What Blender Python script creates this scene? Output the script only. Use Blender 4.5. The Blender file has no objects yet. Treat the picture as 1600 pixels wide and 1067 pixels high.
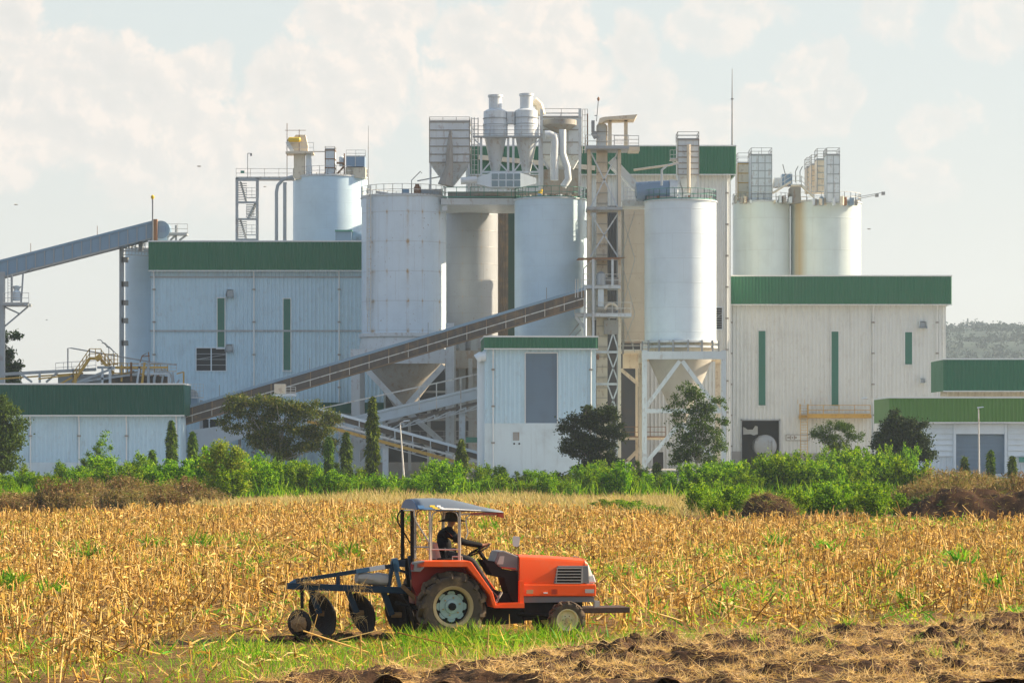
import bpy, math, random
import numpy as np
from mathutils import Vector, Matrix
R = math.radians
random.seed(7)
rng = np.random.default_rng(7)
scene = bpy.context.scene
COL = scene.collection
# ------------------------------------------------------------------ camera
F = 4400.0; CAMH = 3.4; HOR = 695.0            # pixels (1600 wide), metres, horizon row
cam_d = bpy.data.cameras.new("camera"); cam = bpy.data.objects.new("camera", cam_d); COL.objects.link(cam)
cam.location = (0, 0, CAMH); cam.rotation_euler = (R(90), 0, 0)
cam_d.sensor_width = 36; cam_d.lens = 36 * F / 1600; cam_d.shift_y = (HOR - 533.5) / 1600
cam_d.clip_start = 0.5; cam_d.clip_end = 12000
scene.camera = cam
# ------------------------------------------------------------------ light
SUN_EL = 27.0; SUN_AZ = 77.0                    # azimuth clockwise from +Y (the view direction)
EXPOSURE = 1.08
scene.view_settings.view_transform = 'Standard'; scene.view_settings.look = 'None'
scene.view_settings.gamma = 1; scene.view_settings.use_curve_mapping = False
scene.view_settings.exposure = EXPOSURE
sd = bpy.data.lights.new("sun", 'SUN'); sd.energy = 5.0; sd.angle = R(0.6); sd.color = (1.0, 0.82, 0.58)
so = bpy.data.objects.new("sun", sd); COL.objects.link(so)
dirv = Vector((math.sin(R(SUN_AZ)) * math.cos(R(SUN_EL)), math.cos(R(SUN_AZ)) * math.cos(R(SUN_EL)), math.sin(R(SUN_EL))))
so.rotation_euler = dirv.to_track_quat('Z', 'Y').to_euler(); so.location = (80, 0, 60)

class NT:
    """tiny node helper"""
    def __init__(s, tree): s.t = tree; s.n = tree.nodes; s.l = tree.links
    def new(s, kind, **kw):
        n = s.n.new(kind)
        for k, v in kw.items(): setattr(n, k, v)
        return n
    def put(s, sock, v):
        if isinstance(v, bpy.types.NodeSocket): s.l.new(v, sock)
        elif v is not None:
            if sock.type == 'RGBA' and not isinstance(v, (int, float)) and len(v) == 3: v = (*v, 1)
            sock.default_value = v
    def m(s, op, a, b=None, c=None, clamp=False):
        n = s.new('ShaderNodeMath', operation=op, use_clamp=clamp); s.put(n.inputs[0], a)
        if b is not None: s.put(n.inputs[1], b)
        if c is not None: s.put(n.inputs[2], c)
        return n.outputs[0]
    def mix(s, fac, a, b, mode='MIX'):
        n = s.new('ShaderNodeMix', data_type='RGBA', blend_type=mode)
        s.put(n.inputs[0], fac); s.put(n.inputs[6], a); s.put(n.inputs[7], b); return n.outputs[2]
    def step(s, x, a, b, lo=0.0, hi=1.0):
        n = s.new('ShaderNodeMapRange', interpolation_type='SMOOTHSTEP'); s.put(n.inputs[0], x)
        s.put(n.inputs[1], a); s.put(n.inputs[2], b); s.put(n.inputs[3], lo); s.put(n.inputs[4], hi); return n.outputs[0]
    def noise(s, vec, scale=1.0, detail=3.0, rough=0.5, dist=0.0):
        n = s.new('ShaderNodeTexNoise'); s.put(n.inputs['Vector'], vec); n.inputs['Scale'].default_value = scale
        n.inputs['Detail'].default_value = detail; n.inputs['Roughness'].default_value = rough; n.inputs['Distortion'].default_value = dist
        return n.outputs[0]
    def vmul(s, vec, k):
        n = s.new('ShaderNodeVectorMath', operation='MULTIPLY'); s.put(n.inputs[0], vec); n.inputs[1].default_value = k; return n.outputs[0]
    def comb(s, x, y, z):
        n = s.new('ShaderNodeCombineXYZ'); s.put(n.inputs[0], x); s.put(n.inputs[1], y); s.put(n.inputs[2], z); return n.outputs[0]
    def sep(s, v):
        n = s.new('ShaderNodeSeparateXYZ'); s.put(n.inputs[0], v); return n.outputs

# ------------------------------------------------------------------ world: Nishita sky and evening cumulus
def make_world():
    w = bpy.data.worlds.new("World"); scene.world = w; w.use_nodes = True
    N = NT(w.node_tree); N.n.clear()
    out = N.new('ShaderNodeOutputWorld'); bg = N.new('ShaderNodeBackground'); N.l.new(bg.outputs[0], out.inputs[0])
    sky = N.new('ShaderNodeTexSky', sky_type='NISHITA', sun_disc=False)
    sky.sun_elevation = R(SUN_EL); sky.sun_rotation = R(SUN_AZ); sky.air_density = 1.0; sky.dust_density = 2.0; sky.ozone_density = 1.5
    S = 0.1
    bg.inputs[1].default_value = S
    tc = N.new('ShaderNodeTexCoord'); g = tc.outputs['Generated']
    x, y, z = N.sep(g)
    u = N.m('ARCTAN2', x, y); v = N.m('ARCSINE', z)
    co = N.comb(u, v, 0.0)
    n1 = N.noise(co, 22.0, 7.0, 0.58, 0.15); n2 = N.noise(co, 70.0, 5.0, 0.6)
    # cumulus heads: (px, py, rx, ry) as bearings seen from the field
    blobs = [(20, 40, 60, 60), (110, 100, 90, 60), (190, 150, 130, 90), (120, 190, 190, 110), (300, 120, 60, 60), (20, 160, 70, 80), (260, 240, 170, 120),
             (480, 130, 70, 70), (560, 40, 100, 80), (600, 90, 60, 70), (430, 150, 80, 60), (560, 170, 90, 70), (420, 260, 180, 100), (640, 30, 40, 50),
             (720, 60, 70, 60), (850, 50, 80, 70), (900, 120, 60, 60), (860, 160, 70, 70), (760, 170, 120, 90), (985, 80, 55, 50), (1000, 170, 80, 70),
             (1150, 20, 70, 40), (1120, 60, 70, 50), (1260, 110, 60, 50), (1300, 160, 60, 50), (1380, 20, 60, 50), (1560, 60, 70, 60), (1590, 10, 60, 50),
             (1460, 200, 60, 45), (1440, 290, 80, 50), (1090, 220, 80, 60), (1200, 190, 70, 50)]
    du = N.m('MULTIPLY_ADD', n1, 0.034, N.m('ADD', u, -0.017)); dv = N.m('MULTIPLY_ADD', n2, 0.012, N.m('ADD', v, -0.006))
    n1b = N.noise(N.comb(v, u, 3.1), 26.0, 6.0, 0.6); dv = N.m('MULTIPLY_ADD', n1b, 0.03, N.m('ADD', dv, -0.015))
    acc = None
    for px, py, rx, ry in blobs:
        uu = math.atan((px - 800) / F); vv = math.atan((HOR - py) / F)
        a = N.m('MULTIPLY', N.m('SUBTRACT', du, uu), F / rx); b = N.m('MULTIPLY', N.m('SUBTRACT', dv, vv), F / ry)
        d = N.m('SUBTRACT', 1.25, N.m('SQRT', N.m('ADD', N.m('MULTIPLY', a, a), N.m('MULTIPLY', b, b))))
        acc = d if acc is None else N.m('SMOOTH_MAX', acc, d, 0.12)
    n3 = N.noise(co, 48.0, 8.0, 0.62, 0.4); detail = N.noise(co, 130.0, 6.0, 0.65, 0.3)
    acc = N.m('ADD', acc, N.m('ADD', N.m('MULTIPLY_ADD', n3, 1.7, -0.85), N.m('MULTIPLY_ADD', detail, 0.3, -0.15)))
    body = N.m('MULTIPLY', N.step(acc, 0.15, 0.60), N.step(u, 0.02, 0.07, 1.0, 0.55))
    heads = N.step(acc, 0.9, 0.3)
    sh = N.new('ShaderNodeVectorMath', operation='ADD'); N.l.new(co, sh.inputs[0]); sh.inputs[1].default_value = (0.0035, 0.003, 0)
    n3s = N.noise(sh.outputs[0], 48.0, 8.0, 0.62, 0.4); n1s = N.noise(sh.outputs[0], 22.0, 7.0, 0.58, 0.15)
    rel = N.m('ADD', N.m('MULTIPLY', N.m('SUBTRACT', n3, n3s), 1.7), N.m('MULTIPLY', N.m('SUBTRACT', n1, n1s), 2.6))
    lit = N.m('MULTIPLY', N.m('ADD', N.m('MULTIPLY', heads, 0.45), N.step(rel, -0.05, 0.30)), body, clamp=True)
    lit = N.m('MINIMUM', lit, 1.0); shd = N.m('MULTIPLY', N.step(rel, 0.0, -0.28), body)
    # generic cloud everywhere else
    gen = N.step(N.noise(g, 3.0, 6.0, 0.55), 0.4, 0.66, 0.0, 0.75)
    front = N.step(y, 0.8, 0.9)
    low = N.step(v, 0.065, 0.105)                                  # cumulus bases dissolve in the haze
    veil = N.m('MAXIMUM', N.m('MULTIPLY', gen, N.m('SUBTRACT', 1.0, front)), N.m('MULTIPLY', front, 0.94))
    skyc = N.mix(1.0, sky.outputs[0], (0.98, 1.0, 1.06), 'MULTIPLY')
    thin = N.step(v, 0.0, 0.17)
    gapc = N.mix(thin, (3.85, 3.7, 3.35), (3.5, 3.75, 3.65))
    cl = N.mix(veil, skyc, N.mix(front, (3.3, 3.3, 3.2), gapc))
    cmask = N.m('MULTIPLY', N.m('MULTIPLY', body, 0.75), N.m('MULTIPLY', low, front))
    cl = N.mix(cmask, cl, (4.15, 3.88, 3.62))
    cl = N.mix(N.m('MULTIPLY', shd, N.m('MULTIPLY', N.m('MULTIPLY', front, low), 0.45)), cl, (3.6, 3.55, 3.4))
    cl = N.mix(N.m('MULTIPLY', lit, N.m('MULTIPLY', front, low)), cl, (4.7, 4.25, 3.85))
    N.l.new(cl, bg.inputs[0])
make_world()

# ------------------------------------------------------------------ pixel bearings to points at a real distance
def PX(px, Y): return (px - 800.0) * Y / F
def PZ(py, Y): return CAMH + (HOR - py) * Y / F
def P(px, py, Y): return Vector((PX(px, Y), Y, PZ(py, Y)))

# ------------------------------------------------------------------ naming
def tag(o, label=None, cat=None, group=None, kind=None):
    if label: o['label'] = label
    if cat: o['category'] = cat
    if group: o['group'] = group
    if kind: o['kind'] = kind
    return o
def thing(name, label, cat, loc=(0, 0, 0), group=None):
    o = bpy.data.objects.new(name, None); COL.objects.link(o); o.location = loc; o.empty_display_size = 0.5
    return tag(o, label, cat, group)
def wloc(o):
    v = Vector((0, 0, 0))
    while o is not None: v = v + Vector(o.location); o = o.parent
    return v
def copy_tree(o, parent=None):
    c = o.copy(); COL.objects.link(c)
    if parent is not None: c.parent = parent
    for ch in [k for k in ALL if k.parent == o]: ALL.append(copy_tree(ch, c))
    return c
ALL = []

# ------------------------------------------------------------------ mesh collector
class MB:
    def __init__(s): s.v = []; s.f = []
    def add(s, vs, fs):
        b = len(s.v); s.v += [tuple(v) for v in vs]; s.f += [tuple(i + b for i in f) for f in fs]; return s
    def box(s, x0, x1, y0, y1, z0, z1):
        return s.add([(x0, y0, z0), (x1, y0, z0), (x1, y1, z0), (x0, y1, z0), (x0, y0, z1), (x1, y0, z1), (x1, y1, z1), (x0, y1, z1)],
                     [(0, 3, 2, 1), (4, 5, 6, 7), (0, 1, 5, 4), (1, 2, 6, 5), (2, 3, 7, 6), (3, 0, 4, 7)])
    def bar(s, p, q, w=0.1, h=None):
        p = Vector(p); q = Vector(q); h = w if h is None else h
        d = (q - p); 
        if d.length < 1e-6: return s
        d.normalize(); up = Vector((0, 0, 1)) if abs(d.z) < 0.95 else Vector((0, 1, 0))
        a = d.cross(up).normalized(); b = a.cross(d).normalized(); a = a * w / 2; b = b * h / 2
        vs = [p - a - b, p + a - b, p + a + b, p - a + b, q - a - b, q + a - b, q + a + b, q - a + b]
        return s.add(vs, [(0, 1, 2, 3), (7, 6, 5, 4), (0, 4, 5, 1), (1, 5, 6, 2), (2, 6, 7, 3), (3, 7, 4, 0)])
    def tube(s, pts, r, n=8, r2=None, caps=True):
        pts = [Vector(p) for p in pts]; m = len(pts); vs = []; fs = []
        ref = None
        for i, p in enumerate(pts):
            d = (pts[min(i + 1, m - 1)] - pts[max(i - 1, 0)])
            if d.length < 1e-7: d = Vector((0, 0, 1))
            d.normalize()
            if ref is None: ref = Vector((0, 0, 1)) if abs(d.z) < 0.9 else Vector((1, 0, 0))
            a = d.cross(ref).normalized(); b = a.cross(d).normalized(); ref = b
            rr = r if r2 is None else r + (r2 - r) * i / max(1, m - 1)
            if isinstance(r, (list, tuple)): rr = r[i]
            for k in range(n):
                t = 2 * math.pi * k / n; vs.append(p + a * math.cos(t) * rr + b * math.sin(t) * rr)
        for i in range(m - 1):
            for k in range(n): fs.append((i * n + k, i * n + (k + 1) % n, (i + 1) * n + (k + 1) % n, (i + 1) * n + k))
        if caps: fs.append(tuple(range(n))[::-1]); fs.append(tuple((m - 1) * n + k for k in range(n)))
        return s.add(vs, fs)
    def lathe(s, c, prof, n=32, axis='Z', close=True):
        """prof: (radius, height) list from bottom to top"""
        c = Vector(c); vs = []; fs = []; m = len(prof)
        for r, h in prof:
            for k in range(n):
                t = 2 * math.pi * k / n; ct, st = math.cos(t) * r, math.sin(t) * r
                if axis == 'Z': vs.append(c + Vector((ct, st, h)))
                elif axis == 'Y': vs.append(c + Vector((ct, h, -st)))
                else: vs.append(c + Vector((h, ct, st)))
        for i in range(m - 1):
            for k in range(n): fs.append((i * n + k, i * n + (k + 1) % n, (i + 1) * n + (k + 1) % n, (i + 1) * n + k))
        if close:
            fs.append(tuple(range(n))[::-1]); fs.append(tuple((m - 1) * n + k for k in range(n)))
        return s.add(vs, fs)
    def prism(s, poly, y0, y1):
        """poly: (x,z) outline counter-clockwise seen from -y; extruded y0..y1"""
        n = len(poly); vs = [(x, y0, z) for x, z in poly] + [(x, y1, z) for x, z in poly]
        fs = [tuple(range(n)), tuple(range(2 * n - 1, n - 1, -1))] + [(i, i + n, (i + 1) % n + n, (i + 1) % n) for i in range(n)]
        return s.add(vs, fs)
    def frustum(s, c0, sx0, sy0, c1, sx1, sy1):
        vs = []
        for c, sx, sy in ((c0, sx0, sy0), (c1, sx1, sy1)):
            for a, b in ((-1, -1), (1, -1), (1, 1), (-1, 1)): vs.append((c[0] + a * sx / 2, c[1] + b * sy / 2, c[2]))
        return s.add(vs, [(0, 3, 2, 1), (4, 5, 6, 7), (0, 1, 5, 4), (1, 2, 6, 5), (2, 3, 7, 6), (3, 0, 4, 7)])
    def build(s, name, mat, parent=None, smooth=False, label=None, origin=None, bevel=0):
        me = bpy.data.meshes.new(name)
        o0 = wloc(parent) if parent is not None else Vector((0, 0, 0))
        og = Vector(origin) if origin is not None else (o0 if parent is not None else Vector((0, 0, 0)))
        me.from_pydata([(v[0] - og.x, v[1] - og.y, v[2] - og.z) for v in s.v], [], s.f); me.update()
        o = bpy.data.objects.new(name, me); COL.objects.link(o); o.location = og - o0
        if parent is not None: o.parent = parent
        if mat is not None: me.materials.append(mat)
        if smooth:
            me.polygons.foreach_set('use_smooth', [True] * len(me.polygons)); me.set_sharp_from_angle(angle=R(40))
        if bevel:
            b = o.modifiers.new('bevel', 'BEVEL'); b.width = bevel; b.segments = 2; b.limit_method = 'ANGLE'
        if label: o['label'] = label
        ALL.append(o)
        return o

def rail(mb, pts, h=1.05, sp=1.5, n=2, r=0.035, closed=False):
    pts = [Vector(p) for p in pts]
    if closed: pts = pts + [pts[0]]
    for a, b in zip(pts[:-1], pts[1:]):
        L = (b - a).length; k = max(1, int(round(L / sp)))
        for i in range(n): mb.bar(a + Vector((0, 0, h * (i + 1) / n)), b + Vector((0, 0, h * (i + 1) / n)), r * 1.6)
        mb.bar(a + Vector((0, 0, 0.06)), b + Vector((0, 0, 0.06)), 0.03, 0.12)
        for i in range(k + 1):
            p = a.lerp(b, i / k); mb.bar(p, p + Vector((0, 0, h)), r * 1.6)
def ladder(mb, p, z0, z1, w=0.45, cage=True, side=(1, 0, 0)):
    p = Vector(p); s = Vector(side) * w / 2; out = Vector((0, -0.7, 0))
    for k in (-1, 1): mb.bar((p.x + s.x * k, p.y + s.y * k, z0), (p.x + s.x * k, p.y + s.y * k, z1), 0.06)
    z = z0
    while z < z1: mb.bar((p.x - s.x, p.y - s.y, z), (p.x + s.x, p.y + s.y, z), 0.035); z += 0.3
    if cage:
        z = z0 + 2.2
        while z < z1:
            c = [p - s + Vector((0, 0, 0)), p - s * 1.5 + out * 0.6, p + out, p + s * 1.5 + out * 0.6, p + s]
            mb.tube([(q.x, q.y, z) for q in c], 0.025, 4); z += 1.0
        for q in (p - s * 1.5 + out * 0.6, p + out, p + s * 1.5 + out * 0.6): mb.bar((q.x, q.y, z0 + 2.2), (q.x, q.y, z1), 0.035)
def flight(mb, p, q, w=0.8, steps=12):
    p = Vector(p); q = Vector(q); off = Vector((0, w / 2, 0))
    for k in (-1, 1): mb.bar(p + off * k, q + off * k, 0.06, 0.22)
    for i in range(steps):
        t = (i + .5) / steps; c = p.lerp(q, t); mb.box(c.x - .13, c.x + .13, c.y - w / 2, c.y + w / 2, c.z - .02, c.z + .02)
def xbrace(mb, p0, p1, q0, q1, w=0.12):
    mb.bar(p0, q1, w); mb.bar(p1, q0, w)

# ------------------------------------------------------------------ materials
def principled(name):
    m = bpy.data.materials.new(name); m.use_nodes = True; N = NT(m.node_tree)
    bs = N.n['Principled BSDF']; return m, N, bs
def paint(name, col, rough=0.55, metal=0.0, dirt=0.25, dcol=(0.16, 0.12, 0.08), streak=0.35, rust=0.0, scale=1.0, spec=0.4, bump=0.0):
    m, N, bs = principled(name)
    tc = N.new('ShaderNodeTexCoord'); v = tc.outputs['Object']
    inf = N.new('ShaderNodeObjectInfo')
    add = N.new('ShaderNodeVectorMath', operation='ADD'); N.l.new(v, add.inputs[0])
    sc = N.new('ShaderNodeVectorMath', operation='SCALE'); sc.inputs[0].default_value = (37, 19, 11); N.l.new(inf.outputs['Random'], sc.inputs['Scale']); N.l.new(sc.outputs[0], add.inputs[1])
    v = add.outputs[0]
    a = N.noise(v, 0.55 * scale, 5, 0.6)
    b = N.noise(N.vmul(v, (1.7 * scale, 1.7 * scale, 0.13 * scale)), 1.0, 5, 0.65)
    c = N.noise(v, 6.0 * scale, 4, 0.6)
    fac = N.m('ADD', N.m('MULTIPLY', N.step(a, 0.45, 0.75), dirt), N.m('MULTIPLY', N.step(b, 0.5, 0.8), streak), clamp=True)
    fac = N.m('MULTIPLY', fac, N.step(c, 0.2, 0.7, 0.6, 1.0))
    cc = N.mix(fac, col, tuple(col[i] * 0.45 + dcol[i] * 0.55 for i in range(3)))
    if rust:
        r1 = N.noise(v, 2.3 * scale, 6, 0.7); r2 = N.noise(N.vmul(v, (3 * scale, 3 * scale, 0.4 * scale)), 1.0, 4, 0.6)
        rf = N.m('MULTIPLY', N.step(N.m('MULTIPLY', r1, r2), 0.30 - 0.05 * rust, 0.36), min(1, rust))
        cc = N.mix(rf, cc, (0.24, 0.12, 0.05))
    N.put(bs.inputs['Base Color'], cc); bs.inputs['Metallic'].default_value = metal
    N.put(bs.inputs['Roughness'], N.m('ADD', rough - 0.08, N.m('MULTIPLY', fac, 0.35), clamp=True))
    bs.inputs['Specular IOR Level'].default_value = spec
    if bump:
        bp = N.new('ShaderNodeBump'); bp.inputs['Strength'].default_value = bump; N.l.new(c, bp.inputs['Height']); bp.inputs['Distance'].default_value = 0.05
        N.l.new(bp.outputs[0], bs.inputs['Normal'])
    return m
def silo_mat(name, col, r, seam=1.45, angles=(), rustcol=(0.42, 0.30, 0.17), stain=0.5, rough=0.42, yellow=None, seamk=0.35):
    """painted steel plates: ring seams, vertical seams, streaks that run down from the seams"""
    m, N, bs = principled(name)
    tc = N.new('ShaderNodeTexCoord'); v = tc.outputs['Object']; x, y, z = N.sep(v)
    ang = N.m('ARCTAN2', x, N.m('MULTIPLY', y, -1.0))              # 0 faces -Y
    fr = N.m('FRACT', N.m('DIVIDE', z, seam)); line = N.step(N.m('ABSOLUTE', N.m('SUBTRACT', fr, 0.5)), 0.47, 0.495)
    row = N.m('FLOOR', N.m('DIVIDE', z, seam))
    vf = N.m('FRACT', N.m('ADD', N.m('MULTIPLY', ang, r / 2.9), N.m('MULTIPLY', row, 0.37)))
    vline = N.step(N.m('ABSOLUTE', N.m('SUBTRACT', vf, 0.5)), 0.485, 0.497)
    n1 = N.noise(v, 0.5, 5, 0.6); n3 = N.noise(v, 3.0, 5, 0.6)
    str_ = N.noise(N.comb(N.m('MULTIPLY', ang, r * 2.2), 0.0, N.m('MULTIPLY', z, 0.10)), 1.0, 6, 0.62)
    cc = N.mix(N.m('MULTIPLY', N.step(n1, 0.4, 0.75), 0.30), col, tuple(c * 0.72 for c in col))
    cc = N.mix(N.m('MULTIPLY', N.step(str_, 0.5, 0.78), stain * 0.6), cc, (0.34, 0.31, 0.26))
    cc = N.mix(N.m('MULTIPLY', N.m('MAXIMUM', line, vline), N.m('MULTIPLY', n3, seamk)), cc, (0.22, 0.17, 0.13))
    if angles:
        tot = None
        for a, w, k in angles:
            d = N.m('ABSOLUTE', N.m('SUBTRACT', ang, a)); g = N.m('MULTIPLY', N.step(d, w, 0.0), k)
            tot = g if tot is None else N.m('MAXIMUM', tot, g)
        near = N.step(N.m('ABSOLUTE', N.m('SUBTRACT', fr, 0.5)), 0.40, 0.50)
        below = N.m('POWER', fr, 3.0)
        rf = N.m('MULTIPLY', tot, N.m('ADD', N.m('MULTIPLY', near, 0.9), N.m('ADD', 0.12, N.m('MULTIPLY', below, 0.5))))
        rf = N.m('MULTIPLY', rf, N.step(N.noise(v, 1.1, 4, 0.7), 0.30, 0.6), clamp=True)
        cc = N.mix(rf, cc, rustcol)
        spots = N.step(N.noise(v, 4.5, 2, 0.5), 0.70, 0.74)
        cc = N.mix(N.m('MULTIPLY', spots, 0.6), cc, (0.2, 0.12, 0.07))
    if yellow:
        cc = N.mix(N.m('MULTIPLY', N.m('MULTIPLY', N.step(N.m('ABSOLUTE', N.m('SUBTRACT', ang, yellow[0])), yellow[1] * 1.3, 0.0), N.step(str_, 0.2, 0.6, 0.6, 1.0)), 0.8), cc, (0.52, 0.36, 0.15))
    N.put(bs.inputs['Base Color'], cc); bs.inputs['Roughness'].default_value = rough; bs.inputs['Specular IOR Level'].default_value = 0.45
    bp = N.new('ShaderNodeBump'); bp.inputs['Strength'].default_value = 0.25; bp.inputs['Distance'].default_value = 0.05
    N.l.new(N.m('ADD', N.m('MULTIPLY', n1, 0.6), N.m('MAXIMUM', line, vline)), bp.inputs['Height']); N.l.new(bp.outputs[0], bs.inputs['Normal'])
    return m
def foliage(name, cols, trans=0.35, rough=0.55, patch=0.0):
    m, N, bs = principled(name)
    gi = N.new('ShaderNodeNewGeometry'); oi = N.new('ShaderNodeObjectInfo')
    rp = N.new('ShaderNodeValToRGB'); e = rp.color_ramp.elements
    e[0].position = 0; e[0].color = (*cols[0], 1); e[1].position = 1; e[1].color = (*cols[-1], 1)
    for i, c in enumerate(cols[1:-1]): el = e.new((i + 1) / (len(cols) - 1)); el.color = (*c, 1)
    N.l.new(gi.outputs['Random Per Island'], rp.inputs[0])
    hs = N.new('ShaderNodeHueSaturation'); N.l.new(rp.outputs[0], hs.inputs['Color'])
    N.put(hs.inputs['Value'], N.m('MULTIPLY_ADD', oi.outputs['Random'], 0.4, 0.8)); N.put(hs.inputs['Hue'], N.m('MULTIPLY_ADD', oi.outputs['Random'], 0.03, 0.485))
    c = hs.outputs[0]
    if patch:
        pn = N.noise(gi.outputs['Position'], 0.35, 4, 0.6); c = N.mix(N.m('MULTIPLY', N.step(pn, 0.45, 0.7), patch), c, N.mix(1.0, c, (0.62, 0.66, 0.55), 'MULTIPLY'))
    N.l.new(c, bs.inputs['Base Color']); bs.inputs['Roughness'].default_value = rough; bs.inputs['Specular IOR Level'].default_value = 0.08
    tr = N.new('ShaderNodeBsdfTranslucent'); N.l.new(N.mix(1.0, c, (1.25, 1.25, 0.7), 'MULTIPLY'), tr.inputs[0])
    mx = N.new('ShaderNodeMixShader'); mx.inputs[0].default_value = trans
    N.l.new(bs.outputs[0], mx.inputs[1]); N.l.new(tr.outputs[0], mx.inputs[2]); N.l.new(mx.outputs[0], N.n['Material Output'].inputs[0])
    return m
M = dict(
    wall_blue=paint('cladding_shade_blue', (0.50, 0.675, 0.76), 0.5, dirt=0.2, streak=0.35, rust=0.12),  # blue of the sky-lit shade tinted into the cladding colour
    wall_cream=paint('cladding_warm_lit', (0.67, 0.695, 0.66), 0.5, dirt=0.2, streak=0.35, rust=0.12),  # warm light on the right-hand walls tinted into the cladding colour
    wall_white=paint('wall_white', (0.64, 0.72, 0.76), 0.6, dirt=0.25, streak=0.3),
    plaster=paint('plaster', (0.60, 0.70, 0.72), 0.8, dirt=0.4, streak=0.5, bump=0.2),
    green=paint('fascia_green', (0.035, 0.16, 0.085), 0.55, spec=.2, dirt=0.3, streak=0.35, dcol=(0.10, 0.13, 0.09)),
    green_dark=paint('fascia_dark_green', (0.010, 0.085, 0.058), 0.5, spec=.2, dirt=0.1, streak=0.1),
    green_light=paint('fascia_sunlit_green', (0.10, 0.23, 0.055), 0.55, spec=.2, dirt=0.15, streak=0.25),  # green lightened towards olive for the sun on this fascia
    green_strip=paint('green_strip', (0.035, 0.17, 0.12), 0.4, dirt=0.2, streak=0.3),
    cap=paint('metal_flashing', (0.72, 0.74, 0.72), 0.45, dirt=0.1, streak=0.1),
    steel=paint('steel_white', (0.56, 0.60, 0.61), 0.5, dirt=0.3, streak=0.35, rust=0.3),
    steel_grey=paint('steel_grey', (0.36, 0.39, 0.40), 0.5, metal=0.2, dirt=0.3, streak=0.3, rust=0.3),
    steel_beige=paint('steel_beige', (0.68, 0.60, 0.46), 0.6, dirt=0.25, streak=0.35, rust=0.35),
    filter=paint('filter_white', (0.62, 0.67, 0.69), 0.5, dirt=0.3, streak=0.45, rust=0.3),
    dusty=paint('dusty_grey', (0.32, 0.31, 0.28), 0.8, dirt=0.5, streak=0.6, rust=0.4),  # dusty grey, also darkened for the shaded hoppers under the silos
    concrete=paint('concrete', (0.34, 0.33, 0.31), 0.9, dirt=0.5, streak=0.5, bump=0.3),
    concrete_shaded=paint('concrete_shaded', (0.07, 0.075, 0.08), 0.9, dirt=0.5, streak=0.5),  # concrete colour darkened to imitate the shade beneath the silos
    conv_blue=paint('conveyor_blue', (0.22, 0.33, 0.43), 0.45, dirt=0.2, streak=0.4),
    conv_brown=paint('conveyor_brown', (0.11, 0.095, 0.08), 0.8, dirt=0.9, streak=0.8, dcol=(0.36, 0.24, 0.13), scale=1.6),
    blue_duct=paint('blue_duct', (0.20, 0.30, 0.42), 0.35, dirt=0.2, streak=0.3),
    hopper=paint('hopper_grey', (0.42, 0.40, 0.35), .6, dirt=.4, streak=.5), dark_green=paint('dark_green_panel', (0.012, 0.05, 0.04), .6), frame_brown=paint('frame_brown', (0.27, 0.19, 0.12), .8, dirt=.4),
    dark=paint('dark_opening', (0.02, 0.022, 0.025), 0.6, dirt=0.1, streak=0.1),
    shutter=paint('shutter_grey', (0.20, 0.27, 0.33), 0.5, dirt=0.3, streak=0.4),
    rust=paint('rusty_steel', (0.23, 0.12, 0.06), 0.8, dirt=0.4, streak=0.4),
    rail_w=paint('railing_white', (0.60, 0.60, 0.56), 0.5, rust=0.5), rail_g=paint('railing_green', (0.07, 0.26, 0.20), 0.5), rail_y=paint('railing_yellow', (0.55, 0.33, 0.06), 0.5, rust=0.5),
    rail_k=paint('railing_grey', (0.30, 0.31, 0.31), 0.5, rust=0.3),
    yellow=paint('yellow_paint', (0.70, 0.48, 0.03), 0.5), glass=paint('window_glass', (0.20, 0.28, 0.32), 0.12, dirt=0.1, streak=0.1),
    orange=None,
)
HAZE = 0.00017
# ================================================================== buildings
def corr(mb, x0, x1, z0, z1, y, pitch=0.42, depth=0.065, holes=(), nrm=-1):
    """ribbed cladding sheet in the plane y, with real openings"""
    cuts = sorted({x0, x1, *[h[0] for h in holes], *[h[1] for h in holes]})
    for a, b in zip(cuts[:-1], cuts[1:]):
        if b - a < 1e-3: continue
        zs = [(z0, z1)]
        for h in holes:
            if h[0] <= a + 1e-4 and h[1] >= b - 1e-4:
                nz = []
                for q0, q1 in zs:
                    if h[2] > q0: nz.append((q0, min(q1, h[2])))
                    if h[3] < q1: nz.append((max(q0, h[3]), q1))
                zs = nz
        xs = [a]; ys = [y]; k = math.ceil(a / pitch - 1e-6)
        while k * pitch < b:
            c = k * pitch
            for dx, dy in ((-.11, 0), (-.05, depth), (.05, depth), (.11, 0)):
                X = c + dx * pitch / .42 * 1.1
                if a < X < b: xs.append(X); ys.append(y + nrm * dy)
            k += 1
        xs.append(b); ys.append(y)
        for q0, q1 in zs:
            if q1 - q0 < 1e-3: continue
            n = len(xs); vs = [(X, Y, q0) for X, Y in zip(xs, ys)] + [(X, Y, q1) for X, Y in zip(xs, ys)]
            mb.add(vs, [(i, i + 1, i + 1 + n, i + n) for i in range(n - 1)])
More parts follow.
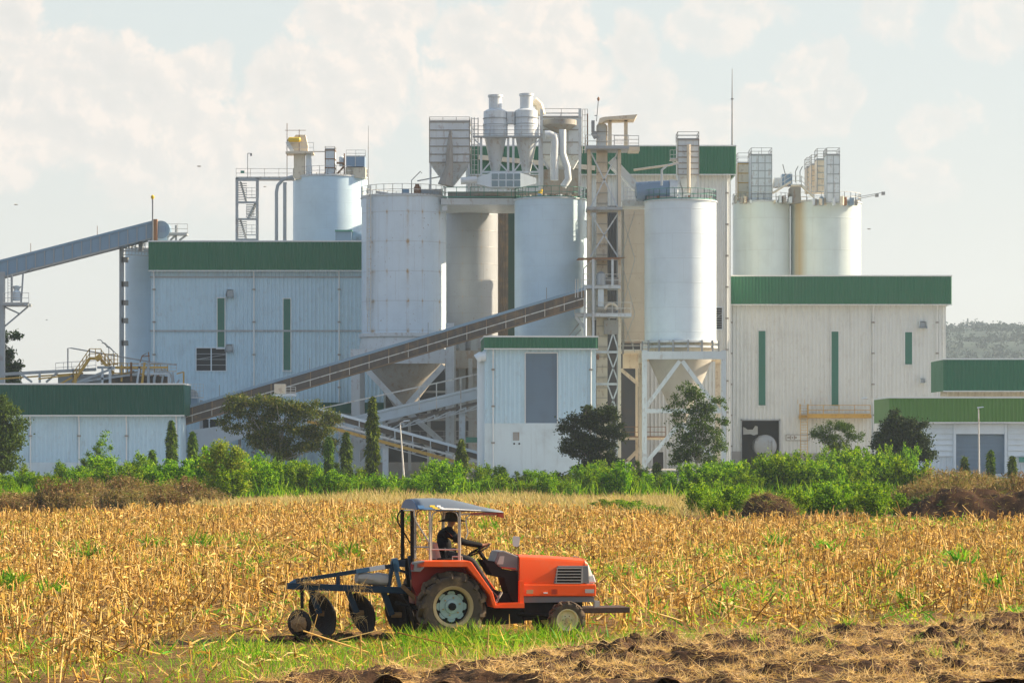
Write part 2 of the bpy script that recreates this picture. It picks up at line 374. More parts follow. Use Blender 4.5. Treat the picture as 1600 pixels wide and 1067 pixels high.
def hall(label, name, Y, wx, top, base, fascia, depth, wm, fm, over=0.7, holes=(), pipes=(), flash=(), plinth=None, cat='building', drop=None, yaw=0, pipe_clamps=True, corr_to=None):
    """industrial hall: wx=(px0,px1) wall, fascia=(px0,px1,py_top,py_bot)"""
    x0, x1 = PX(wx[0], Y), PX(wx[1], Y); yf = Y - over; ft, fb = PZ(fascia[2], yf), PZ(fascia[3], yf); fx0, fx1 = PX(fascia[0], yf), PX(fascia[1], yf)
    root = thing(name, label, cat, ((x0 + x1) / 2, Y + depth / 2, 0))
    mb = MB(); H = [(PX(a, Y), PX(b, Y), PZ(d, Y), PZ(c, Y)) for a, b, c, d in holes]
    zt = ft - 0.4; zb = PZ(corr_to, Y) if corr_to else 0.0
    corr(mb, x0, x1, zb, zt, Y, holes=H)
    if corr_to: 
        pm = MB(); pm.box(x0 - .02, x1 + .02, Y - 0.03, Y + .3, 0, zb); pm.build('lower_wall', M['plaster'], root)
    mb.box(x0, x0 + .1, Y + .06, Y + depth, 0, zt); mb.box(x1 - .1, x1, Y + .06, Y + depth, 0, zt); mb.box(x0 + .1, x1 - .1, Y + depth - .1, Y + depth, 0, zt)
    mb.build('wall', wm, root)
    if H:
        ib = MB(); ib.box(x0 + .2, x1 - .2, Y + 2.8, Y + 3.0, 0, zt - .5); ib.build('inner_wall', M['concrete_shaded'], root)
    fbm = MB(); corr(fbm, fx0, fx1, fb, ft, yf, pitch=.36, depth=.06)
    # sides of the fascia
    for X in (fx0, fx1):
        s = MB(); fbm.box(X - (0 if X == fx0 else .06), X + (.06 if X == fx0 else 0), yf + .01, Y + depth + over, fb, ft)
    fbm.build('fascia', fm, root)
    rf = MB(); rf.box(fx0 + .07, fx1 - .07, yf + .06, Y + depth + over, zt, zt + .12); rf.build('roof', M['steel_grey'], root)
    sf = MB(); sf.box(fx0 + .07, fx1 - .07, yf + .05, Y - .06, fb + .02, fb + .06)
    sf.box(fx1 - .07 - .01, fx1 - .07, Y, Y + depth, fb + .02, fb + .06); sf.build('soffit', M['cap'], root)
    c = MB(); c.box(fx0 - .05, fx1 + .05, yf - .08, yf + .12, ft, ft + .14); c.box(fx1 - .08, fx1 + .05, yf + .12, Y + depth + over, ft, ft + .14); c.box(fx0 - .05, fx0 + .08, yf + .12, Y + depth + over, ft, ft + .14)
    c.box(fx0 - .03, fx1 + .03, yf - .07, yf - .045, fb - .06, fb + .05); c.build('flashing', M['cap'], root)
    for px in pipes:
        d = MB(); X = PX(px, Y); d.tube([(X, yf + .2, fb + .1), (X, Y - .35, fb - .4), (X, Y - .16, fb - .7), (X, Y - .16, 0.3)], 0.075, 8)
        z = fb - 2.0
        while z > 2.5: MB().box(X - .16, X + .16, Y - .27, Y - .055, z, z + .16).build('pipe_clamp', M['dusty'], root); z -= 3.4
        d.build('downpipe', M['cap'], root)
    for py in flash:
        d = MB(); z = PZ(py, Y); d.box(x0 - .1, x1 + .1, Y - .12, Y - .05, z - .09, z + .09); d.build('wall_flashing', M['steel_grey'], root)
    if plinth:
        z = PZ(plinth, Y); d = MB(); d.box(x0 - .08, x1 + .08, Y - .14, Y - .05, 0, z); d.build('plinth', M['plaster'], root)
    root.rotation_euler.z = R(yaw)
    return root
def strip(root, Y, px0, px1, py0, py1, mat=None, name='light_strip', off=.055):
    d = MB(); x0, x1, z1, z0 = PX(px0, Y), PX(px1, Y), PZ(py0, Y), PZ(py1, Y)
    d.box(x0, x1, Y - off - .03, Y - off, z0, z1); k = x0 + .2
    while k < x1 - .1: d.box(k, k + .05, Y - off - .05, Y - off - .03, z0, z1); k += .25
    o = d.build(name, mat or M['green_strip'], root); f = MB(); t = .09
    f.box(x0 - t, x0, Y - off - .06, Y - off + .02, z0 - t, z1 + t); f.box(x1, x1 + t, Y - off - .06, Y - off + .02, z0 - t, z1 + t); f.box(x0, x1, Y - off - .07, Y - off + .02, z1, z1 + t); f.box(x0 - .15, x1 + .15, Y - off - .12, Y - off + .02, z0 - t - .08, z0 - t)
    f.build('strip_frame', M['cap'], o); return o
def fanbox(root, Y, px, py, s=.8):
    c = P(px, py, Y); d = MB(); s = s / 2
    d.add([(c.x - s, Y - .05, c.z - s), (c.x + s, Y - .05, c.z - s), (c.x + s, Y - .05, c.z + s), (c.x - s, Y - .05, c.z + s),
           (c.x - s * 1.1, Y - .9, c.z - s * .9), (c.x + s * 1.1, Y - .9, c.z - s * .9), (c.x + s * .8, Y - .55, c.z + s), (c.x - s * .8, Y - .55, c.z + s)],
          [(0, 3, 2, 1), (0, 1, 5, 4), (1, 2, 6, 5), (2, 3, 7, 6), (3, 0, 4, 7)])
    o = d.build('exhaust_hood', M['wall_white'], root)
    g = MB(); g.box(c.x - s * .8, c.x + s * .8, Y - .45, Y - .42, c.z - s * .8, c.z + s * .8); g.build('grille', M['steel_grey'], o)
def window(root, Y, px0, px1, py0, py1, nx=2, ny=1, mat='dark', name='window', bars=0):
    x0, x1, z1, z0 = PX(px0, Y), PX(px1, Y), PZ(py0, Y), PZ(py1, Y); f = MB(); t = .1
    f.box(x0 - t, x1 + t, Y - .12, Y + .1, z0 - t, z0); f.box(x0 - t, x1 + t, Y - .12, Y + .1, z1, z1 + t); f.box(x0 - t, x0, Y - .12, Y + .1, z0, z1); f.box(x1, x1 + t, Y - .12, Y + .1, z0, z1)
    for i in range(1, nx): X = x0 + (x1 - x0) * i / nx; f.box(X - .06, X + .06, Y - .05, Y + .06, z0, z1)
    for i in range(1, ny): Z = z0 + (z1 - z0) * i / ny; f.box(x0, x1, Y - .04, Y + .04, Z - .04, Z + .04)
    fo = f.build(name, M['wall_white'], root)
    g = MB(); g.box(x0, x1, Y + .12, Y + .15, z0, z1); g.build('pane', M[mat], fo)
    if bars:
        b = MB()
        for i in range(1, bars): Z = z0 + (z1 - z0) * i / bars; b.box(x0, x1, Y + .06, Y + .09, Z - .03, Z + .03)
        b.bar((x0, Y + .05, z0 + .5 * (z1 - z0)), (x1, Y + .05, z0 + .72 * (z1 - z0)), .06); b.build('inner_bar', M['steel_grey'], fo)
    return fo

# low shed front left
hl = hall('long low ribbed shed with dark green fascia at the left, before the yellow railings', 'warehouse', 266, (-70, 283), 0, 735, (-75, 288, 601, 649), 4, M['wall_blue'], M['green_dark'],
     pipes=(48, 124, 198, 276), plinth=722)
# hall A
YA = 294
ha = hall('tall pale blue ribbed hall with green fascia, left of all the front silos', 'factory_hall', YA, (236, 600), 0, 735, (232, 598, 378, 423), 24, M['wall_blue'], M['green'],
     holes=((307, 353, 544, 579), (313, 341, 655, 693), (344, 352, 655, 693)), pipes=(241, 397, 530), flash=(433, 517))
strip(ha, YA, 340, 351, 466, 543); strip(ha, YA, 443, 454, 467, 578)
fanbox(ha, YA, 360, 459); fanbox(ha, YA, 359, 544)
window(ha, YA, 307, 353, 544, 579, 2, 1, bars=4)
window(ha, YA, 313, 341, 655, 693, 2, 1, name='doorway')
d = MB(); z = PZ(634, YA); d.box(PX(490, YA), PX(600, YA), YA - 1.2, YA - .06, PZ(646, YA), PZ(631, YA)); d.box(PX(488, YA), PX(600, YA), YA - 1.25, YA - .06, PZ(631, YA), PZ(629, YA)); d.build('door_canopy', M['green_dark'], ha)
# white annex at the foot of hall A
an = thing('loading_bay', 'low white sloping loading bay cover under the brown conveyor, behind the feathery tree', 'shelter', (PX(340, 285), 285, 0))
d = MB(); d.add([P(297, 672, 285), P(300, 700, 285), P(330, 700, 285), P(455, 660, 285), P(455, 650, 285), P(297, 672, 291), P(455, 650, 291)], [(0, 1, 2, 3, 4), (0, 4, 6, 5)]); d.box(PX(300, 285), PX(330, 285), 285, 291, 0, PZ(700, 285)); d.build('cover', M['wall_white'], an)
d = MB()
for px in (286, 312, 341, 352, 372): d.box(PX(px, 287), PX(px, 287) + .3, 287, 287.3, 0, PZ(625, 287))
d.build('post', M['steel_grey'], an)

# hopper house in front
YF = 262
hf = hall('narrow white tower house with tall grey louvre and green fascia before the silos', 'hopper_house', YF, (754, 928), 0, 735, (753, 931, 527, 545), 9, M['wall_blue'], M['green'],
     over=.45, pipes=(767, 920), holes=((818, 867, 551, 661),), corr_to=661, yaw=2.5)
d = MB(); x0, x1, z1, z0 = PX(818, YF), PX(867, YF), PZ(552, YF), PZ(661, YF); z = z0
while z < z1: d.add([(x0, YF - .02, z), (x1, YF - .02, z), (x1, YF + .10, z + .26), (x0, YF + .10, z + .26)], [(0, 1, 2, 3)]); z += .24
d.box(x0, x1, YF + .12, YF + .16, z0, z1); d.build('louvre', M['shutter'], hf)
d = MB(); d.box(x0 - .1, x0, YF - .1, YF + .1, z0, z1); d.box(x1, x1 + .1, YF - .1, YF + .1, z0, z1); d.box(x0 - .1, x1 + .1, YF - .1, YF + .1, z1, z1 + .1); d.build('louvre_frame', M['cap'], hf)
d = MB(); d.box(PX(798, YF), PX(808, YF), YF - .06, YF - .04, PZ(688, YF), PZ(675, YF)); d.build('vent', M['dusty'], hf)
d = MB()
for q in (800, 808): d.lathe((PX(q, YF), YF - .05, PZ(693, YF)), [(.09, -.02), (.09, .02)], 10, 'Y')
d.build('pipe_stub', M['dark'], hf)
d = MB(); d.box(PX(743, YF), PX(754, YF), YF + .5, YF + 2, PZ(735, YF), PZ(557, YF)); d.build('side_trunk', M['wall_white'], hf)
d = MB(); d.tube([P(741, 561, YF), P(747, 557, YF), P(756, 557, YF)], .45, 10); d.build('duct_hood', M['wall_white'], hf)
d = MB(); d.bar(P(726, 687, YF + 2), P(752, 687, YF + 2), .6, .5); d.build('side_canopy', M['green_strip'], hf)

# right hall B
YB = 310
hb = hall('wide cream ribbed hall with green fascia and tanker doorway, right of the silos', 'factory_hall', YB, (1140, 1478), 0, 735, (1138, 1487, 432, 476), 22, M['wall_cream'], M['green'],
     holes=((1159, 1217, 657, 735),), pipes=(1142, 1364, 1464), over=.8, flash=(), plinth=None)
strip(hb, YB, 1185, 1196, 517, 633); strip(hb, YB, 1299, 1310, 518, 634); strip(hb, YB, 1414, 1425, 519, 569)
fanbox(hb, YB, 1441, 508); fanbox(hb, YB, 1441, 595, .5)
d = MB(); d.box(PX(1141, YB), PX(1158, YB), YB - .2, YB - .05, 0, PZ(705, YB)); d.box(PX(1218, YB), PX(1362, YB), YB - .2, YB - .05, 0, PZ(708, YB)); d.build('plinth', M['concrete'], hb)
d = MB(); d.box(PX(1157, YB), PX(1159, YB), YB - .2, YB + .2, 0, PZ(655, YB)); d.box(PX(1217, YB), PX(1219, YB), YB - .2, YB + .2, 0, PZ(655, YB)); d.box(PX(1157, YB), PX(1219, YB), YB - .2, YB + .2, PZ(657, YB), PZ(655, YB)); d.build('door_frame', M['steel_grey'], hb)
# yellow platform on hall B
YP = YB - 1.6
pf = thing('access_platform', 'yellow railed platform with ladder on the cream hall wall, above the small tree', 'platform', (PX(1305, YP), YP, 0))
d = MB(); d.box(PX(1250, YP), PX(1362, YP), YP, YB - .1, PZ(653, YP), PZ(648, YP)); d.build('deck', M['rail_y'], pf)
d = MB(); rail(d, [(PX(1262, YP), YP + .05, PZ(648, YP)), (PX(1360, YP), YP + .05, PZ(648, YP))], h=1.05, sp=1.7, r=.04); d.build('railing', M['rail_y'], pf)
d = MB(); ladder(d, (PX(1256, YP), YP - .1, 0), .2, PZ(631, YP), w=.75, cage=False); ladder(d, (PX(1256, YP), YP - .1, 0), PZ(655, YP), PZ(631, YP), w=.95, cage=True); d.build('ladder', M['rail_y'], pf)
sg = thing('wall_sign', 'small framed white sign on the cream hall wall beside the tanker doorway', 'sign', (PX(1246, YB), YB - .1, PZ(684, YB)))
d = MB(); d.box(PX(1228, YB), PX(1264, YB), YB - .12, YB - .07, PZ(688, YB), PZ(679, YB)); d.build('panel', M['wall_cream'], sg)
d = MB(); x0, x1, z1, z0 = PX(1228, YB), PX(1264, YB), PZ(679, YB), PZ(688, YB)
for a in ((x0, x1, z1 - .04, z1 + .03), (x0, x1, z0 - .03, z0 + .04), (x0 - .04, x0 + .04, z0, z1), (x1 - .04, x1 + .04, z0, z1)): d.box(a[0], a[1], YB - .15, YB - .121, a[2], a[3])
d.build('frame', M['dusty'], sg)
d = MB(); zc = (z0 + z1) / 2          # faded arrow and worn strokes
for k, (a, b, w) in enumerate(((1230, 1234, .10), (1234, 1236, .2), (1237, 1239, .12), (1240, 1242, .2), (1242, 1245, .10))): d.box(PX(a, YB), PX(b, YB), YB - .135, YB - .122, zc - w, zc + w)
d.build('faded_marks', M['dusty'], sg)

# right hall C and low warehouse D
YC = 274
hc = hall('grey green roofed building seen behind the low louvred warehouse at the far right', 'factory_building', YC, (1479, 1760), 0, 735, (1474, 1765, 562, 611), 4, M['steel_beige'], M['green'], over=2.0)
hc.rotation_euler.z = 0
YD = 258
hd = hall('low white slatted warehouse with olive fascia and grey roller door, far right', 'warehouse', YD, (1393, 1760), 0, 735, (1389.5, 1765, 622, 660), 9, M['wall_white'], M['green_light'], over=.9,
          holes=((1493, 1570, 678, 740),), yaw=0)
d = MB(); x0, x1 = PX(1380, YD), PX(1760, YD); z = PZ(728, YD)
for a, b in ((1381, 1490), (1574, 1760)):
    z = PZ(712, YD)
    while z < PZ(664, YD): d.add([(PX(a, YD), YD - .2, z), (PX(b, YD), YD - .2, z), (PX(b, YD), YD - .06, z + .5), (PX(a, YD), YD - .06, z + .5)], [(0, 1, 2, 3)]); d.box(PX(a, YD), PX(b, YD), YD - .2, YD - .05, z - .04, z); z += .52
d.build('slats', M['wall_white'], hd)
d = MB()
for q in (1491, 1571): d.box(PX(q, YD) - .12, PX(q, YD) + .12, YD - .3, YD + .1, 0, PZ(662, YD))
d.box(PX(1491, YD), PX(1571, YD), YD - .25, YD - .05, PZ(678, YD), PZ(662, YD)); d.build('door_frame', M['wall_white'], hd)
d = MB(); z = 0; x0, x1 = PX(1493, YD), PX(1570, YD)
while z < PZ(678, YD): d.add([(x0, YD + .02, z), (x1, YD + .02, z), (x1, YD + .06, z + .07), (x0, YD + .06, z + .07), (x1, YD + .02, z + .12), (x0, YD + .02, z + .12)], [(0, 1, 2, 3), (3, 2, 4, 5)]); z += .12
d.build('roller_door', M['shutter'], hd)
ts = thing('notice_board', 'small teal notice board on the slatted warehouse wall at the right edge', 'sign', (PX(1600, YD), YD - .4, 0))
d = MB(); d.box(PX(1591, YD), PX(1612, YD), YD - .42, YD - .36, PZ(722, YD), PZ(714, YD)); d.build('panel', M['rail_g'], ts)
d = MB(); d.bar((PX(1594, YD), YD - .34, 0), (PX(1594, YD), YD - .34, PZ(714, YD)), .08); d.build('post', M['steel'], ts)

# tall hall E behind the silos
YE = 306
he = hall('tallest cream ribbed hall with dark green fascia, rising behind the silos', 'factory_hall', YE, (728, 1142), 0, 735, (735, 1150, 229, 273), 28, M['wall_cream'], M['green'], over=.9, pipes=(1136,), pipe_clamps=True, holes=((1118, 1128, 481, 514),))
window(he, YE - .02, 1118, 1128, 481, 514, 1, 1, bars=9)
d = MB(); d.bar(P(508 + 240, 246, YE - 1.3), P(930, 263, YE - 1.3), .5); d.build('sloping_duct', M['steel_beige'], he)
# base building under the silos, its dark colour standing in for shade
bb = thing('base_building', 'ground floor building coloured dark for the shade beneath the silo hoppers', 'building', (PX(700, 298), 300, 0))
d = MB(); d.box(PX(562, 298), PX(1000, 298), 297.6, 304, 0, PZ(500, 298)); d.build('wall', M['concrete_shaded'], bb)
d = MB(); d.box(PX(562, 290), PX(760, 290), 289.6, 290, 0, PZ(722, 290)); d.build('low_wall', M['concrete'], bb)

# ================================================================== silos
def ringpts(cx, cy, r, z, a0=0, a1=360, n=28): return [(cx + r * math.cos(R(a0 + (a1 - a0) * i / n)), cy + r * math.sin(R(a0 + (a1 - a0) * i / n)), z) for i in range(n + 1)]
def silo(label, px0, px1, pyt, pyb, Y, mat, rmat='rail_w', group='tall storage silos', lad=None, dome=.5, hoop=True, railh=1.05):
    r = (px1 - px0) / 2 * Y / F; cx = PX((px0 + px1) / 2, Y); z0, z1 = PZ(pyb, Y), PZ(pyt, Y)
    root = thing('silo', label, 'silo', (cx, Y, 0), group)
    MB().lathe((cx, Y, 0), [(r, z0), (r, z1)], 72).build('shell', mat, root, smooth=True, origin=(cx, Y, 0))
    MB().lathe((cx, Y, z1), [(r - .05, -.04), (r + .12, -.02), (r + .12, .10), (r - .1, .13), (.3, dome)], 72).build('roof', M['steel'], root, smooth=True)
    if hoop:
        d = MB(); rail(d, ringpts(cx, Y, r - .02, z1 + .1), h=railh, sp=1.0, n=2, r=.03); d.build('railing', M[rmat], root)
    if lad:
        a = R(-90 + lad[0]); p = Vector((cx + (r + .2) * math.cos(a), Y + (r + .2) * math.sin(a), 0)); d = MB()
        ladder(d, p, PZ(lad[1], Y), z1 + 1.1, w=.5, side=(-math.sin(a), math.cos(a), 0)); d.build('ladder', M['rail_w'], root)
    return root, cx, r, z0, z1
asin = math.asin
def sub(name, parent):
    o = bpy.data.objects.new(name, None); COL.objects.link(o); o.parent = parent; ALL.append(o); return o
sm1 = silo_mat('silo_rusty_white', (0.61, 0.71, 0.78), 4.1, 2.95, angles=((asin(-.70), .12, .7), (asin(-.36), .04, .8), (asin(.13), .055, 1.3), (asin(.47), .035, .7), (asin(.86), .06, .8)), stain=.35, seamk=.35)
sm2 = silo_mat('silo_shade_grey', (0.33, 0.35, 0.37), 3.2, 1.7, angles=((asin(-.3), .05, .4), (asin(.4), .05, .4)), stain=.4)  # plate colour greyed to imitate the shade this silo stands in
sm3 = silo_mat('silo_clean_white', (0.54, 0.69, 0.78), 3.6, 1.5, stain=.12, seamk=.12)
sm5 = silo_mat('silo_white', (0.65, 0.74, 0.79), 3.5, 2.4, stain=.12, seamk=.15)
sm4 = silo_mat('silo_shaded_beige', (0.40, 0.34, 0.27), 3.5, 3.0, angles=((asin(.3), .05, .5),), stain=.4)  # beige darkened so the colour carries the shadow on this silo
sm8 = silo_mat('silo_satin', (0.58, 0.66, 0.65), 3.5, 3.8, stain=.3, rough=.3, seamk=.15)
sm9 = silo_mat('silo_satin_stained', (0.58, 0.66, 0.65), 3.5, 3.8, stain=.3, rough=.3, seamk=.15, yellow=(-.97, .30))
YS1 = 283
s1, c1, r1, z10, z11 = silo('big rust streaked white silo with tall ladder, right beside the pale blue hall', 565, 697, 311, 524, YS1, sm1, lad=(-49, 520))
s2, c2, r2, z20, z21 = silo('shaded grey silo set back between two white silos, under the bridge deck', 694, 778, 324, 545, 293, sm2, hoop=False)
s3, c3, r3, z30, z31 = silo('clean pale blue white silo with green railing, directly behind the narrow tower house', 804, 917, 314, 590, 280, sm3, 'rail_g')
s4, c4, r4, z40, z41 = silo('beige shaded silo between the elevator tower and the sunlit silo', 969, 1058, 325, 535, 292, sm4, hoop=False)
s5, c5, r5, z50, z51 = silo('sunlit white silo on a square braced frame, right of the elevator tower', 1007, 1119, 317, 534, 277, sm5, 'rail_g')
s6, c6, r6, z60, z61 = silo('wide white silo with yellow capped elevator on top, rising behind the left hall', 458, 574, 280, 470, 330, sm3)
s7, c7, r7, z70, z71 = silo('slim pale silo at the corner of the left hall under the blue conveyor', 196, 262, 393, 735, 305, sm3)
s8, c8, r8, z80, z81 = silo('satin grey silo next to the tall hall corner, behind the right hall', 1145, 1234, 319, 500, 338, sm8)
s9, c9, r9, z90, z91 = silo('satin grey silo with yellow stain and sunlit right edge, rightmost behind the right hall', 1235, 1345, 319, 500, 338.6, sm9)
# silo 1 skirt, ring, cone and frame
d = MB(); d.lathe((c1, YS1, 0), [(r1 + .02, PZ(524, YS1)), (r1 + .25, PZ(545, YS1)), (r1 + .25, PZ(548, YS1))], 64); d.build('skirt', M['steel'], s1, smooth=True)
d = MB(); d.lathe((c1, YS1, 0), [(r1 + .3, z10 - .25), (r1 + .3, z10 + .1)], 64); d.build('ring', M['steel'], s1, smooth=True)
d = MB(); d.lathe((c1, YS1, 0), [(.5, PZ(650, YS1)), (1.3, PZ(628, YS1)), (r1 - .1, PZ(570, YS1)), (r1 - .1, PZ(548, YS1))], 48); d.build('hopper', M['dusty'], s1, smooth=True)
fr = sub('support_frame', s1)
d = MB(); zf = PZ(570, YS1)
for px in (556, 618, 703): 
    for yy in (YS1 - r1 - .4, YS1 + r1):
        x = PX(px, YS1 - r1); MB().box(x - .42, x + .42, yy - .3, yy + .3, 0, PZ(508 if px == 703 else 548, YS1)).build('column', M['steel_grey'] if yy > YS1 else M['steel'], fr) if px != 618 else None
yy = YS1 - r1 - .4
MB().box(PX(552, YS1), PX(706, YS1), yy - .35, yy + .25, zf, PZ(548, YS1)).build('ring_beam', M['steel'], fr)
for a, b in (((567, 571), (624, 632)), ((693, 571), (637, 632)), ((624, 632), (690, 690)), ((637, 640), (560, 700)), ((556, 735), (600, 690))):
    MB().bar(P(a[0], a[1], yy), P(b[0], b[1], yy), .55).build('brace', M['steel'], fr)
MB().bar(P(552, 690, yy), P(706, 690, yy), .4).build('brace', M['steel_grey'], fr)
d = MB()
for px in (722, 741): MB().box(PX(px, 290) - .35, PX(px, 290) + .35, 289.7, 290.3, 0, PZ(520, 290)).build('rear_column', M['steel_grey'], fr)
MB().box(PX(700, 288), PX(760, 288), 287, 294, PZ(575, 288), PZ(548, 288)).build('rear_beam', M['dusty'], fr)
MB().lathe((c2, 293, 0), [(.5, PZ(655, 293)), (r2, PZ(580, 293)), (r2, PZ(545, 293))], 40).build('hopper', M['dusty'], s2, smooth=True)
# silo 3 hopper hidden by the tower house; walkway between 1 and 3
sh_ = thing('dark_wall_piece', 'dark ribbed panel with a green edge between the shaded grey silo and the clean silo', 'building', (PX(792, 299), 299, 0))  # dark wall panel added in the gap between the two silos
d = MB(); corr(d, PX(776, 297), PX(794, 297), 0, PZ(316, 297), 297, pitch=.3); d.build('dark_cladding', M['conv_brown'], sh_)
MB().box(PX(794, 297), PX(812, 297), 297, 303, 0, PZ(316, 297)).build('green_edge', M['dark_green'], sh_)
MB().box(PX(776, 297), PX(794, 297), 297.1, 303, 0, PZ(316, 297)).build('core', M['conv_brown'], sh_)
s2h = thing('gap_panel', 'dark grey ribbed panel filling the gap behind the braces of the elevator tower', 'building', (PX(958, 300), 300, 0))  # panel added to make the gap beside the elevator leg dark
d = MB(); corr(d, PX(936, 299), PX(974, 299), 0, PZ(322, 299), 299, pitch=.3); d.box(PX(936, 299), PX(974, 299), 299.1, 305, 0, PZ(322, 299)); d.build('cladding', M['concrete_shaded'], s2h)
bd = thing('bridge_deck', 'white steel bridge deck with green railing joining two silo tops', 'walkway', (PX(750, YS1), YS1, 0))
MB().box(PX(690, YS1), PX(808, YS1), YS1 - 2.5, YS1 + 8, PZ(320, YS1 - 2.5), PZ(310, YS1 - 2.5)).build('deck', M['steel'], bd)
d = MB(); rail(d, [P(692, 309, YS1 - 2.4), P(842, 309, YS1 - 2.4)], sp=1.4, h=1.05, r=.035); d.build('railing', M['rail_g'], bd); d = MB(); rail(d, [P(692, 309, YS1 + 7), P(842, 309, YS1 + 7)], sp=1.4, h=1.05, r=.035); d.build('railing', M['rail_g'], bd)
d = MB(); d.box(PX(740, YS1), PX(790, YS1), YS1 - 2.2, YS1 - 1.4, PZ(309, YS1), PZ(304, YS1)); d.box(PX(700, YS1), PX(840, YS1), YS1 - 1, YS1 + 6, PZ(309, YS1), PZ(301, YS1)); d.build('cable_duct', M['dusty'], bd)
MB().tube([P(842, 310, YS1 - 2.3), P(845, 296, YS1 - 2.3)], .22, 8).build('yellow_bollard', M['yellow'], bd)
MB().bar(P(695, 322, YS1 - 2.5), P(695, 330, YS1 - 2.5), .5).build('corbel', M['steel'], bd)
# silo 5 ring, cone, frame
YS5 = 277
d = MB(); d.lathe((c5, YS5, 0), [(r5 - .3, PZ(552, YS5)), (r5 - .3, z50)], 56); d.build('skirt', M['steel_beige'], s5, smooth=True)
for k, py in enumerate((535, 543)): MB().lathe((c5, YS5, 0), [(r5 + .0, PZ(py, YS5) - .12), (r5 + .25, PZ(py, YS5) - .1), (r5 + .25, PZ(py, YS5) + .1), (r5, PZ(py, YS5) + .12)], 56).build('hoop', M['steel'], s5, smooth=True)
d = MB()
for a in range(-170, 0, 22): MB().bar((c5 + (r5 + .3) * math.cos(R(a)), YS5 + (r5 + .3) * math.sin(R(a)), PZ(551, YS5)), (c5 + (r5 + .3) * math.cos(R(a)), YS5 + (r5 + .3) * math.sin(R(a)), PZ(533, YS5)), .16).build('stiffener', M['rail_k'], s5)
MB().lathe((c5, YS5, 0), [(.5, PZ(660, YS5)), (r5 - .5, PZ(566, YS5)), (r5 - .3, PZ(552, YS5))], 48).build('hopper', M['hopper'], s5, smooth=True)
f5 = sub('support_frame', s5)
zt5, zb5 = PZ(551, YS5), PZ(563, YS5)
for px in (1004, 1126):
    for yy, mm in ((YS5 - r5 - .3, 'steel'), (YS5 + r5 + .3, 'steel_beige')):
        MB().box(PX(px, YS5) - .23, PX(px, YS5) + .23, yy - .25, yy + .25, 0, zt5 + .1).build('column', M[mm], f5)
for yy, mm in ((YS5 - r5 - .3, 'steel'), (YS5 + r5 + .3, 'steel_beige')):
    MB().box(PX(1000, YS5), PX(1130, YS5), yy - .29, yy + .29, zb5, zt5).build('beam', M[mm], f5)
    for a, b in (((1006, 640), (1062, 564)), ((1122, 640), (1066, 564)), ((1006, 726), (1062, 662)), ((1122, 726), (1066, 662))):
        MB().bar(P(a[0], a[1], yy), P(b[0], b[1], yy), .38).build('brace', M[mm], f5)
    MB().bar(P(1004, 642, yy), P(1126, 642, yy), .42).build('tie', M[mm], f5)
for px in (1004, 1126): MB().bar((PX(px, YS5), YS5 - r5, zb5), (PX(px, YS5), YS5 + r5, zb5), .5).build('beam', M['steel_beige'], f5)
MB().box(PX(995, 270), PX(1135, 270), 268.5, 286, 0, 1.0).build('footing', M['concrete'], f5)
# walkway left of frame 5
wk = thing('steel_walkway', 'rusty beige walkway with thin railing linking the elevator tower to the braced silo frame', 'walkway', (PX(985, 284), 284, 0))
for py0, py1, px1 in ((548, 552, 1010), (683, 687, 1040)):
    MB().box(PX(968, 284), PX(px1, 284), 283, 285.5, PZ(py1, 284), PZ(py0, 284)).build('deck', M['steel_beige'], wk)
    d = MB(); rail(d, [P(968, py0, 283), P(px1, py0, 283)], sp=1.4, r=.035); d.build('railing', M['rail_w'] if py0 < 600 else M['rust'], wk)
MB().box(PX(974, 285), PX(1002, 285), 285.6, 287, PZ(575, 285), PZ(552, 285)).build('box_duct', M['steel_beige'], wk)
MB().bar(P(970, 577, 285), P(1003, 605, 285), .35).build('brace', M['steel_beige'], wk)
MB().bar(P(975, 725, 285), P(1000, 700, 285), .35).build('brace', M['steel_beige'], wk)
MB().box(PX(993, 285), PX(997, 285), 285, 285.4, 0, PZ(575, 285)).build('post', M['steel_beige'], wk)
MB().box(PX(1020, 288), PX(1036, 288), 287.4, 287.8, 0, PZ(706, 288)).build('doorway', M['dark'], wk)

# ================================================================== dust filters, cyclones and ducts on the silo tops
def bagfilter(label, px0, px1, pyt, pyb, hop, Y, dep=3.0, mat='filter', rows=4, cols=1, railtop=None, slant=0, seam='dusty', legs=True, group='dust filters'):
    x0, x1, z1, z0 = PX(px0, Y), PX(px1, Y), PZ(pyt, Y), PZ(pyb, Y)
    root = thing('dust_filter', label, 'filter', ((x0 + x1) / 2, Y + dep / 2, z0), group)
    d = MB(); d.box(x0, x1, Y, Y + dep, z0, z1); d.build('casing', M[mat], root)
    s = MB()
    for i in range(rows + 1):
        z = z0 + (z1 - z0) * i / rows; s.box(x0 - .05, x1 + .05, Y - .06, Y - .003, z - .05, z + .05); s.box(x1 + .003, x1 + .06, Y - .003, Y + dep, z - .05, z + .05)
    for i in range(cols + 1):
        x = x0 + (x1 - x0) * i / cols; s.box(x - .04, x + .04, Y - .05, Y - .003, z0, z1)
    s.build('stiffener', M[seam], root)
    if hop:
        zh = PZ(hop, Y); xc = (x0 + x1) / 2
        MB().frustum((xc, Y + dep / 2, zh), .7, .7, (xc, Y + dep / 2, z0), x1 - x0 - .02, dep - .02).build('hopper', M['dusty' if mat == 'dusty' else mat], root)
        if legs:
            for x in (x0 + .1, x1 - .1): MB().box(x - .1, x + .1, Y + .05, Y + .25, zh - .5, z0).build('leg', M['steel'], root)
    if railtop:
        d = MB(); z = z1 + .05; rail(d, [(x0, Y, z), (x1, Y, z), (x1, Y + dep, z), (x0, Y + dep, z)], h=PZ(railtop, Y) - z1, sp=1.6, r=.03, closed=True); d.build('railing', M['rail_k'], root)
    return root
YT = 281
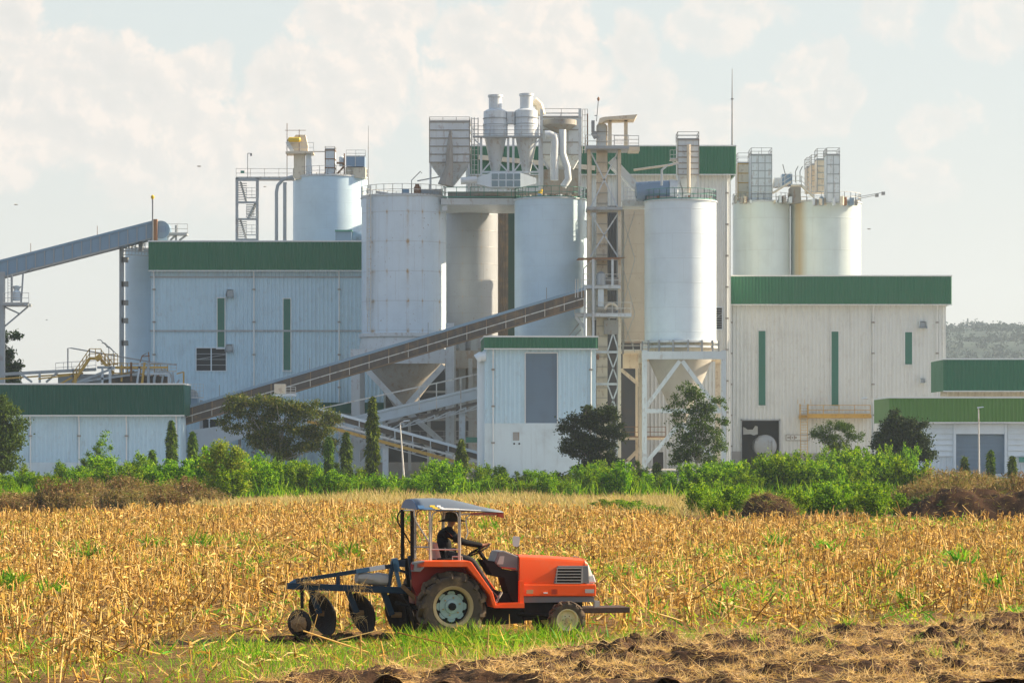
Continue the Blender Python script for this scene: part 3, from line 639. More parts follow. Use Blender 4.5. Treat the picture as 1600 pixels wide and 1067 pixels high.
b1 = bagfilter('large pale bag filter with a dusty central chute, leftmost on the middle silo tops', 671, 734, 191, 254, 289, YT - 1, 3.4, rows=5, railtop=184)
MB().tube([P(704, 203, YT - 1.6), P(703, 225, YT - 1.6), P(702, 262, YT - 1.7), P(696, 290, YT - 1.7)], [.1, .3, .42, .8], 10).build('dusty_chute', M['dusty'], b1)
MB().box(PX(736, YT), PX(747, YT), YT, YT + 1.5, PZ(300, YT), PZ(186, YT)).v
d = MB(); 
for px in (737, 741, 747): d.bar(P(px, 300, YT), P(px, 184, YT), .1)
for py in range(186, 300, 8): d.bar(P(737, py, YT), P(747, py, YT), .05)
d.build('ladder_cage', M['rail_w'], b1)
d = MB(); d.tube([P(720, 283, YT - 2), P(745, 281, YT - 2)], .35, 10); d.build('outlet_duct', M['filter'], b1)
def cyclone(label, cx, w, st, top, mid, bot, Y, sw):
    x = PX(cx, Y); k = Y / F; root = thing('cyclone', label, 'cyclone', (x, Y, PZ(bot, Y)), 'cyclone separators')
    MB().lathe((x, Y, 0), [(w * k * 1.04, PZ(mid, Y)), (w * k * 1.04, PZ(mid - 22, Y)), (w * k, PZ(mid - 24, Y)), (w * k, PZ(top + 1, Y)), (sw * k * 1.3, PZ(top - 2, Y))], 40).build('body', M['filter'], root, smooth=True)
    MB().lathe((x, Y, 0), [(w * k * .32, PZ(bot, Y)), (w * k * .92, PZ(mid, Y))], 40).build('cone', M['steel'], root, smooth=True)
    MB().lathe((x, Y, 0), [(sw * k, PZ(top, Y)), (sw * k, PZ(st + 4, Y)), (sw * k * 1.14, PZ(st + 3.6, Y)), (sw * k * 1.14, PZ(st, Y)), (sw * k * .9, PZ(st, Y)), (sw * k * .9, PZ(st + 6, Y))], 32).build('stack', M['filter'], root, smooth=True)
    d = MB()
    for py in (top + 12, top + 22): d.lathe((x, Y, PZ(py, Y)), [(w * k * 1.06, -.04), (w * k * 1.06, .04)], 40)
    d.build('band', M['steel_grey'], root, smooth=True)
    return root
cy1 = cyclone('white cyclone with short wide stack, left one of the pair', 774, 18.5, 149, 174, 216, 272, YT, 10.3)
cy2 = cyclone('white cyclone with short wide stack, right one of the pair', 822.5, 18.5, 147, 173, 216, 272, YT, 10)
MB().bar(P(792, 185, YT), P(804, 185, YT), 1.0, 1.2).build('link_duct', M['filter'], cy1)
d = MB(); d.tube([P(834, 158, YT + 1), P(842, 165, YT + 1), P(846, 180, YT + 1)], .45, 10); d.build('outlet_pipe', M['steel_beige'], cy2)
cp = thing('cyclone_platform', 'steel platform with railing and braced legs around the two cyclones', 'platform', (PX(795, YT), YT, PZ(300, YT)))
MB().box(PX(739, YT), PX(845, YT), YT - 1.9, YT - 1.3, PZ(218, YT), PZ(215.5, YT)).build('deck', M['steel_grey'], cp)
d = MB(); rail(d, [P(739, 215.5, YT - 1.85), P(845, 215.5, YT - 1.85)], sp=2.8, h=1.15, n=3, r=.03); d.build('railing', M['rail_k'], cp)
for px in (752, 794, 802, 843):
    MB().box(PX(px, YT) - .12, PX(px, YT) + .12, YT - 1.7, YT - 1.45, PZ(300, YT), PZ(218, YT)).build('leg', M['steel'], cp)
for a, b in (((742, 219), (752, 228)), ((754, 268), (766, 254)), ((780, 254), (793, 268)), ((803, 268), (814, 254)), ((828, 235), (842, 219)), ((832, 254), (842, 268))): MB().bar(P(a[0], a[1], YT - 1.6), P(b[0], b[1], YT - 1.6), .13).build('brace', M['steel'], cp)
MB().bar(P(752, 269, YT - 1.6), P(843, 269, YT - 1.6), .18).build('tie', M['steel'], cp)
# windowed duct
wd = thing('windowed_duct', 'white tapered duct box with a grid of eight grey panes below the cyclones', 'duct', (PX(790, YT - 2.5), YT - 2.5, PZ(300, YT)))
Yw = YT - 2.6
MB().box(PX(767, Yw), PX(813, Yw), Yw, Yw + 2, PZ(293, Yw), PZ(270, Yw)).build('casing', M['wall_white'], wd)
for sgn, a, b in ((-1, 767, 743), (1, 813, 838)):
    z1_, z0_ = PZ(270, Yw), PZ(293, Yw); zm = (z0_ + z1_) / 2; xa, xb = PX(a, Yw), PX(b, Yw)
    MB().add([(xa, Yw, z0_), (xa, Yw + 2, z0_), (xa, Yw + 2, z1_), (xa, Yw, z1_), (xb, Yw + .6, zm - .3), (xb, Yw + 1.4, zm - .3), (xb, Yw + 1.4, zm + .25), (xb, Yw + .6, zm + .25)],
             [(0, 1, 5, 4), (1, 2, 6, 5), (2, 3, 7, 6), (3, 0, 4, 7), (4, 5, 6, 7)]).build('taper', M['wall_white'], wd)
for i in range(4):
    for j in range(2): x = 768.4 + i * 11.7; y = 271.6 + j * 11; MB().box(PX(x, Yw), PX(x + 9.6, Yw), Yw - .05, Yw - .004, PZ(y + 9, Yw), PZ(y, Yw)).build('pane', M['glass'], wd)
# filter 2 block with curved pipes
b2 = bagfilter('large framed bag filter block behind curved pipes, right of the two cyclones', 846, 908, 184, 242, 286, YT + 1.5, 4.2, rows=3, cols=3, railtop=171)
MB().lathe((PX(875, YT), YT + 1.4, 0), [(.5, PZ(206, YT)), (1.7, PZ(194, YT)), (1.7, PZ(186, YT))], 24).build('dusty_hood', M['dusty'], b2, smooth=True)
MB().tube([P(879, 203, YT - .6), P(879, 240, YT - .6), P(886, 262, YT - .6), P(888, 280, YT - .6), P(880, 292, YT - .6)], .36, 14).build('pipe', M['filter'], b2, smooth=True)
MB().tube([P(852, 211, YT - .8), P(858, 210, YT - .8), P(866, 213, YT - .8), P(867, 222, YT - .8), P(866, 240, YT - .8), P(866, 282, YT - .8)], [.45, .4, .42, .42, .44, .42], 14).build('pipe', M['filter'], b2, smooth=True)
d = MB(); d.box(PX(848, YT + 2), PX(905, YT + 2), YT + 2, YT + 5, PZ(300, YT), PZ(262, YT)); d.build('lower_casing', M['dusty'], b2)
for px in (846, 906): MB().box(PX(px, YT) - .14, PX(px, YT) + .14, YT - .3, YT, PZ(305, YT), PZ(171, YT)).build('leg', M['steel'], b2)
d = MB(); 
for px in (910, 914, 918): d.bar(P(px, 240, YT + 2), P(px, 171, YT + 2), .07)
for py in range(171, 240, 9): d.bar(P(910, py, YT + 2), P(918, py, YT + 2), .05)
d.build('ladder_cage', M['rail_w'], b2)
b3 = bagfilter('slim ribbed filter with hopper on the sunlit silo, before the green fascia', 1059, 1092, 219, 273, 302, 276, 3.0, rows=6, railtop=207)
MB().tube([P(1076, 302, 275.6), P(1076, 226, 275.6)], .18, 10).build('down_pipe', M['steel_beige'], b3)
MB().tube([P(990, 266, 275), P(1048, 258, 275), P(1060, 254, 275)], .12, 8).build('pipe', M['steel_beige'], b3)
MB().tube([P(1034, 290, 275), P(1034, 266, 275), P(1042, 259, 275), P(1060, 255, 275)], .12, 8).build('pipe', M['steel'], b3)
d = MB(); rail(d, [P(1047, 249, 276.5), P(1059, 249, 276.5)], sp=.4, h=.9, r=.03); d.box(PX(1047, 276.5), PX(1059, 276.5), 276, 278, PZ(250, 276.5), PZ(249, 276.5)); d.bar(P(1048, 250, 276.5), P(1059, 258, 276.5), .1); d.build('balcony', M['rail_w'], b3)
# blue drum on silo 5 side
bt = thing('blue_drum', 'horizontal blue grey drum with rounded white end beside the slim filter', 'tank', (PX(1025, 276), 277, PZ(316, 276)))
MB().tube([P(992, 300, 277), P(994, 300, 277), P(1046, 297, 277), P(1047, 297, 277)], [.2, .95, .95, .2], 24).build('drum', M['blue_duct'], bt, smooth=True)
MB().tube([P(1046, 297, 276.8), P(1058, 297, 276.8), P(1063, 298, 276.8)], [1.02, .98, .3], 24).build('end_cap', M['filter'], bt, smooth=True)
MB().box(PX(1010, 277), PX(1050, 277), 276, 278, PZ(316, 277), PZ(308, 277)).build('saddle', M['dusty'], bt)
d = MB(); rail(d, [P(975, 314, 279), P(1010, 314, 279)], sp=.9, h=1.3, n=3, r=.04); d.box(PX(972, 279), PX(1012, 279), 279, 283, PZ(322, 279), PZ(314, 279)); d.build('side_walkway', M['steel'], bt)
MB().bar(P(955, 250, 279.5), P(1003, 302, 279.5), .75).build('inclined_chute', M['filter'], bt)
MB().bar(P(955, 262, 280.5), P(995, 302, 280.5), .3).build('chute_beam', M['steel'], bt)

# far right filters
fr1 = bagfilter('pale panelled filter tower on the satin silo beside the tall hall', 1174, 1206, 243, 315, None, 336, 4, mat='filter', rows=6, cols=3, railtop=232, seam='steel_grey')
bagfilter('small greenish filter partly hidden by the tall hall corner on a far silo', 1153, 1173, 256, 316, None, 340, 4, mat='steel_beige', rows=4, railtop=240, seam='rail_y')
for i, (a, b, t, bt_, y, rt, lab) in enumerate(((1292, 1312, 243, 316, 333, 232, 'blue grey filter tower nearest the right end of the far silo tops'), (1277, 1291, 250, 300, 337, 233, 'slim cream filter just left of the blue grey filter tower'),
                      (1268, 1277, 258, 300, 341, 243, 'third filter from the right on the far silo tops, thin and cream'), (1261, 1268, 262, 300, 345, 247, 'leftmost thin filter of the far right row, beside the stair'))):
    bagfilter(lab, a, b, t, bt_, None, y, 3, mat='filter' if i == 0 else 'steel_beige', rows=5, cols=2 if i == 0 else 1, railtop=rt, seam='steel_grey')
gl = thing('roof_stair', 'cream stair gallery climbing over the gap between the far satin silos', 'stairs', (PX(1240, 336), 336, PZ(318, 336)))
for a, b in (((1207, 302), (1236, 284)), ((1236, 290), (1252, 290)), ((1252, 290), (1272, 308))):
    MB().bar(P(a[0], a[1], 334), P(b[0], b[1], 334), .5, .25).build('flight', M['steel_beige'], gl)
    d = MB(); rail(d, [P(a[0], a[1], 333.6), P(b[0], b[1], 333.6)], sp=.8, h=1.1, r=.035); d.build('railing', M['rail_w'], gl)
MB().box(PX(1237, 336), PX(1250, 336), 335, 340, PZ(318, 336), PZ(291, 336)).build('shaft', M['dusty'], gl)
MB().box(PX(1222, 338), PX(1238, 338), 338, 340, PZ(290, 338), PZ(272, 338)).build('blue_bin', M['blue_duct'], gl)
MB().box(PX(1210, 338), PX(1222, 338), 338, 340, PZ(292, 338), PZ(278, 338)).build('grey_bin', M['filter'], gl)
for a, b, c in (((1229, 280), (1225, 265), 1), ((1243, 285), (1243, 268), 0), ((1250, 285), (1250, 268), 0)):
    d = MB(); d.bar(P(a[0], a[1], 336), P(b[0], b[1], 336), .1); d.bar(P(b[0], b[1], 336), P(b[0] + (4 if c == 0 else -2), b[1] - 8, 336), .1); d.build('lamp_arm', M['rail_k'], gl)
la = thing('flood_lamp', 'long thin lamp arm reaching right from the rim of the rightmost far silo', 'lamp', P(1342, 308, 335), 'lamp arms')
d = MB(); d.bar(P(1336, 309, 335), P(1380, 301, 335), .07); d.bar(P(1336, 312, 335), P(1370, 305, 335), .06); d.build('arm', M['rail_k'], la)
for p in ((1370, 305), (1380, 302)): MB().box(PX(p[0], 335) - .2, PX(p[0], 335) + .2, 334.8, 335.2, PZ(p[1] + 3, 335), PZ(p[1] - 2, 335)).build('lamp_head', M['rail_k'], la)
# clutter on the far rims
cl = thing('rooftop_machinery', 'small pipes and pumps around the rim of the satin silo by the tall hall', 'machinery', P(1160, 316, 334))
random.seed(3)
for i in range(14):
    px = random.choice([random.uniform(1146, 1174), random.uniform(1208, 1236)]); h = random.uniform(3, 12); w = random.uniform(1.5, 4)
    MB().box(PX(px, 334), PX(px + w, 334), 333.5 + random.random(), 335.5, PZ(317, 334), PZ(317 - h, 334)).build('pump', M[random.choice(['dusty', 'steel_beige', 'rust', 'filter'])], cl)

# ================================================================== elevator tower
YV = 275
ev = thing('elevator_tower', 'tall open steel bucket elevator tower with cross braces between two silos', 'tower', (PX(945, YV), YV, 0))
for px, y, m in ((920, YV, 'steel_beige'), (968, YV, 'steel_beige'), (922, YV + 3, 'steel_beige'), (966, YV + 3, 'steel_grey')):
    MB().box(PX(px, y) - .15, PX(px, y) + .15, y - .15, y + .15, 0, PZ(235 if px > 960 else 232, y)).build('column', M[m], ev)
MB().box(PX(932, YV + 1), PX(949, YV + 1), YV + .6, YV + 1.6, 0, PZ(195, YV)).build('elevator_leg', M['steel_beige'], ev)
MB().box(PX(933, YV + 1), PX(947, YV + 1), YV + .5, YV + .58, PZ(229, YV), PZ(193, YV)).build('elevator_head', M['filter'], ev)
d = MB()
for py in list(range(205, 640, 16)): d.box(PX(931, YV + .6), PX(950, YV + .6), YV + .42, YV + .49, PZ(py + .7, YV), PZ(py, YV))
d.build('leg_flange', M['dusty'], ev)
lv = [232, 330, 405, 447, 490, 550, 600, 650, 700, 745]
for a, b in zip(lv[:-1], lv[1:]):
    if a in (405, 447): continue
    for (l, r_) in ((920, 968),) if a < 490 else ((949, 967),):
        d = MB(); xbrace(d, P(l, a, YV), P(r_, a, YV), P(l, b, YV), P(r_, b, YV), .13); d.build('cross_brace', M['steel'], ev)
    MB().bar(P(920, b, YV), P(968, b, YV), .22).build('girt', M['steel'], ev)
for a, b in ((330, 405), (405, 490), (490, 550)):
    d = MB(); xbrace(d, P(970, a, YV + 6), P(992, a, YV + 6), P(970, b, YV + 6), P(992, b, YV + 6), .06); d.build('cross_brace', M['steel_grey'], ev)
MB().box(PX(972, YV + 6), PX(975, YV + 6), YV + 6, YV + 6.3, PZ(550, YV), PZ(320, YV)).build('column', M['dusty'], ev)
for px0, px1, py, ext in ((915, 982, 230, 4), (916, 972, 325, 3.5), (911, 969, 447, 3.5), (898, 986, 491, 4)):
    MB().box(PX(px0, YV), PX(px1, YV), YV - 1.2, YV - 1.2 + ext, PZ(py + 4.5, YV), PZ(py, YV)).build('platform', M['steel'] if py > 400 else M['steel_grey'], ev)
    if py != 325:
        d = MB(); rail(d, [P(px0, py, YV - 1.15), P(px1, py, YV - 1.15)], sp=1.6, h=1.15, r=.04); d.build('railing', M['rail_w'], ev)
MB().box(PX(982, YV), PX(999, YV), YV - .8, YV + 2, PZ(237, YV), PZ(231, YV)).build('platform', M['steel_beige'], ev)
d = MB(); rail(d, [P(960, 230, YV - .7), P(998, 230, YV - .7)], sp=1.6, h=1.1, n=3, r=.03); d.build('railing', M['rail_k'], ev)
cn = MB(); pts = [(935, 192), (937, 185), (944, 183), (996, 179), (992, 186), (948, 187), (940, 192)]
vs = [P(a, b, YV - 1) for a, b in pts] + [P(a, b, YV - 1) + Vector((0, 3.2, 0)) for a, b in pts]; n = len(pts)
cn.add(vs, [tuple(range(n))] + [tuple(range(2 * n - 1, n - 1, -1))] + [(i, i + n, (i + 1) % n + n, (i + 1) % n) for i in range(n)]); cn.build('canopy_roof', M['steel_beige'], ev)
for px in (953, 978): MB().box(PX(px, YV) - .18, PX(px, YV) + .18, YV, YV + .3, PZ(231, YV), PZ(186, YV)).build('canopy_post', M['steel_beige'], ev)
MB().box(PX(951, YV), PX(980, YV), YV, YV + .2, PZ(190, YV), PZ(188, YV)).build('canopy_beam', M['steel_beige'], ev)
d = MB(); d.box(PX(924, YV), PX(929, YV), YV - .3, YV + .3, PZ(207, YV), PZ(189, YV)); d.bar(P(927, 207, YV), P(932, 216, YV), .5); d.build('motor', M['rail_k'], ev)
d = MB(); d.bar(P(932, 190, YV), P(935, 156, YV), .07); d.bar(P(929, 181, YV), P(933, 181, YV), .08); d.build('mast', M['rail_k'], ev)
MB().lathe(P(935, 155, YV), [(.06, -.2), (.14, 0), (.05, .2)], 8).build('beacon', M['rust'], ev)
d = MB(); d.bar(P(918, 470, YV), P(918, 178, YV), .12); d.build('conduit', M['rust'], ev)
# conveyor drive house on the tower
MB().add([P(900, 407, YV - 1.4), P(968, 405, YV - 1.4), P(980, 402, YV - 1.4), P(968, 402, YV - 1.4), P(904, 403, YV - 1.4), P(900, 407, YV + 2), P(968, 405, YV + 2), P(980, 402, YV + 2), P(968, 402, YV + 2), P(904, 403, YV + 2)],
         [(0, 1, 2, 3, 4), (9, 8, 7, 6, 5), (0, 5, 6, 1), (1, 6, 7, 2), (2, 7, 8, 3), (3, 8, 9, 4), (4, 9, 5, 0)]).build('drive_roof', M['rust'], ev)
for px in (912, 927, 957): MB().bar(P(px, 740 if px < 920 else 447 if px > 940 else 550, YV - 1.3), P(px + (8 if px == 912 else 0), 418 if px == 912 else 405, YV - 1.3) if px != 912 else P(914, 447, YV - 1.3), .22).build('post', M['steel'], ev)
d = MB(); d.tube([P(912, 447, YV - 1.3), P(912, 420, YV - 1.3), P(924, 407, YV - 1.3)], .07, 6); d.build('roof_bracket', M['rail_w'], ev)
MB().tube([P(939, 446, YV - .9), P(939, 428, YV - .9), P(939, 424, YV - .9)], [.5, .48, .1], 14).build('gearbox', M['steel_grey'], ev, smooth=True)
MB().box(PX(946, YV), PX(966, YV), YV - .6, YV + .4, PZ(446, YV), PZ(434, YV)).build('drive_unit', M['dusty'], ev)
MB().box(PX(934, YV), PX(943, YV), YV - .9, YV - .2, PZ(480, YV), PZ(452, YV)).build('chute', M['wall_white'], ev)
MB().tube([P(955 + 9.5 * math.cos(t_), 484 - 9.5 * math.sin(t_), YV - 1) for t_ in [k * math.pi / 10 for k in range(11)]], .14, 8).build('arched_guard', M['steel_beige'], ev, smooth=True)
MB().lathe(P(955, 484, YV - .6), [(.5, -.2), (.5, .2)], 20, 'Y').build('pulley', M['dusty'], ev, smooth=True)
MB().box(PX(944, YV), PX(966, YV), YV - .2, YV + .6, PZ(522, YV), PZ(500, YV)).build('panel_box', M['dusty'], ev)
MB().bar(P(899, 495, YV - 1), P(914, 512, YV - 1), .3).build('platform_brace', M['steel'], ev)
for a, b in (((868, 552), (905, 505)), ((880, 545), (908, 515))): MB().bar(P(a[0], a[1], YV), P(b[0], b[1], YV), .12).build('guy_brace', M['steel_grey'], ev)
MB().lathe(P(934, 558, YV - .4), [(.1, -.25), (.16, .1), (.05, .3)], 10).build('red_lamp', M['rust'], ev)

# ================================================================== conveyors
def conveyor(label, name, a, b, Y0, Y1, thick, m_side, m_top, m_bot=None, railc=None, seg=2.6, w=1.6, truss=False, group='sloping conveyors', posts=()):
    """a,b: top line pixels; thick: height in pixels"""
    A, B = P(a[0], a[1], Y0), P(b[0], b[1], Y1); root = thing(name, label, 'conveyor', (A + B) / 2, group)
    T = Vector((0, 0, thick * Y0 / F)); W = Vector((0, w, 0)); L = (B - A).length; n = int(L / seg)
    t = Vector((0, 0, .22))
    d = MB(); 
    def slab(d, p, q, h0, h1, y0, y1):
        v = [p + Vector((0, y0, h0)), q + Vector((0, y0, h0)), q + Vector((0, y1, h0)), p + Vector((0, y1, h0)), p + Vector((0, y0, h1)), q + Vector((0, y0, h1)), q + Vector((0, y1, h1)), p + Vector((0, y1, h1))]
        d.add(v, [(0, 3, 2, 1), (4, 5, 6, 7), (0, 1, 5, 4), (1, 2, 6, 5), (2, 3, 7, 6), (3, 0, 4, 7)])
    slab(d, A, B, -.24, 0.02, -.1, w + .1); d.build('cover', M[m_top], root)
    if not truss:
        d = MB(); slab(d, A, B, -T.z, -.25, 0, w); d.build('side_panel', M[m_side], root)
    else:
        d = MB(); slab(d, A, B, -T.z * .4, -.25, .3, w - .3); d.build('belt_frame', M[m_side], root)
    d = MB()
    for i in range(n + 1):
        p = A.lerp(B, i / n)
        for yy in (-.06, w + .02):
            d.box(p.x - .05, p.x + .05, p.y + yy - .03, p.y + yy + .03, p.z - T.z, p.z - .24)
            if truss and i < n:
                q = A.lerp(B, (i + 1) / n); d.bar(p + Vector((0, yy, -T.z)), q + Vector((0, yy, -T.z * .45)), .09)
    slab(d, A, B, -T.z - .08, -T.z, -.1, .08); slab(d, A, B, -T.z - .08, -T.z, w - .08, w + .1); 
    d.build('frame', M[m_bot or 'steel_grey'], root)
    if railc:
        d = MB(); o = Vector((0, -.35, 0)); h = Vector((0, 0, -T.z * .62))
        d.bar(A + o + h, B + o + h, .09)
        for i in range(n + 1): p = A.lerp(B, i / n) + o; d.bar(p + h, p + Vector((0, .1, -T.z)), .05)
        d.build('handrail', M[railc], root)
    for px, yb in posts:
        tt = (PX(px, Y0) - A.x) / (B.x - A.x); p = A.lerp(B, tt) + Vector((0, 0, -T.z)); MB().box(p.x - .28, p.x + .28, p.y + .3, p.y + .9, 0, p.z).build('support_post', M['steel'], root)
    return root
cv = conveyor('very long brown conveyor with white handrail climbing to the elevator tower', 'conveyor', (270, 641), (912, 450), 270, 272, 27, 'conv_brown', 'conv_blue', m_bot='frame_brown', railc='rail_w', seg=1.9)
for px in (484, 669, 854, 343): 
    t = (px - 270) / 642; y = 641 - 191 * t; MB().bar(P(px, y, 271), P(px, y - 18, 271), .06).build('marker_rod', M['rail_k'], cv)
for px in (899, 903, 909): MB().bar(P(px, 465, 270), P(px, 436, 270), .07).build('head_post', M['rail_w'], cv)
cu = conveyor('blue grey enclosed conveyor gallery rising from the left edge to the slim silo head', 'conveyor', (-60, 422), (243, 344), 298, 298, 26, 'conv_blue', 'conv_blue', w=2.4, seg=1.0)
d = MB(); d.lathe(P(253, 360, 299), [(.95, -.9), (.95, .9)], 24, 'Y'); d.build('head_drum', M['conv_blue'], cu, smooth=True)
MB().box(PX(245, 299), PX(262, 299), 298.2, 299.8, PZ(378, 299), PZ(360, 299)).build('head_chute', M['wall_blue'], cu)
MB().box(PX(246, 298), PX(260, 298), 298.05, 298.18, PZ(363, 298), PZ(353, 298)).build('blue_plate', M['blue_duct'], cu)
MB().box(PX(239, 298), PX(246, 298), 297.6, 298.4, PZ(376, 298), PZ(343, 298)).build('end_frame', M['rust'], cu)
MB().box(PX(262, 299), PX(293, 299), 298.3, 300, PZ(368, 299), PZ(365.5, 299)).build('head_platform', M['steel_grey'], cu)
d = MB(); rail(d, [P(262, 365, 298.3), P(293, 365, 298.3)], sp=.9, h=1.0, r=.03); d.build('platform_railing', M['rail_w'], cu)
for a, b in (((275, 378), (275, 352)), ((266, 376), (276, 366)), ((280, 376), (292, 367))): MB().bar(P(a[0], a[1], 299), P(b[0], b[1], 299), .2).build('platform_brace', M['steel_grey'], cu)
d = MB(); d.bar(P(238.5, 376, 297.4), P(238.5, 310, 297.4), .14); d.build('mast', M['rail_k'], cu)
MB().lathe(P(238.5, 308, 297.4), [(.08, -.25), (.2, -.1), (.2, .08), (.05, .22)], 12).build('warning_lamp', M['yellow'], cu, smooth=True)
for px, py in ((152, 365), (48, 392)): MB().bar(P(px, py + 5, 298), P(px, py - 12, 298), .05).build('marker_rod', M['rust'], cu)
for px, pt in ((190, 385), (220, 371)): MB().box(PX(px, 300) - .22, PX(px, 300) + .22, 299.8, 300.3, 0 if px < 200 else PZ(392, 300), PZ(pt, 300)).build('support_post', M['steel_grey'], cu)
for py in (405, 443, 472, 500, 535): MB().box(PX(190, 300), PX(200, 300), 299.8, 300.3, PZ(py + 5, 300), PZ(py - 3, 300)).build('tie', M['dusty'], cu)
d = MB()
for py in (388, 392, 398): d.bar(P(192, py, 299), P(236, py + (2 if py > 390 else 0), 299), .08)
for px in range(196, 236, 5): d.bar(P(px, 398, 299), P(px + 2, 378, 299), .05)
d.bar(P(192, 380, 299), P(236, 394, 299), .1); d.build('roof_truss', M['steel_grey'], cu)
# left support tower of the gallery
lt = thing('gallery_tower', 'steel support tower with railed bracket platform and hanging bucket at the left edge', 'tower', (PX(0, 297), 297, 0))
for px in (-22, 3): MB().box(PX(px, 297) - .3, PX(px, 297) + .3, 296.7, 297.3, 0, PZ(425, 297)).build('column', M['steel_grey'], lt)
MB().box(PX(5, 297), PX(45, 297), 296, 299, PZ(478, 297), PZ(474, 297)).build('platform', M['steel_grey'], lt)
d = MB(); rail(d, [P(5, 474, 296), P(45, 474, 296)], sp=.9, h=1.1, r=.03); d.build('railing', M['rail_w'], lt)
for a, b in (((44, 479), (5, 512)), ((6, 479), (30, 490)), ((18, 474), (18, 430)), ((33, 474), (36, 428))): MB().bar(P(a[0], a[1], 297), P(b[0], b[1], 297), .16).build('brace', M['steel_grey'], lt)
d = MB(); ladder(d, P(16, 0, 296.5), PZ(474, 297), PZ(430, 297), w=.5, cage=False); d.build('ladder', M['rail_w'], lt)
MB().lathe(P(26, 470, 297), [(.4, 0), (.45, .9), (.25, 1.1), (.5, 1.5), (.1, 1.6)], 14).build('hanging_bucket', M['wall_white'], lt, smooth=True)
MB().tube([P(0, 434, 297), P(35, 428, 297), P(52, 418, 297)], .06, 6).build('cable', M['rail_k'], lt)

# conveyors under the big silo
c3_ = conveyor('white tubular conveyor cover rising right behind the cypress into the tower house', 'conveyor', (538, 654), (752, 603), 274, 274, 17, 'wall_white', 'wall_white', m_bot='wall_white', seg=6)
c4_ = conveyor('open truss conveyor beneath the white tubular cover, meeting the tower house', 'conveyor', (606, 662), (752, 626), 272, 272, 10, 'conv_brown', 'conv_brown', m_bot='steel', truss=True, seg=1.4, posts=((722, 0),))
uf = thing('under_structure', 'grey steel framework and walkways in the shade behind the crossing conveyors', 'frame', (PX(650, 286), 286, 0))
for a, b, w_ in (((570, 655), (750, 655), .3), ((600, 612), (750, 612), .22), ((570, 690), (750, 690), .35), ((640, 735), (640, 600), .3), ((670, 735), (670, 640), .35), ((600, 735), (600, 640), .3), ((735, 735), (735, 560), .4), ((660, 690), (703, 735), .25), ((703, 690), (740, 735), .25), ((600, 690), (640, 655), .2), ((680, 655), (703, 612), .2), ((703, 612), (735, 655), .2)):
    MB().bar(P(a[0], a[1], 286), P(b[0], b[1], 286), w_).build('member', M['steel_grey'], uf)
for py in (655, 690): d = MB(); rail(d, [P(600, py, 285), P(750, py, 285)], sp=1.2, h=1.1, r=.03); d.build('railing', M['rail_k'], uf)
c5_ = conveyor('brown and white conveyor sloping down to the right, lower one of the crossing pair', 'conveyor', (478, 631), (756, 708), 268, 268, 31, 'conv_brown', 'wall_white', m_bot='steel', truss=True, seg=1.6, posts=((602, 0),))
d = MB(); d.bar(P(480, 652, 267.5), P(756, 724, 267.5), .2); d.build('handrail', M['rail_w'], c5_)
d = MB(); d.bar(P(480, 658, 267.7), P(756, 733, 267.7), .3); d.build('belt', M['rail_y'], c5_)
d = MB(); d.bar(P(470, 645, 271), P(752, 583, 271), .12)
for px in (655, 682, 720): d.bar(P(px, 640, 271), P(px, 583 + (752 - px) * .22, 271), .1)
d.build('handrail', M['rail_w'], c3_)
jb = thing('transfer_box', 'small cream transfer box below the long brown conveyor, above the feathery tree', 'machine', P(437, 615, 268))
MB().box(PX(429, 268), PX(446, 268), 267.5, 269, PZ(616, 268), PZ(600, 268)).build('casing', M['steel_beige'], jb, bevel=.05)
d = MB(); rail(d, [P(446, 616, 267.6), P(462, 616, 267.6)], sp=.5, h=.7, n=3, r=.03); d.build('railing', M['rail_w'], jb)
MB().box(PX(424, 268), PX(462, 268), 267.4, 269.2, PZ(619, 268), PZ(616, 268)).build('base', M['wall_white'], jb)

# ================================================================== stair tower, walkway and equipment on silo 6
YQ = 322
st = thing('stair_tower', 'open grey steel stair tower with railed bridge to the wide rear silo', 'stairs', (PX(385, YQ), YQ, 0))
for px in (370, 402): MB().box(PX(px, YQ) - .13 * 1.2, PX(px, YQ) + .16, YQ, YQ + .3, 0, PZ(278, YQ)).build('column', M['steel_grey'], st)
for py in (281, 316, 342, 374): MB().box(PX(368, YQ), PX(404, YQ), YQ - .05, YQ + .25, PZ(py + 2, YQ), PZ(py - 1, YQ)).build('beam', M['steel_grey'], st)
for (a, b) in (((376, 284), (385, 316)), ((400, 318), (388, 342)), ((376, 344), (385, 374))):
    d = MB(); flight(d, P(a[0], a[1], YQ + 1), P(b[0], b[1], YQ + 1), w=1.2, steps=9)
    x0 = min(a[0], b[0])
    for i in range(9): py = a[1] + (b[1] - a[1]) * (i + .5) / 9; d.box(PX(x0 - 4, YQ), PX(x0 + 9, YQ), YQ + .4, YQ + .7, PZ(py + 1, YQ), PZ(py, YQ))
    d.build('flight', M['steel_grey'], st)
for py in (300, 330, 358):
    d = MB(); rail(d, [P(385, py + 10, YQ), P(402, py + 10, YQ)], sp=.6, h=1.2, n=3, r=.03); d.build('railing', M['rail_w'], st)
MB().box(PX(368, YQ), PX(460, YQ), YQ, YQ + 1.4, PZ(281, YQ), PZ(278, YQ)).build('bridge', M['steel_grey'], st)
d = MB(); rail(d, [P(369, 278, YQ), P(458, 278, YQ)], sp=1.7, h=1.05, r=.03); rail(d, [P(369, 278, YQ + 1.4), P(458, 278, YQ + 1.4)], sp=1.7, h=1.05, r=.03); d.build('bridge_railing', M['rail_w'], st)
MB().box(PX(376, YQ), PX(382, YQ), YQ - .1, YQ - .04, PZ(271, YQ), PZ(267, YQ)).build('green_sign', M['rail_g'], st)
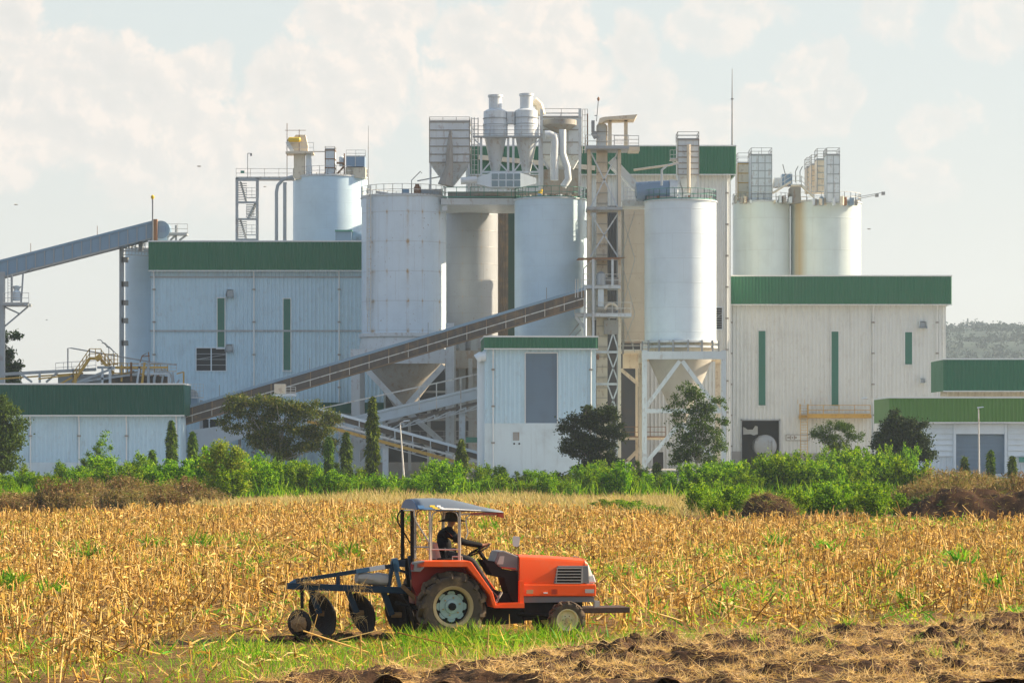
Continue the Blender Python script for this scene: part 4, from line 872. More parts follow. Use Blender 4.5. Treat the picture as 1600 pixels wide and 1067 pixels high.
d = MB(); d.bar(P(387, 278, YQ), P(387, 240, YQ), .07); d.bar(P(387, 240, YQ), P(393, 240, YQ), .07); d.box(PX(391, YQ), PX(394, YQ), YQ - .1, YQ + .1, PZ(244, YQ), PZ(240, YQ)); d.build('lamp_pole', M['rail_k'], st)
MB().tube([P(432, 378, YQ), P(432, 300, YQ), P(434, 290, YQ), P(442, 281, YQ), P(458, 276, YQ)], .2, 10).build('vent_pipe', M['steel_grey'], st, smooth=True)
MB().box(PX(445, YQ) - .2, PX(445, YQ) + .2, YQ, YQ + .4, PZ(378, YQ), PZ(285, YQ)).build('column', M['steel_grey'], st)
e6 = thing('bucket_elevator', 'beige bucket elevator head with yellow motor cover on the wide rear silo', 'elevator', P(468, 280, 329))
Y6 = 327
MB().box(PX(459, Y6), PX(476, Y6), Y6, Y6 + 1.2, PZ(280, Y6), PZ(236, Y6)).build('leg', M['steel_beige'], e6)
MB().box(PX(478, Y6), PX(486, Y6), Y6, Y6 + 1.2, PZ(280, Y6), PZ(240, Y6)).build('leg', M['filter'], e6)
MB().add([P(a, b, Y6) for a, b in ((459, 237), (481, 237), (481, 228), (477, 211), (462, 211), (457, 218), (449, 218), (449, 223))] + [P(a, b, Y6) + Vector((0, 1.6, 0)) for a, b in ((459, 237), (481, 237), (481, 228), (477, 211), (462, 211), (457, 218), (449, 218), (449, 223))],
         [tuple(range(8)), tuple(range(15, 7, -1))] + [(i, i + 8, (i + 1) % 8 + 8, (i + 1) % 8) for i in range(8)]).build('head', M['steel_beige'], e6)
MB().tube([P(450, 218.5, Y6 - .4), P(452, 218.5, Y6 - .4), P(468, 218.5, Y6 - .4), P(470, 218.5, Y6 - .4)], [.15, .29, .29, .15], 14).build('motor_cover', M['yellow'], e6, smooth=True)
MB().box(PX(447, Y6), PX(490, Y6), Y6 - .8, Y6 + 2, PZ(241, Y6), PZ(238, Y6)).build('platform', M['steel_beige'], e6)
d = MB(); rail(d, [P(448, 238, Y6 - .7), P(490, 238, Y6 - .7)], sp=2, h=1.1, r=.03); rail(d, [P(490, 238, Y6 + 1), P(508, 238, Y6 + 1)], sp=2, h=.05, r=.03); d.build('railing', M['rail_w'], e6)
d = MB(); d.bar(P(448.5, 283, Y6), P(448.5, 193, Y6), .07); d.bar(P(445, 204, Y6), P(478, 204, Y6), .05); d.bar(P(467.5, 236, Y6), P(467.5, 203, Y6), .07); d.build('mast', M['rust'], e6)
MB().bar(P(449, 222, Y6), P(458, 239, Y6), .8, .4).build('spout', M['filter'], e6)
bagfilter('small filter box with rusty frame in the middle of the wide rear silo roof', 508, 523, 235, 276, None, 327, 2, rows=3, railtop=230, seam='rust')
bx = thing('blue_cooler', 'wide blue louvred box at the right of the wide rear silo roof', 'machine', P(556, 278, 327))
MB().box(PX(541, 327), PX(570, 327), 326.6, 329, PZ(261, 327), PZ(245, 327)).build('casing', M['blue_duct'], bx)
MB().box(PX(540, 327), PX(571, 327), 326.8, 329, PZ(278, 327), PZ(262, 327)).build('base', M['steel_beige'], bx)
d = MB(); d.box(PX(555, 327), PX(556, 327), 326.5, 326.59, PZ(261, 327), PZ(245, 327)); rail(d, [P(541, 245, 326.6), P(571, 245, 326.6)], sp=1, h=.75, r=.03); d.build('trim', M['rail_w'], bx)
pr = thing('pipework', 'rusty orange pipework beside the blue cooler on the rear silo roof', 'pipes', P(530, 278, 326.5))
MB().tube([P(527, 272, 326.5), P(536, 262, 326.5), P(536, 255, 326.5), P(526, 255, 326.5)], .12, 8).build('pipe', M['rust'], pr)
MB().lathe(P(534, 252, 327), [(.3, -.6), (.35, .4), (.1, .6)], 12).build('small_tank', M['wall_white'], pr, smooth=True)
MB().tube([P(538, 272, 326.5), P(538, 240, 326.5)], .08, 6).build('pipe', M['rust'], pr)
rd = thing('lightning_rod', 'thin tall lightning rod at the right edge of the wide rear silo', 'mast', P(575.5, 300, 328))
MB().tube([P(575.5, 318, 328), P(575.5, 240, 328), P(575.5, 197, 328)], [.07, .05, .025], 6).build('rod', M['rail_k'], rd)
bg_ = thing('roof_cabinet', 'teal trimmed blue cabinet on the left hall roof in front of the rear silo', 'cabinet', P(537, 378, 300))
MB().box(PX(524, 300), PX(549, 300), 300, 302, PZ(378, 300), PZ(362, 300)).build('casing', M['conv_blue'], bg_)
MB().box(PX(523.5, 300), PX(550, 300), 299.8, 302.2, PZ(362, 300), PZ(359.5, 300)).build('cap', M['rail_g'], bg_)
MB().tube([P(550, 375, 301), P(556, 368, 301), P(562, 368, 301), P(568, 375, 301)], .5, 10).build('duct', M['conv_blue'], bg_, smooth=True)
# antenna on tall hall
am = thing('antenna_mast', 'very tall thin antenna mast on the right end of the tall hall roof', 'mast', P(1144, 228, YE - .5))
MB().tube([P(1144, 236, YE), P(1144, 155, YE), P(1144, 108, YE)], [.10, .07, .03], 8).build('rod', M['rail_k'], am)
MB().box(PX(1142, YE), PX(1146, YE), YE - .1, YE + .1, PZ(156, YE), PZ(154, YE)).build('bracket', M['rail_k'], am)
# things on silo tops 1
t1 = thing('silo_top_valve', 'rusty brown valve unit with lamp arm on the rusty streaked silo roof', 'machinery', P(650, 308, 282))
MB().lathe(P(652, 308, YS1 - 2.5), [(.35, 0), (.35, .9), (.2, 1.2), (.25, 1.3)], 12).build('valve', M['rust'], t1, smooth=True)
d = MB(); d.tube([P(643, 308, YS1 - 3), P(643, 282, YS1 - 3), P(657, 268, YS1 - 3), P(659, 271, YS1 - 3)], .05, 6); d.build('lamp_arm', M['rail_k'], t1)
d = MB(); d.tube([P(588, 300, YS1 - 3), P(628, 307, YS1 - 3)], .12, 6); d.tube([P(652, 283, YS1), P(690, 276, YS1)], .07, 6); d.build('pipe', M['rail_w'], t1)
MB().box(PX(658, YS1), PX(690, YS1), YS1 - 1, YS1 + 1, PZ(306, YS1), PZ(297, YS1)).build('skid', M['steel_grey'], t1)
MB().box(PX(630, YS1), PX(640, YS1), YS1 - 2, YS1 - 1, PZ(308, YS1), PZ(298, YS1)).build('cabinet', M['conv_blue'], t1)
# clutter around silo 3 and 5 rims
random.seed(5)
for lab, a, b, Yc, base in (('pumps and pipes on the green railed silo roof below the curved pipes', 815, 912, 280, 313), ('pumps and valves on the sunlit silo roof behind green railing', 1018, 1112, 277, 316), ('valves and boxes on the far satin silo with the sunlit edge', 1258, 1338, 334, 318)):
    t = thing('rooftop_machinery', lab, 'machinery', P((a + b) / 2, base, Yc))
    for i in range(12):
        px = random.uniform(a, b); h = random.uniform(4, 11); w = random.uniform(2, 7); yy = Yc - 1.5 + random.random() * 2
        if random.random() < .6: MB().box(PX(px, yy), PX(px + w, yy), yy, yy + 1, PZ(base, yy) - .2, PZ(base - h, yy)).build('pump', M[random.choice(['dusty', 'steel_beige', 'rust', 'filter', 'conv_blue'])], t)
        else: MB().lathe((PX(px, yy), yy, 0), [(w * .035, PZ(base, yy) - .2), (w * .035, PZ(base - h, yy))], 10).build('valve', M[random.choice(['steel_beige', 'rust', 'filter'])], t, smooth=True)

# ================================================================== yellow railed conveyor station above the low shed
YK = 278
ks = thing('transfer_station', 'conveyor transfer station with yellow railings and stair above the low dark green shed', 'structure', (PX(190, YK), YK, 0))
MB().box(PX(88, YK), PX(248, YK), YK + 1, YK + 5, PZ(600, YK) - 3, PZ(584, YK)).build('body', M['steel_grey'], ks)
MB().box(PX(160, YK), PX(262, YK), YK - .6, YK + .8, PZ(604, YK) - 3, PZ(588, YK)).build('housing', M['conv_brown'], ks)
MB().bar(P(-60, 588, YK), P(150, 577, YK), .5, .3).build('feed_belt', M['steel_grey'], ks)
MB().bar(P(-60, 596, YK - .2), P(130, 583, YK - .2), .15).build('feed_rail', M['rail_y'], ks)
for a, b in (((62, 598), (62, 580)), ((72, 597), (90, 582)), ((30, 582), (50, 597)), ((140, 598), (220, 580)), ((118, 602), (210, 580))): MB().bar(P(a[0], a[1], YK - .6), P(b[0], b[1], YK - .6), .2).build('brace', M['steel_grey'], ks)
d = MB()
for (a, b) in (((114, 598), (140, 560)), ((140, 560), (158, 560)), ((158, 562), (178, 584))):
    d.bar(P(a[0], a[1], YK - .8), P(b[0], b[1], YK - .8), .28); rail(d, [P(a[0], a[1], YK - .8), P(b[0], b[1], YK - .8)], sp=.6, h=.95, r=.045)
rail(d, [P(158, 570, YK - .7), P(184, 570, YK - .7)], sp=.35, h=1.05, n=2, r=.04); rail(d, [P(178, 584, YK - .9), P(262, 586, YK - .9)], sp=1.2, h=1.05, r=.045); rail(d, [P(114, 598, YK - .9), P(114, 590, YK - .9)], sp=1.2, h=1, r=.04)
d.bar(P(276, 584, YK), P(287, 581, YK), .12); d.bar(P(287, 602, YK), P(287, 581, YK), .15); d.build('yellow_railing', M['rail_y'], ks)
d = MB(); rail(d, [P(87, 582, YK + 3), P(150, 578, YK + 3)], sp=.8, h=.95, r=.035); d.build('thin_railing', M['rail_w'], ks); d = MB(); rail(d, [P(225, 580, YK + 3), P(276, 581, YK + 3)], sp=1.2, h=.8, r=.03); d.build('thin_railing', M['rail_w'], ks)
d = MB(); d.tube([P(106, 580, YK), P(106, 544, YK), P(112, 544, YK), P(250, 568, YK), P(256, 590, YK)], .07, 6); d.build('pipe', M['rail_k'], ks)
for x, y in ((167, 545), (174, 551), (160, 540)): 
    d = MB(); d.tube([P(x + 10, 575, YK), P(x + 10, y + 4, YK), P(x - 3, y - 9, YK), P(x - 8, y - 9, YK)], .045, 5); d.build('lamp_arm', M['rail_k'], ks)
for a, b, w_, mm in (((112, 601, ), (180, 574), .22, 'steel_grey'), ((160, 601), (160, 572), .2, 'steel'), ((172, 601), (172, 574), .25, 'steel'), ((118, 601), (118, 585), .25, 'rail_y'), ((152, 574), (176, 574), .25, 'steel_grey'), ((130, 596), (215, 584), .2, 'steel_grey'), ((180, 574), (262, 574), .2, 'rail_y'), ((190, 596), (190, 570), .16, 'rail_y'), ((205, 596), (205, 566), .2, 'rust'), ((222, 600), (226, 566), .22, 'rail_y'), ((214, 601), (219, 566), .2, 'steel'), ((232, 601), (232, 566), .25, 'steel_grey'), ((264, 601), (264, 584), .22, 'steel'), ((226, 584), (264, 584), .2, 'steel'), ((150, 562), (158, 556), .5, 'rail_y'), ((240, 601), (246, 570), .18, 'steel_grey'), ((252, 601), (258, 572), .18, 'steel_grey'), ((236, 566), (276, 570), .16, 'steel_grey'), ((92, 601), (112, 590), .16, 'rail_y'), ((60, 592), (110, 586), .14, 'rail_y')):
    MB().bar(P(a[0], a[1], YK - 1.2), P(b[0], b[1], YK - 1.2), w_).build('strut', M[mm], ks)
random.seed(11)
for i in range(22):
    px = random.uniform(215, 275); h = random.uniform(8, 26); MB().bar(P(px, 602, YK + random.random() * 2), P(px + random.uniform(-5, 5), 602 - h, YK + 1), random.uniform(.06, .18)).build('strut', M[random.choice(['steel_grey', 'rust', 'steel', 'rail_y'])], ks)
MB().lathe(P(255, 594, YK - 1), [(1.0, -.2), (.8, -.2), (.8, .2), (1.0, .2)], 20, 'Y', close=False).build('pulley', M['steel_grey'], ks, smooth=True)
d = MB(); d.tube([P(216, 575, YK), P(222, 556, YK), P(232, 550, YK), P(234, 575, YK)], .06, 5); d.tube([P(222, 557, YK), P(234, 556, YK)], .05, 5); d.build('hoop_frame', M['rust'], ks)
fn = thing('fan_unit', 'arched fan unit behind wire fence at the foot of the left hall', 'machine', P(300, 620, 280))
MB().lathe(P(299, 618, 280), [(.65, -.4), (.65, .4)], 20, 'Y').build('drum', M['steel_grey'], fn, smooth=True)
MB().box(PX(291, 280), PX(309, 280), 279.5, 281, PZ(633, 280) , PZ(619, 280)).build('base', M['conv_blue'], fn)
d = MB(); rail(d, [P(291, 622, 279), P(318, 622, 279)], sp=.35, h=1.4, n=4, r=.018); d.build('fence', M['rail_w'], fn)

# ================================================================== lamps, truck, person
def lamp(label, px, py, Y, base, arm=0.8, tilt=0, col='rail_w'):
    r_ = thing('street_lamp', label, 'lamp', (PX(base[0], Y), Y, 0), 'yard street lamps')
    b = Vector((PX(base[0], Y), Y, 0)); t = P(px, py, Y)
    MB().tube([b, b.lerp(t, .5), t], [.09, .07, .05], 8).build('pole', M[col], r_)
    MB().tube([t, t + Vector((arm * .6, 0, .12)), t + Vector((arm, 0, .16))], .04, 6).build('arm', M[col], r_)
    MB().add([t + Vector((arm - .05, -.12, .12)), t + Vector((arm + .5, -.12, .2)), t + Vector((arm + .5, .12, .2)), t + Vector((arm - .05, .12, .12)), t + Vector((arm - .05, -.1, .24)), t + Vector((arm + .45, -.08, .27)), t + Vector((arm + .45, .08, .27)), t + Vector((arm - .05, .1, .24))],
             [(0, 3, 2, 1), (4, 5, 6, 7), (0, 1, 5, 4), (1, 2, 6, 5), (2, 3, 7, 6), (3, 0, 4, 7)]).build('lamp_head', M['wall_white'], r_)
    return r_
lamp('leaning thin lamp post with short arm in front of the crossing conveyors', 625, 661, 240, (632, 755), .35)
lamp('pale lamp post in front of the grey roller door at the right', 1529, 640, 240, (1530, 735), -.05)
lamp('lamp post with white arm left of the round dark tree', 1362, 625, 262, (1366, 735), -.9)
YTk = 309.5
tk = thing('tanker_truck', 'grey tanker seen from behind, parked in the dark doorway of the cream hall', 'truck', (PX(1196, YTk), YTk + 4, 0))
MB().lathe((PX(1196, YTk), YTk, PZ(697, YTk)), [(.25, -.25), (.8, -.2), (1.15, -.02), (1.22, .15), (1.22, 7)], 32, 'Y').build('tank', M['steel_grey'], tk, smooth=True)
MB().lathe((PX(1196, YTk), YTk - .1, PZ(697, YTk)), [(1.27, .2), (1.27, .35)], 32, 'Y').build('band', M['rail_k'], tk, smooth=True)
MB().box(PX(1196, YTk) - 1.2, PX(1196, YTk) + 1.2, YTk + .2, YTk + 7, .75, 1.15).build('chassis', M['dark'], tk)
for s in (-1, 1): MB().lathe((PX(1196, YTk) + s * 1.0, YTk + 1.3, .55), [(.3, -.22), (.53, -.2), (.53, .2), (.3, .22)], 24, 'X').build('wheel', M['dark'], tk, smooth=True)
d = MB(); ladder(d, (PX(1203, YTk), YTk - .25, 0), 1.3, 3.9, w=.4, cage=False); d.build('ladder', M['rail_k'], tk)
MB().lathe((PX(1188, YTk), YTk - .35, 1.5), [(.12, -.05), (.12, .1)], 12, 'Y').build('outlet', M['wall_white'], tk)
MB().box(PX(1196, YTk) - 1.2, PX(1196, YTk) + 1.2, YTk - .2, YTk, .6, .75).build('bumper', M['rust'], tk)
MB().add([P(a, b, 285.2) for a, b in ((1161, 679), (1178, 679), (1178, 666), (1174, 666), (1174, 670), (1167, 672), (1164, 668), (1161, 667))], [tuple(range(8))]).v
lg = thing('hanging_sheet', 'torn pale sheet hanging in the dark tanker doorway, upper left', 'sheet', P(1170, 674, 311.6))
pl = [(1161, 679), (1172, 678), (1178, 680), (1184, 678), (1184, 666), (1180, 665), (1176, 671), (1168, 671), (1164, 668), (1161, 667)]
MB().add([P(a, b, 311.5) for a, b in pl] + [P(a, b, 311.56) for a, b in pl], [tuple(range(10)), tuple(range(19, 9, -1))]).build('cloth', M['wall_cream'], lg)
ws = thing('warning_sign', 'small yellow diamond warning sign on a post at the foot of the small tree', 'sign', (PX(1295, 250), 250, 0))
c = P(1295, 700, 250); s = .28
MB().add([(c.x - s, 250, c.z), (c.x, 250, c.z - s), (c.x + s, 250, c.z), (c.x, 250, c.z + s), (c.x - s, 250.03, c.z), (c.x, 250.03, c.z - s), (c.x + s, 250.03, c.z), (c.x, 250.03, c.z + s)], [(0, 1, 2, 3), (7, 6, 5, 4), (0, 4, 5, 1), (1, 5, 6, 2), (2, 6, 7, 3), (3, 7, 4, 0)]).build('plate', M['yellow'], ws)
MB().bar((c.x, 250.08, 0), (c.x, 250.08, c.z), .06).build('post', M['rail_k'], ws)
MB().box(c.x - .06, c.x + .06, 249.96, 249.995, c.z - .12, c.z + .12).build('symbol', M['dark'], ws)
cb = thing('control_box', 'pale electrical cabinet near the foot of the braced silo frame', 'cabinet', P(980, 735, 255))
MB().box(PX(977, 276), PX(984, 276), 276, 277, 0, PZ(722, 276)).build('casing', M['wall_white'], cb)
def bird(label, px, py, Y, s=.35, fl=.3):
    s *= .6
    c = P(px, py, Y); b = MB().lathe(c, [(.02, -s * .6), (s * .16, -s * .2), (s * .17, s * .2), (.02, s * .6)], 8, 'X')
    for q in (-1, 1): b.add([c + Vector((-s * .2, 0, 0)), c + Vector((s * .25, 0, 0)), c + Vector((s * .05, q * s * .6, s * fl)), c + Vector((-s * .3, q * s * 1.3, s * fl * .3)), c + Vector((-s * .2, q * s * .7, s * fl))], [(0, 1, 2, 3, 4)])
    o = b.build('bird', M['rail_k'], None, origin=c); tag(o, label, 'bird', 'birds in the sky')
bird('small dark bird in the sky at the far left, above the blue conveyor', 25, 320, 200)
bird('small bird gliding in the sky left of the stair tower', 311, 260, 230, .5, .1)
bird('small pale bird flying beside the bent vent pipe by the stair tower', 414, 292, 240)
bird('small bird gliding in the sky right of the rightmost far silo', 1358, 358, 230, .4, .1)
bird('tiny dark bird low over the railings at the left', 73, 500, 300, .3)
# ================================================================== numpy mesh helpers for foliage, stalks and straw
def np_mesh(name, V, Q, mats, midx=None, loc=(0, 0, 0), parent=None, link=True):
    """V (n,3) verts, Q (m,4) quads"""
    me = bpy.data.meshes.new(name); V = np.ascontiguousarray(V, dtype=np.float32); Q = np.ascontiguousarray(Q, dtype=np.int32); k = Q.shape[1]
    me.vertices.add(len(V)); me.vertices.foreach_set('co', V.ravel())
    me.loops.add(Q.size); me.loops.foreach_set('vertex_index', Q.ravel())
    me.polygons.add(len(Q)); me.polygons.foreach_set('loop_start', np.arange(0, Q.size, k, dtype=np.int32))
    for m in mats: me.materials.append(m)
    if midx is not None: me.polygons.foreach_set('material_index', midx.astype(np.int32))
    me.update(calc_edges=True)
    if not link: return me
    o = bpy.data.objects.new(name, me); COL.objects.link(o); o.location = loc
    if parent is not None: o.parent = parent
    ALL.append(o); return o
def unit(a): return a / np.maximum(np.linalg.norm(a, axis=1, keepdims=True), 1e-9)
def blades(base, d, L, w, bend, side=None):
    """tapered two-segment ribbons -> V, Q"""
    n = len(base); L = L[:, None]; w = w[:, None]
    p0 = base; p1 = base + d * L * .5 + bend * .25; p2 = base + d * L + bend
    s = unit(np.cross(d, rng.normal(size=(n, 3)))) if side is None else side
    V = np.stack([p0 - s * w, p0 + s * w, p1 - s * w * .9, p1 + s * w * .9, p2 - s * w * .15, p2 + s * w * .15], 1).reshape(-1, 3)
    i = np.arange(n)[:, None] * 6
    Q = np.concatenate([i + np.array([[0, 1, 3, 2]]), i + np.array([[2, 3, 5, 4]])], 0)
    return V, Q
def prisms(base, d, L, w):
    n = len(base); a = unit(np.cross(d, rng.normal(size=(n, 3)))); b = np.cross(d, a)
    top = base + d * L[:, None]; vs = []
    for P_, ww in ((base, w), (top, w * .8)):
        for t in (0, 2.094, 4.189): vs.append(P_ + (a * math.cos(t) + b * math.sin(t)) * ww[:, None])
    V = np.stack(vs, 1).reshape(-1, 3); i = np.arange(n)[:, None] * 6
    Q = np.concatenate([i + np.array([[k, (k + 1) % 3, (k + 1) % 3 + 3, k + 3]]) for k in range(3)], 0)
    return V, Q
def leaves(c, size, aspect=.5, up=.3, nrm=None):
    """rhombic leaves"""
    n = len(c); d = unit(rng.normal(size=(n, 3)) + np.array([0, 0, -.25])); nn = unit(rng.normal(size=(n, 3)) + np.array([0, 0, up * 3]))
    if nrm is not None: nn = unit(nn + nrm)
    s = unit(np.cross(d, nn)); size = size[:, None] if isinstance(size, np.ndarray) else size
    V = np.stack([c, c + d * size * .5 + s * size * aspect * .5, c + d * size, c + d * size * .5 - s * size * aspect * .5], 1).reshape(-1, 3)
    Q = np.arange(n * 4).reshape(n, 4); return V, Q
def cat(parts):
    V = []; Q = []; m = []; b = 0
    for i, (v, q, mi) in enumerate(parts): V.append(v); Q.append(q + b); m.append(np.full(len(q), mi)); b += len(v)
    return np.concatenate(V), np.concatenate(Q), np.concatenate(m)
def vnoise(x, y, s, seed=0):
    """cheap smooth value noise"""
    r = np.random.default_rng(seed); T = r.random((64, 64)); x = x / s; y = y / s
    i = np.floor(x).astype(int); j = np.floor(y).astype(int); u = x - i; v = y - j; u = u * u * (3 - 2 * u); v = v * v * (3 - 2 * v)
    g = lambda a, b: T[a % 64, b % 64]
    return (g(i, j) * (1 - u) + g(i + 1, j) * u) * (1 - v) + (g(i, j + 1) * (1 - u) + g(i + 1, j + 1) * u) * v

# leaf colours
LF = dict(
    lush=foliage('leaf_lush', ((0.010, 0.045, 0.002), (0.08, 0.20, 0.004), (0.19, 0.35, 0.006), (0.36, 0.50, 0.015)), .36),  # darkest ramp tone stands in for shadowed gaps in the hedge
    mid=foliage('leaf_mid', ((0.025, 0.06, 0.01), (0.06, 0.12, 0.015), (0.12, 0.19, 0.025)), .3),
    dark=foliage('leaf_dark', ((0.012, 0.030, 0.010), (0.03, 0.06, 0.015), (0.07, 0.11, 0.025)), .22),
    olive=foliage('leaf_olive', ((0.018, 0.040, 0.010), (0.055, 0.085, 0.015), (0.13, 0.16, 0.025), (0.22, 0.18, 0.04)), .3),
    cyp=foliage('leaf_cypress', ((0.012, 0.035, 0.006), (0.04, 0.09, 0.01), (0.13, 0.21, 0.015), (0.22, 0.30, 0.02)), .2),
    brown=foliage('leaf_dry_brown', ((0.06, 0.03, 0.015), (0.20, 0.12, 0.05), (0.42, 0.28, 0.14), (0.13, 0.17, 0.03), (0.26, 0.15, 0.06)), .25, .8),
    yell=foliage('leaf_yellow_green', ((0.10, 0.20, 0.015), (0.22, 0.32, 0.03), (0.42, 0.40, 0.05)), .4),
    straw=foliage('straw', ((0.12, 0.05, 0.014), (0.50, 0.27, 0.06), (0.80, 0.49, 0.12), (0.92, 0.68, 0.30), (0.24, 0.11, 0.028), (0.55, 0.36, 0.10)), .22, .6, patch=0.8),
    pale=foliage('pale_straw', ((0.50, 0.29, 0.11), (0.78, 0.52, 0.23), (0.92, 0.68, 0.36), (0.26, 0.13, 0.05)), .25, .8),
    grass=foliage('green_grass', ((0.05, 0.20, 0.01), (0.14, 0.38, 0.015), (0.30, 0.52, 0.03), (0.55, 0.46, 0.10)), .42),
    weed=foliage('green_weed', ((0.04, 0.18, 0.01), (0.11, 0.32, 0.02), (0.28, 0.44, 0.03), (0.50, 0.46, 0.06)), .35),
    tan=foliage('dry_grass', ((0.36, 0.26, 0.10), (0.52, 0.42, 0.17), (0.64, 0.52, 0.24), (0.30, 0.33, 0.08)), .3),
)
BARK = paint('bark', (0.16, 0.13, 0.10), 0.9, dirt=.4, streak=.4, bump=.4); BARKP = paint('bark_pale', (0.36, 0.33, 0.28), 0.9, dirt=.3, streak=.3)

# ================================================================== ground
def ground_mat():
    m, N, bs = principled('field_soil'); tc = N.new('ShaderNodeTexCoord'); v = tc.outputs['Object']
    a = N.noise(v, .35, 6, .6); b = N.noise(v, 5.0, 6, .7); c = N.noise(v, 24, 4, .7)
    cc = N.mix(N.step(b, .35, .65), (0.09, 0.05, 0.022), (0.22, 0.12, 0.045)); cc = N.mix(N.m('MULTIPLY', N.step(c, .45, .7), .5), cc, (0.42, 0.26, 0.09))
    cc = N.mix(N.m('MULTIPLY', N.step(a, .5, .75), .5), cc, (0.12, 0.16, 0.04))
    N.put(bs.inputs['Base Color'], cc); bs.inputs['Roughness'].default_value = .95; bs.inputs['Specular IOR Level'].default_value = .1
    bp = N.new('ShaderNodeBump'); bp.inputs['Strength'].default_value = .8; bp.inputs['Distance'].default_value = .08; N.l.new(b, bp.inputs['Height']); N.l.new(bp.outputs[0], bs.inputs['Normal']); return m
gm = MB(); gm.add([(-5000, -60, 0), (5000, -60, 0), (5000, 9000, 0), (-5000, 9000, 0)], [(0, 1, 2, 3)]); tag(gm.build('ground', ground_mat()), kind='structure')
ym = MB(); ym.box(-90, 90, 238, 470, -.3, .05); tag(ym.build('yard_paving', M['concrete']), kind='structure')
# ploughed strip: boundary given by the furrow edge seen in the field
BX = [(-400, 1190), (150, 1150), (300, 1104), (420, 1082), (560, 1068), (680, 1058), (780, 1044), (860, 1028), (1000, 1010), (1150, 1004), (1270, 1004), (1400, 993), (1500, 983), (1600, 974), (1900, 956)]
def edge_y(x):
    """distance of the furrow edge for a world x (array)"""
    pts = sorted((PX(px, F * CAMH / (py - HOR)), F * CAMH / (py - HOR)) for px, py in BX); return np.interp(x, [p[0] for p in pts], [p[1] for p in pts])
def soil_mat():
    m, N, bs = principled('ploughed_soil'); tc = N.new('ShaderNodeTexCoord'); v = tc.outputs['Object']
    b = N.noise(v, 3.0, 7, .7); c = N.noise(N.vmul(v, (9, 40, 40)), 1, 5, .7); e = N.noise(v, 1.2, 4, .6)
    cc = N.mix(N.step(b, .3, .7), (0.022, 0.012, 0.007), (0.085, 0.045, 0.024))
    cc = N.mix(N.m('MULTIPLY', N.step(c, .5, .68), N.step(e, .35, .6)), cc, (0.42, 0.25, 0.10))
    N.put(bs.inputs['Base Color'], cc); bs.inputs['Roughness'].default_value = .95; bs.inputs['Specular IOR Level'].default_value = .1
    bp = N.new('ShaderNodeBump'); bp.inputs['Strength'].default_value = 1; bp.inputs['Distance'].default_value = .06; N.l.new(b, bp.inputs['Height']); N.l.new(bp.outputs[0], bs.inputs['Normal']); return m
def soil_h(x, y):
    e = edge_y(x) - y                                               # metres inside the ploughed strip
    t = np.clip(e / .5, 0, 1); n = vnoise(x, y, .55, 1) * .5 + vnoise(x, y, .22, 2) * .28 + vnoise(x, y, .1, 3) * .22 + vnoise(x, y, .05, 6) * .12
    rid = .5 + .5 * np.sin((y - .18 * x) * 2 * math.pi / 1.15 + 3 * vnoise(x, y, 1.6, 4))
    big = np.clip(vnoise(x, y, .42, 5) - .55, 0, 1) * .75
    return np.where(e > -.02, t * (.02 + n * .20 + rid * .06 + big * .45) - (1 - t) * .05, -.08)
nx, ny = 520, 330; xs = np.linspace(-9.5, 14.5, nx); ys = 37.5 + (62 - 37.5) * np.linspace(0, 1, ny)
X, Y = np.meshgrid(xs, ys); Z = soil_h(X, Y); V = np.stack([X.ravel(), Y.ravel(), Z.ravel()], 1)
i, j = np.meshgrid(np.arange(nx - 1), np.arange(ny - 1)); a = (j * nx + i).ravel(); Q = np.stack([a, a + 1, a + nx + 1, a + nx], 1)
keep = Z.ravel()[Q].max(1) > -.075
so_ = np_mesh('ploughed_soil', V, Q[keep], [soil_mat()]); tag(so_, kind='structure')
so_.data.polygons.foreach_set('use_smooth', [True] * len(so_.data.polygons))
# dead roots and straw raked over the clods
n = 230000; x = rng.uniform(-7, 12, n); y = rng.uniform(37.6, 60, n); k = (y < edge_y(x) - .05) & (np.abs(x) < .2 * y + 1.5) & (vnoise(x, y, .5, 9) * .6 + vnoise(x, y, .17, 10) * .4 > .50)
x, y = x[k], y[k]; b = np.stack([x, y, soil_h(x, y) + .02], 1); m_ = len(b); d = unit(rng.normal(size=(m_, 3)) * np.array([1, 1, .45]) + np.array([0, 0, .12]))
V, Q = blades(b, d, rng.uniform(.06, .26, m_), rng.uniform(.0015, .0045, m_), rng.normal(size=(m_, 3)) * .06)
o = np_mesh('dead_roots', V, Q, [LF['pale']]); tag(o, kind='stuff', label='pale dead roots and straw over the ploughed clods', cat='straw')
cm = MB(); random.seed(21)
CLM = soil_mat()
for _ in range(1300):
    x = random.uniform(-6.5, 11.5); y = random.uniform(39, 58)
    if y > edge_y(np.array([x]))[0] - .05: continue
    r = random.choice([random.uniform(.025, .07), random.uniform(.025, .07), random.uniform(.06, .15 if x > .5 else .08)]); z = float(soil_h(np.array([x]), np.array([y]))[0]); n_ = 9; vs = []; pr_ = [(.3, -.6), (.9, -.3), (1, .2), (.6, .7), (.1, .9)]
    for q, h in pr_:
        for t in range(n_): 
            aa = 2 * math.pi * t / n_; g = q * r * random.uniform(.65, 1.25); vs.append((x + math.cos(aa) * g, y + math.sin(aa) * g, z + h * r * random.uniform(.6, 1.1)))
    cm.add(vs, [(a_ * n_ + t, a_ * n_ + (t + 1) % n_, (a_ + 1) * n_ + (t + 1) % n_, (a_ + 1) * n_ + t) for a_ in range(4) for t in range(n_)] + [tuple(4 * n_ + t for t in range(n_))])
tag(cm.build('soil_clods', CLM, smooth=False), kind='stuff', label='dark broken clods of turned soil', cat='soil')

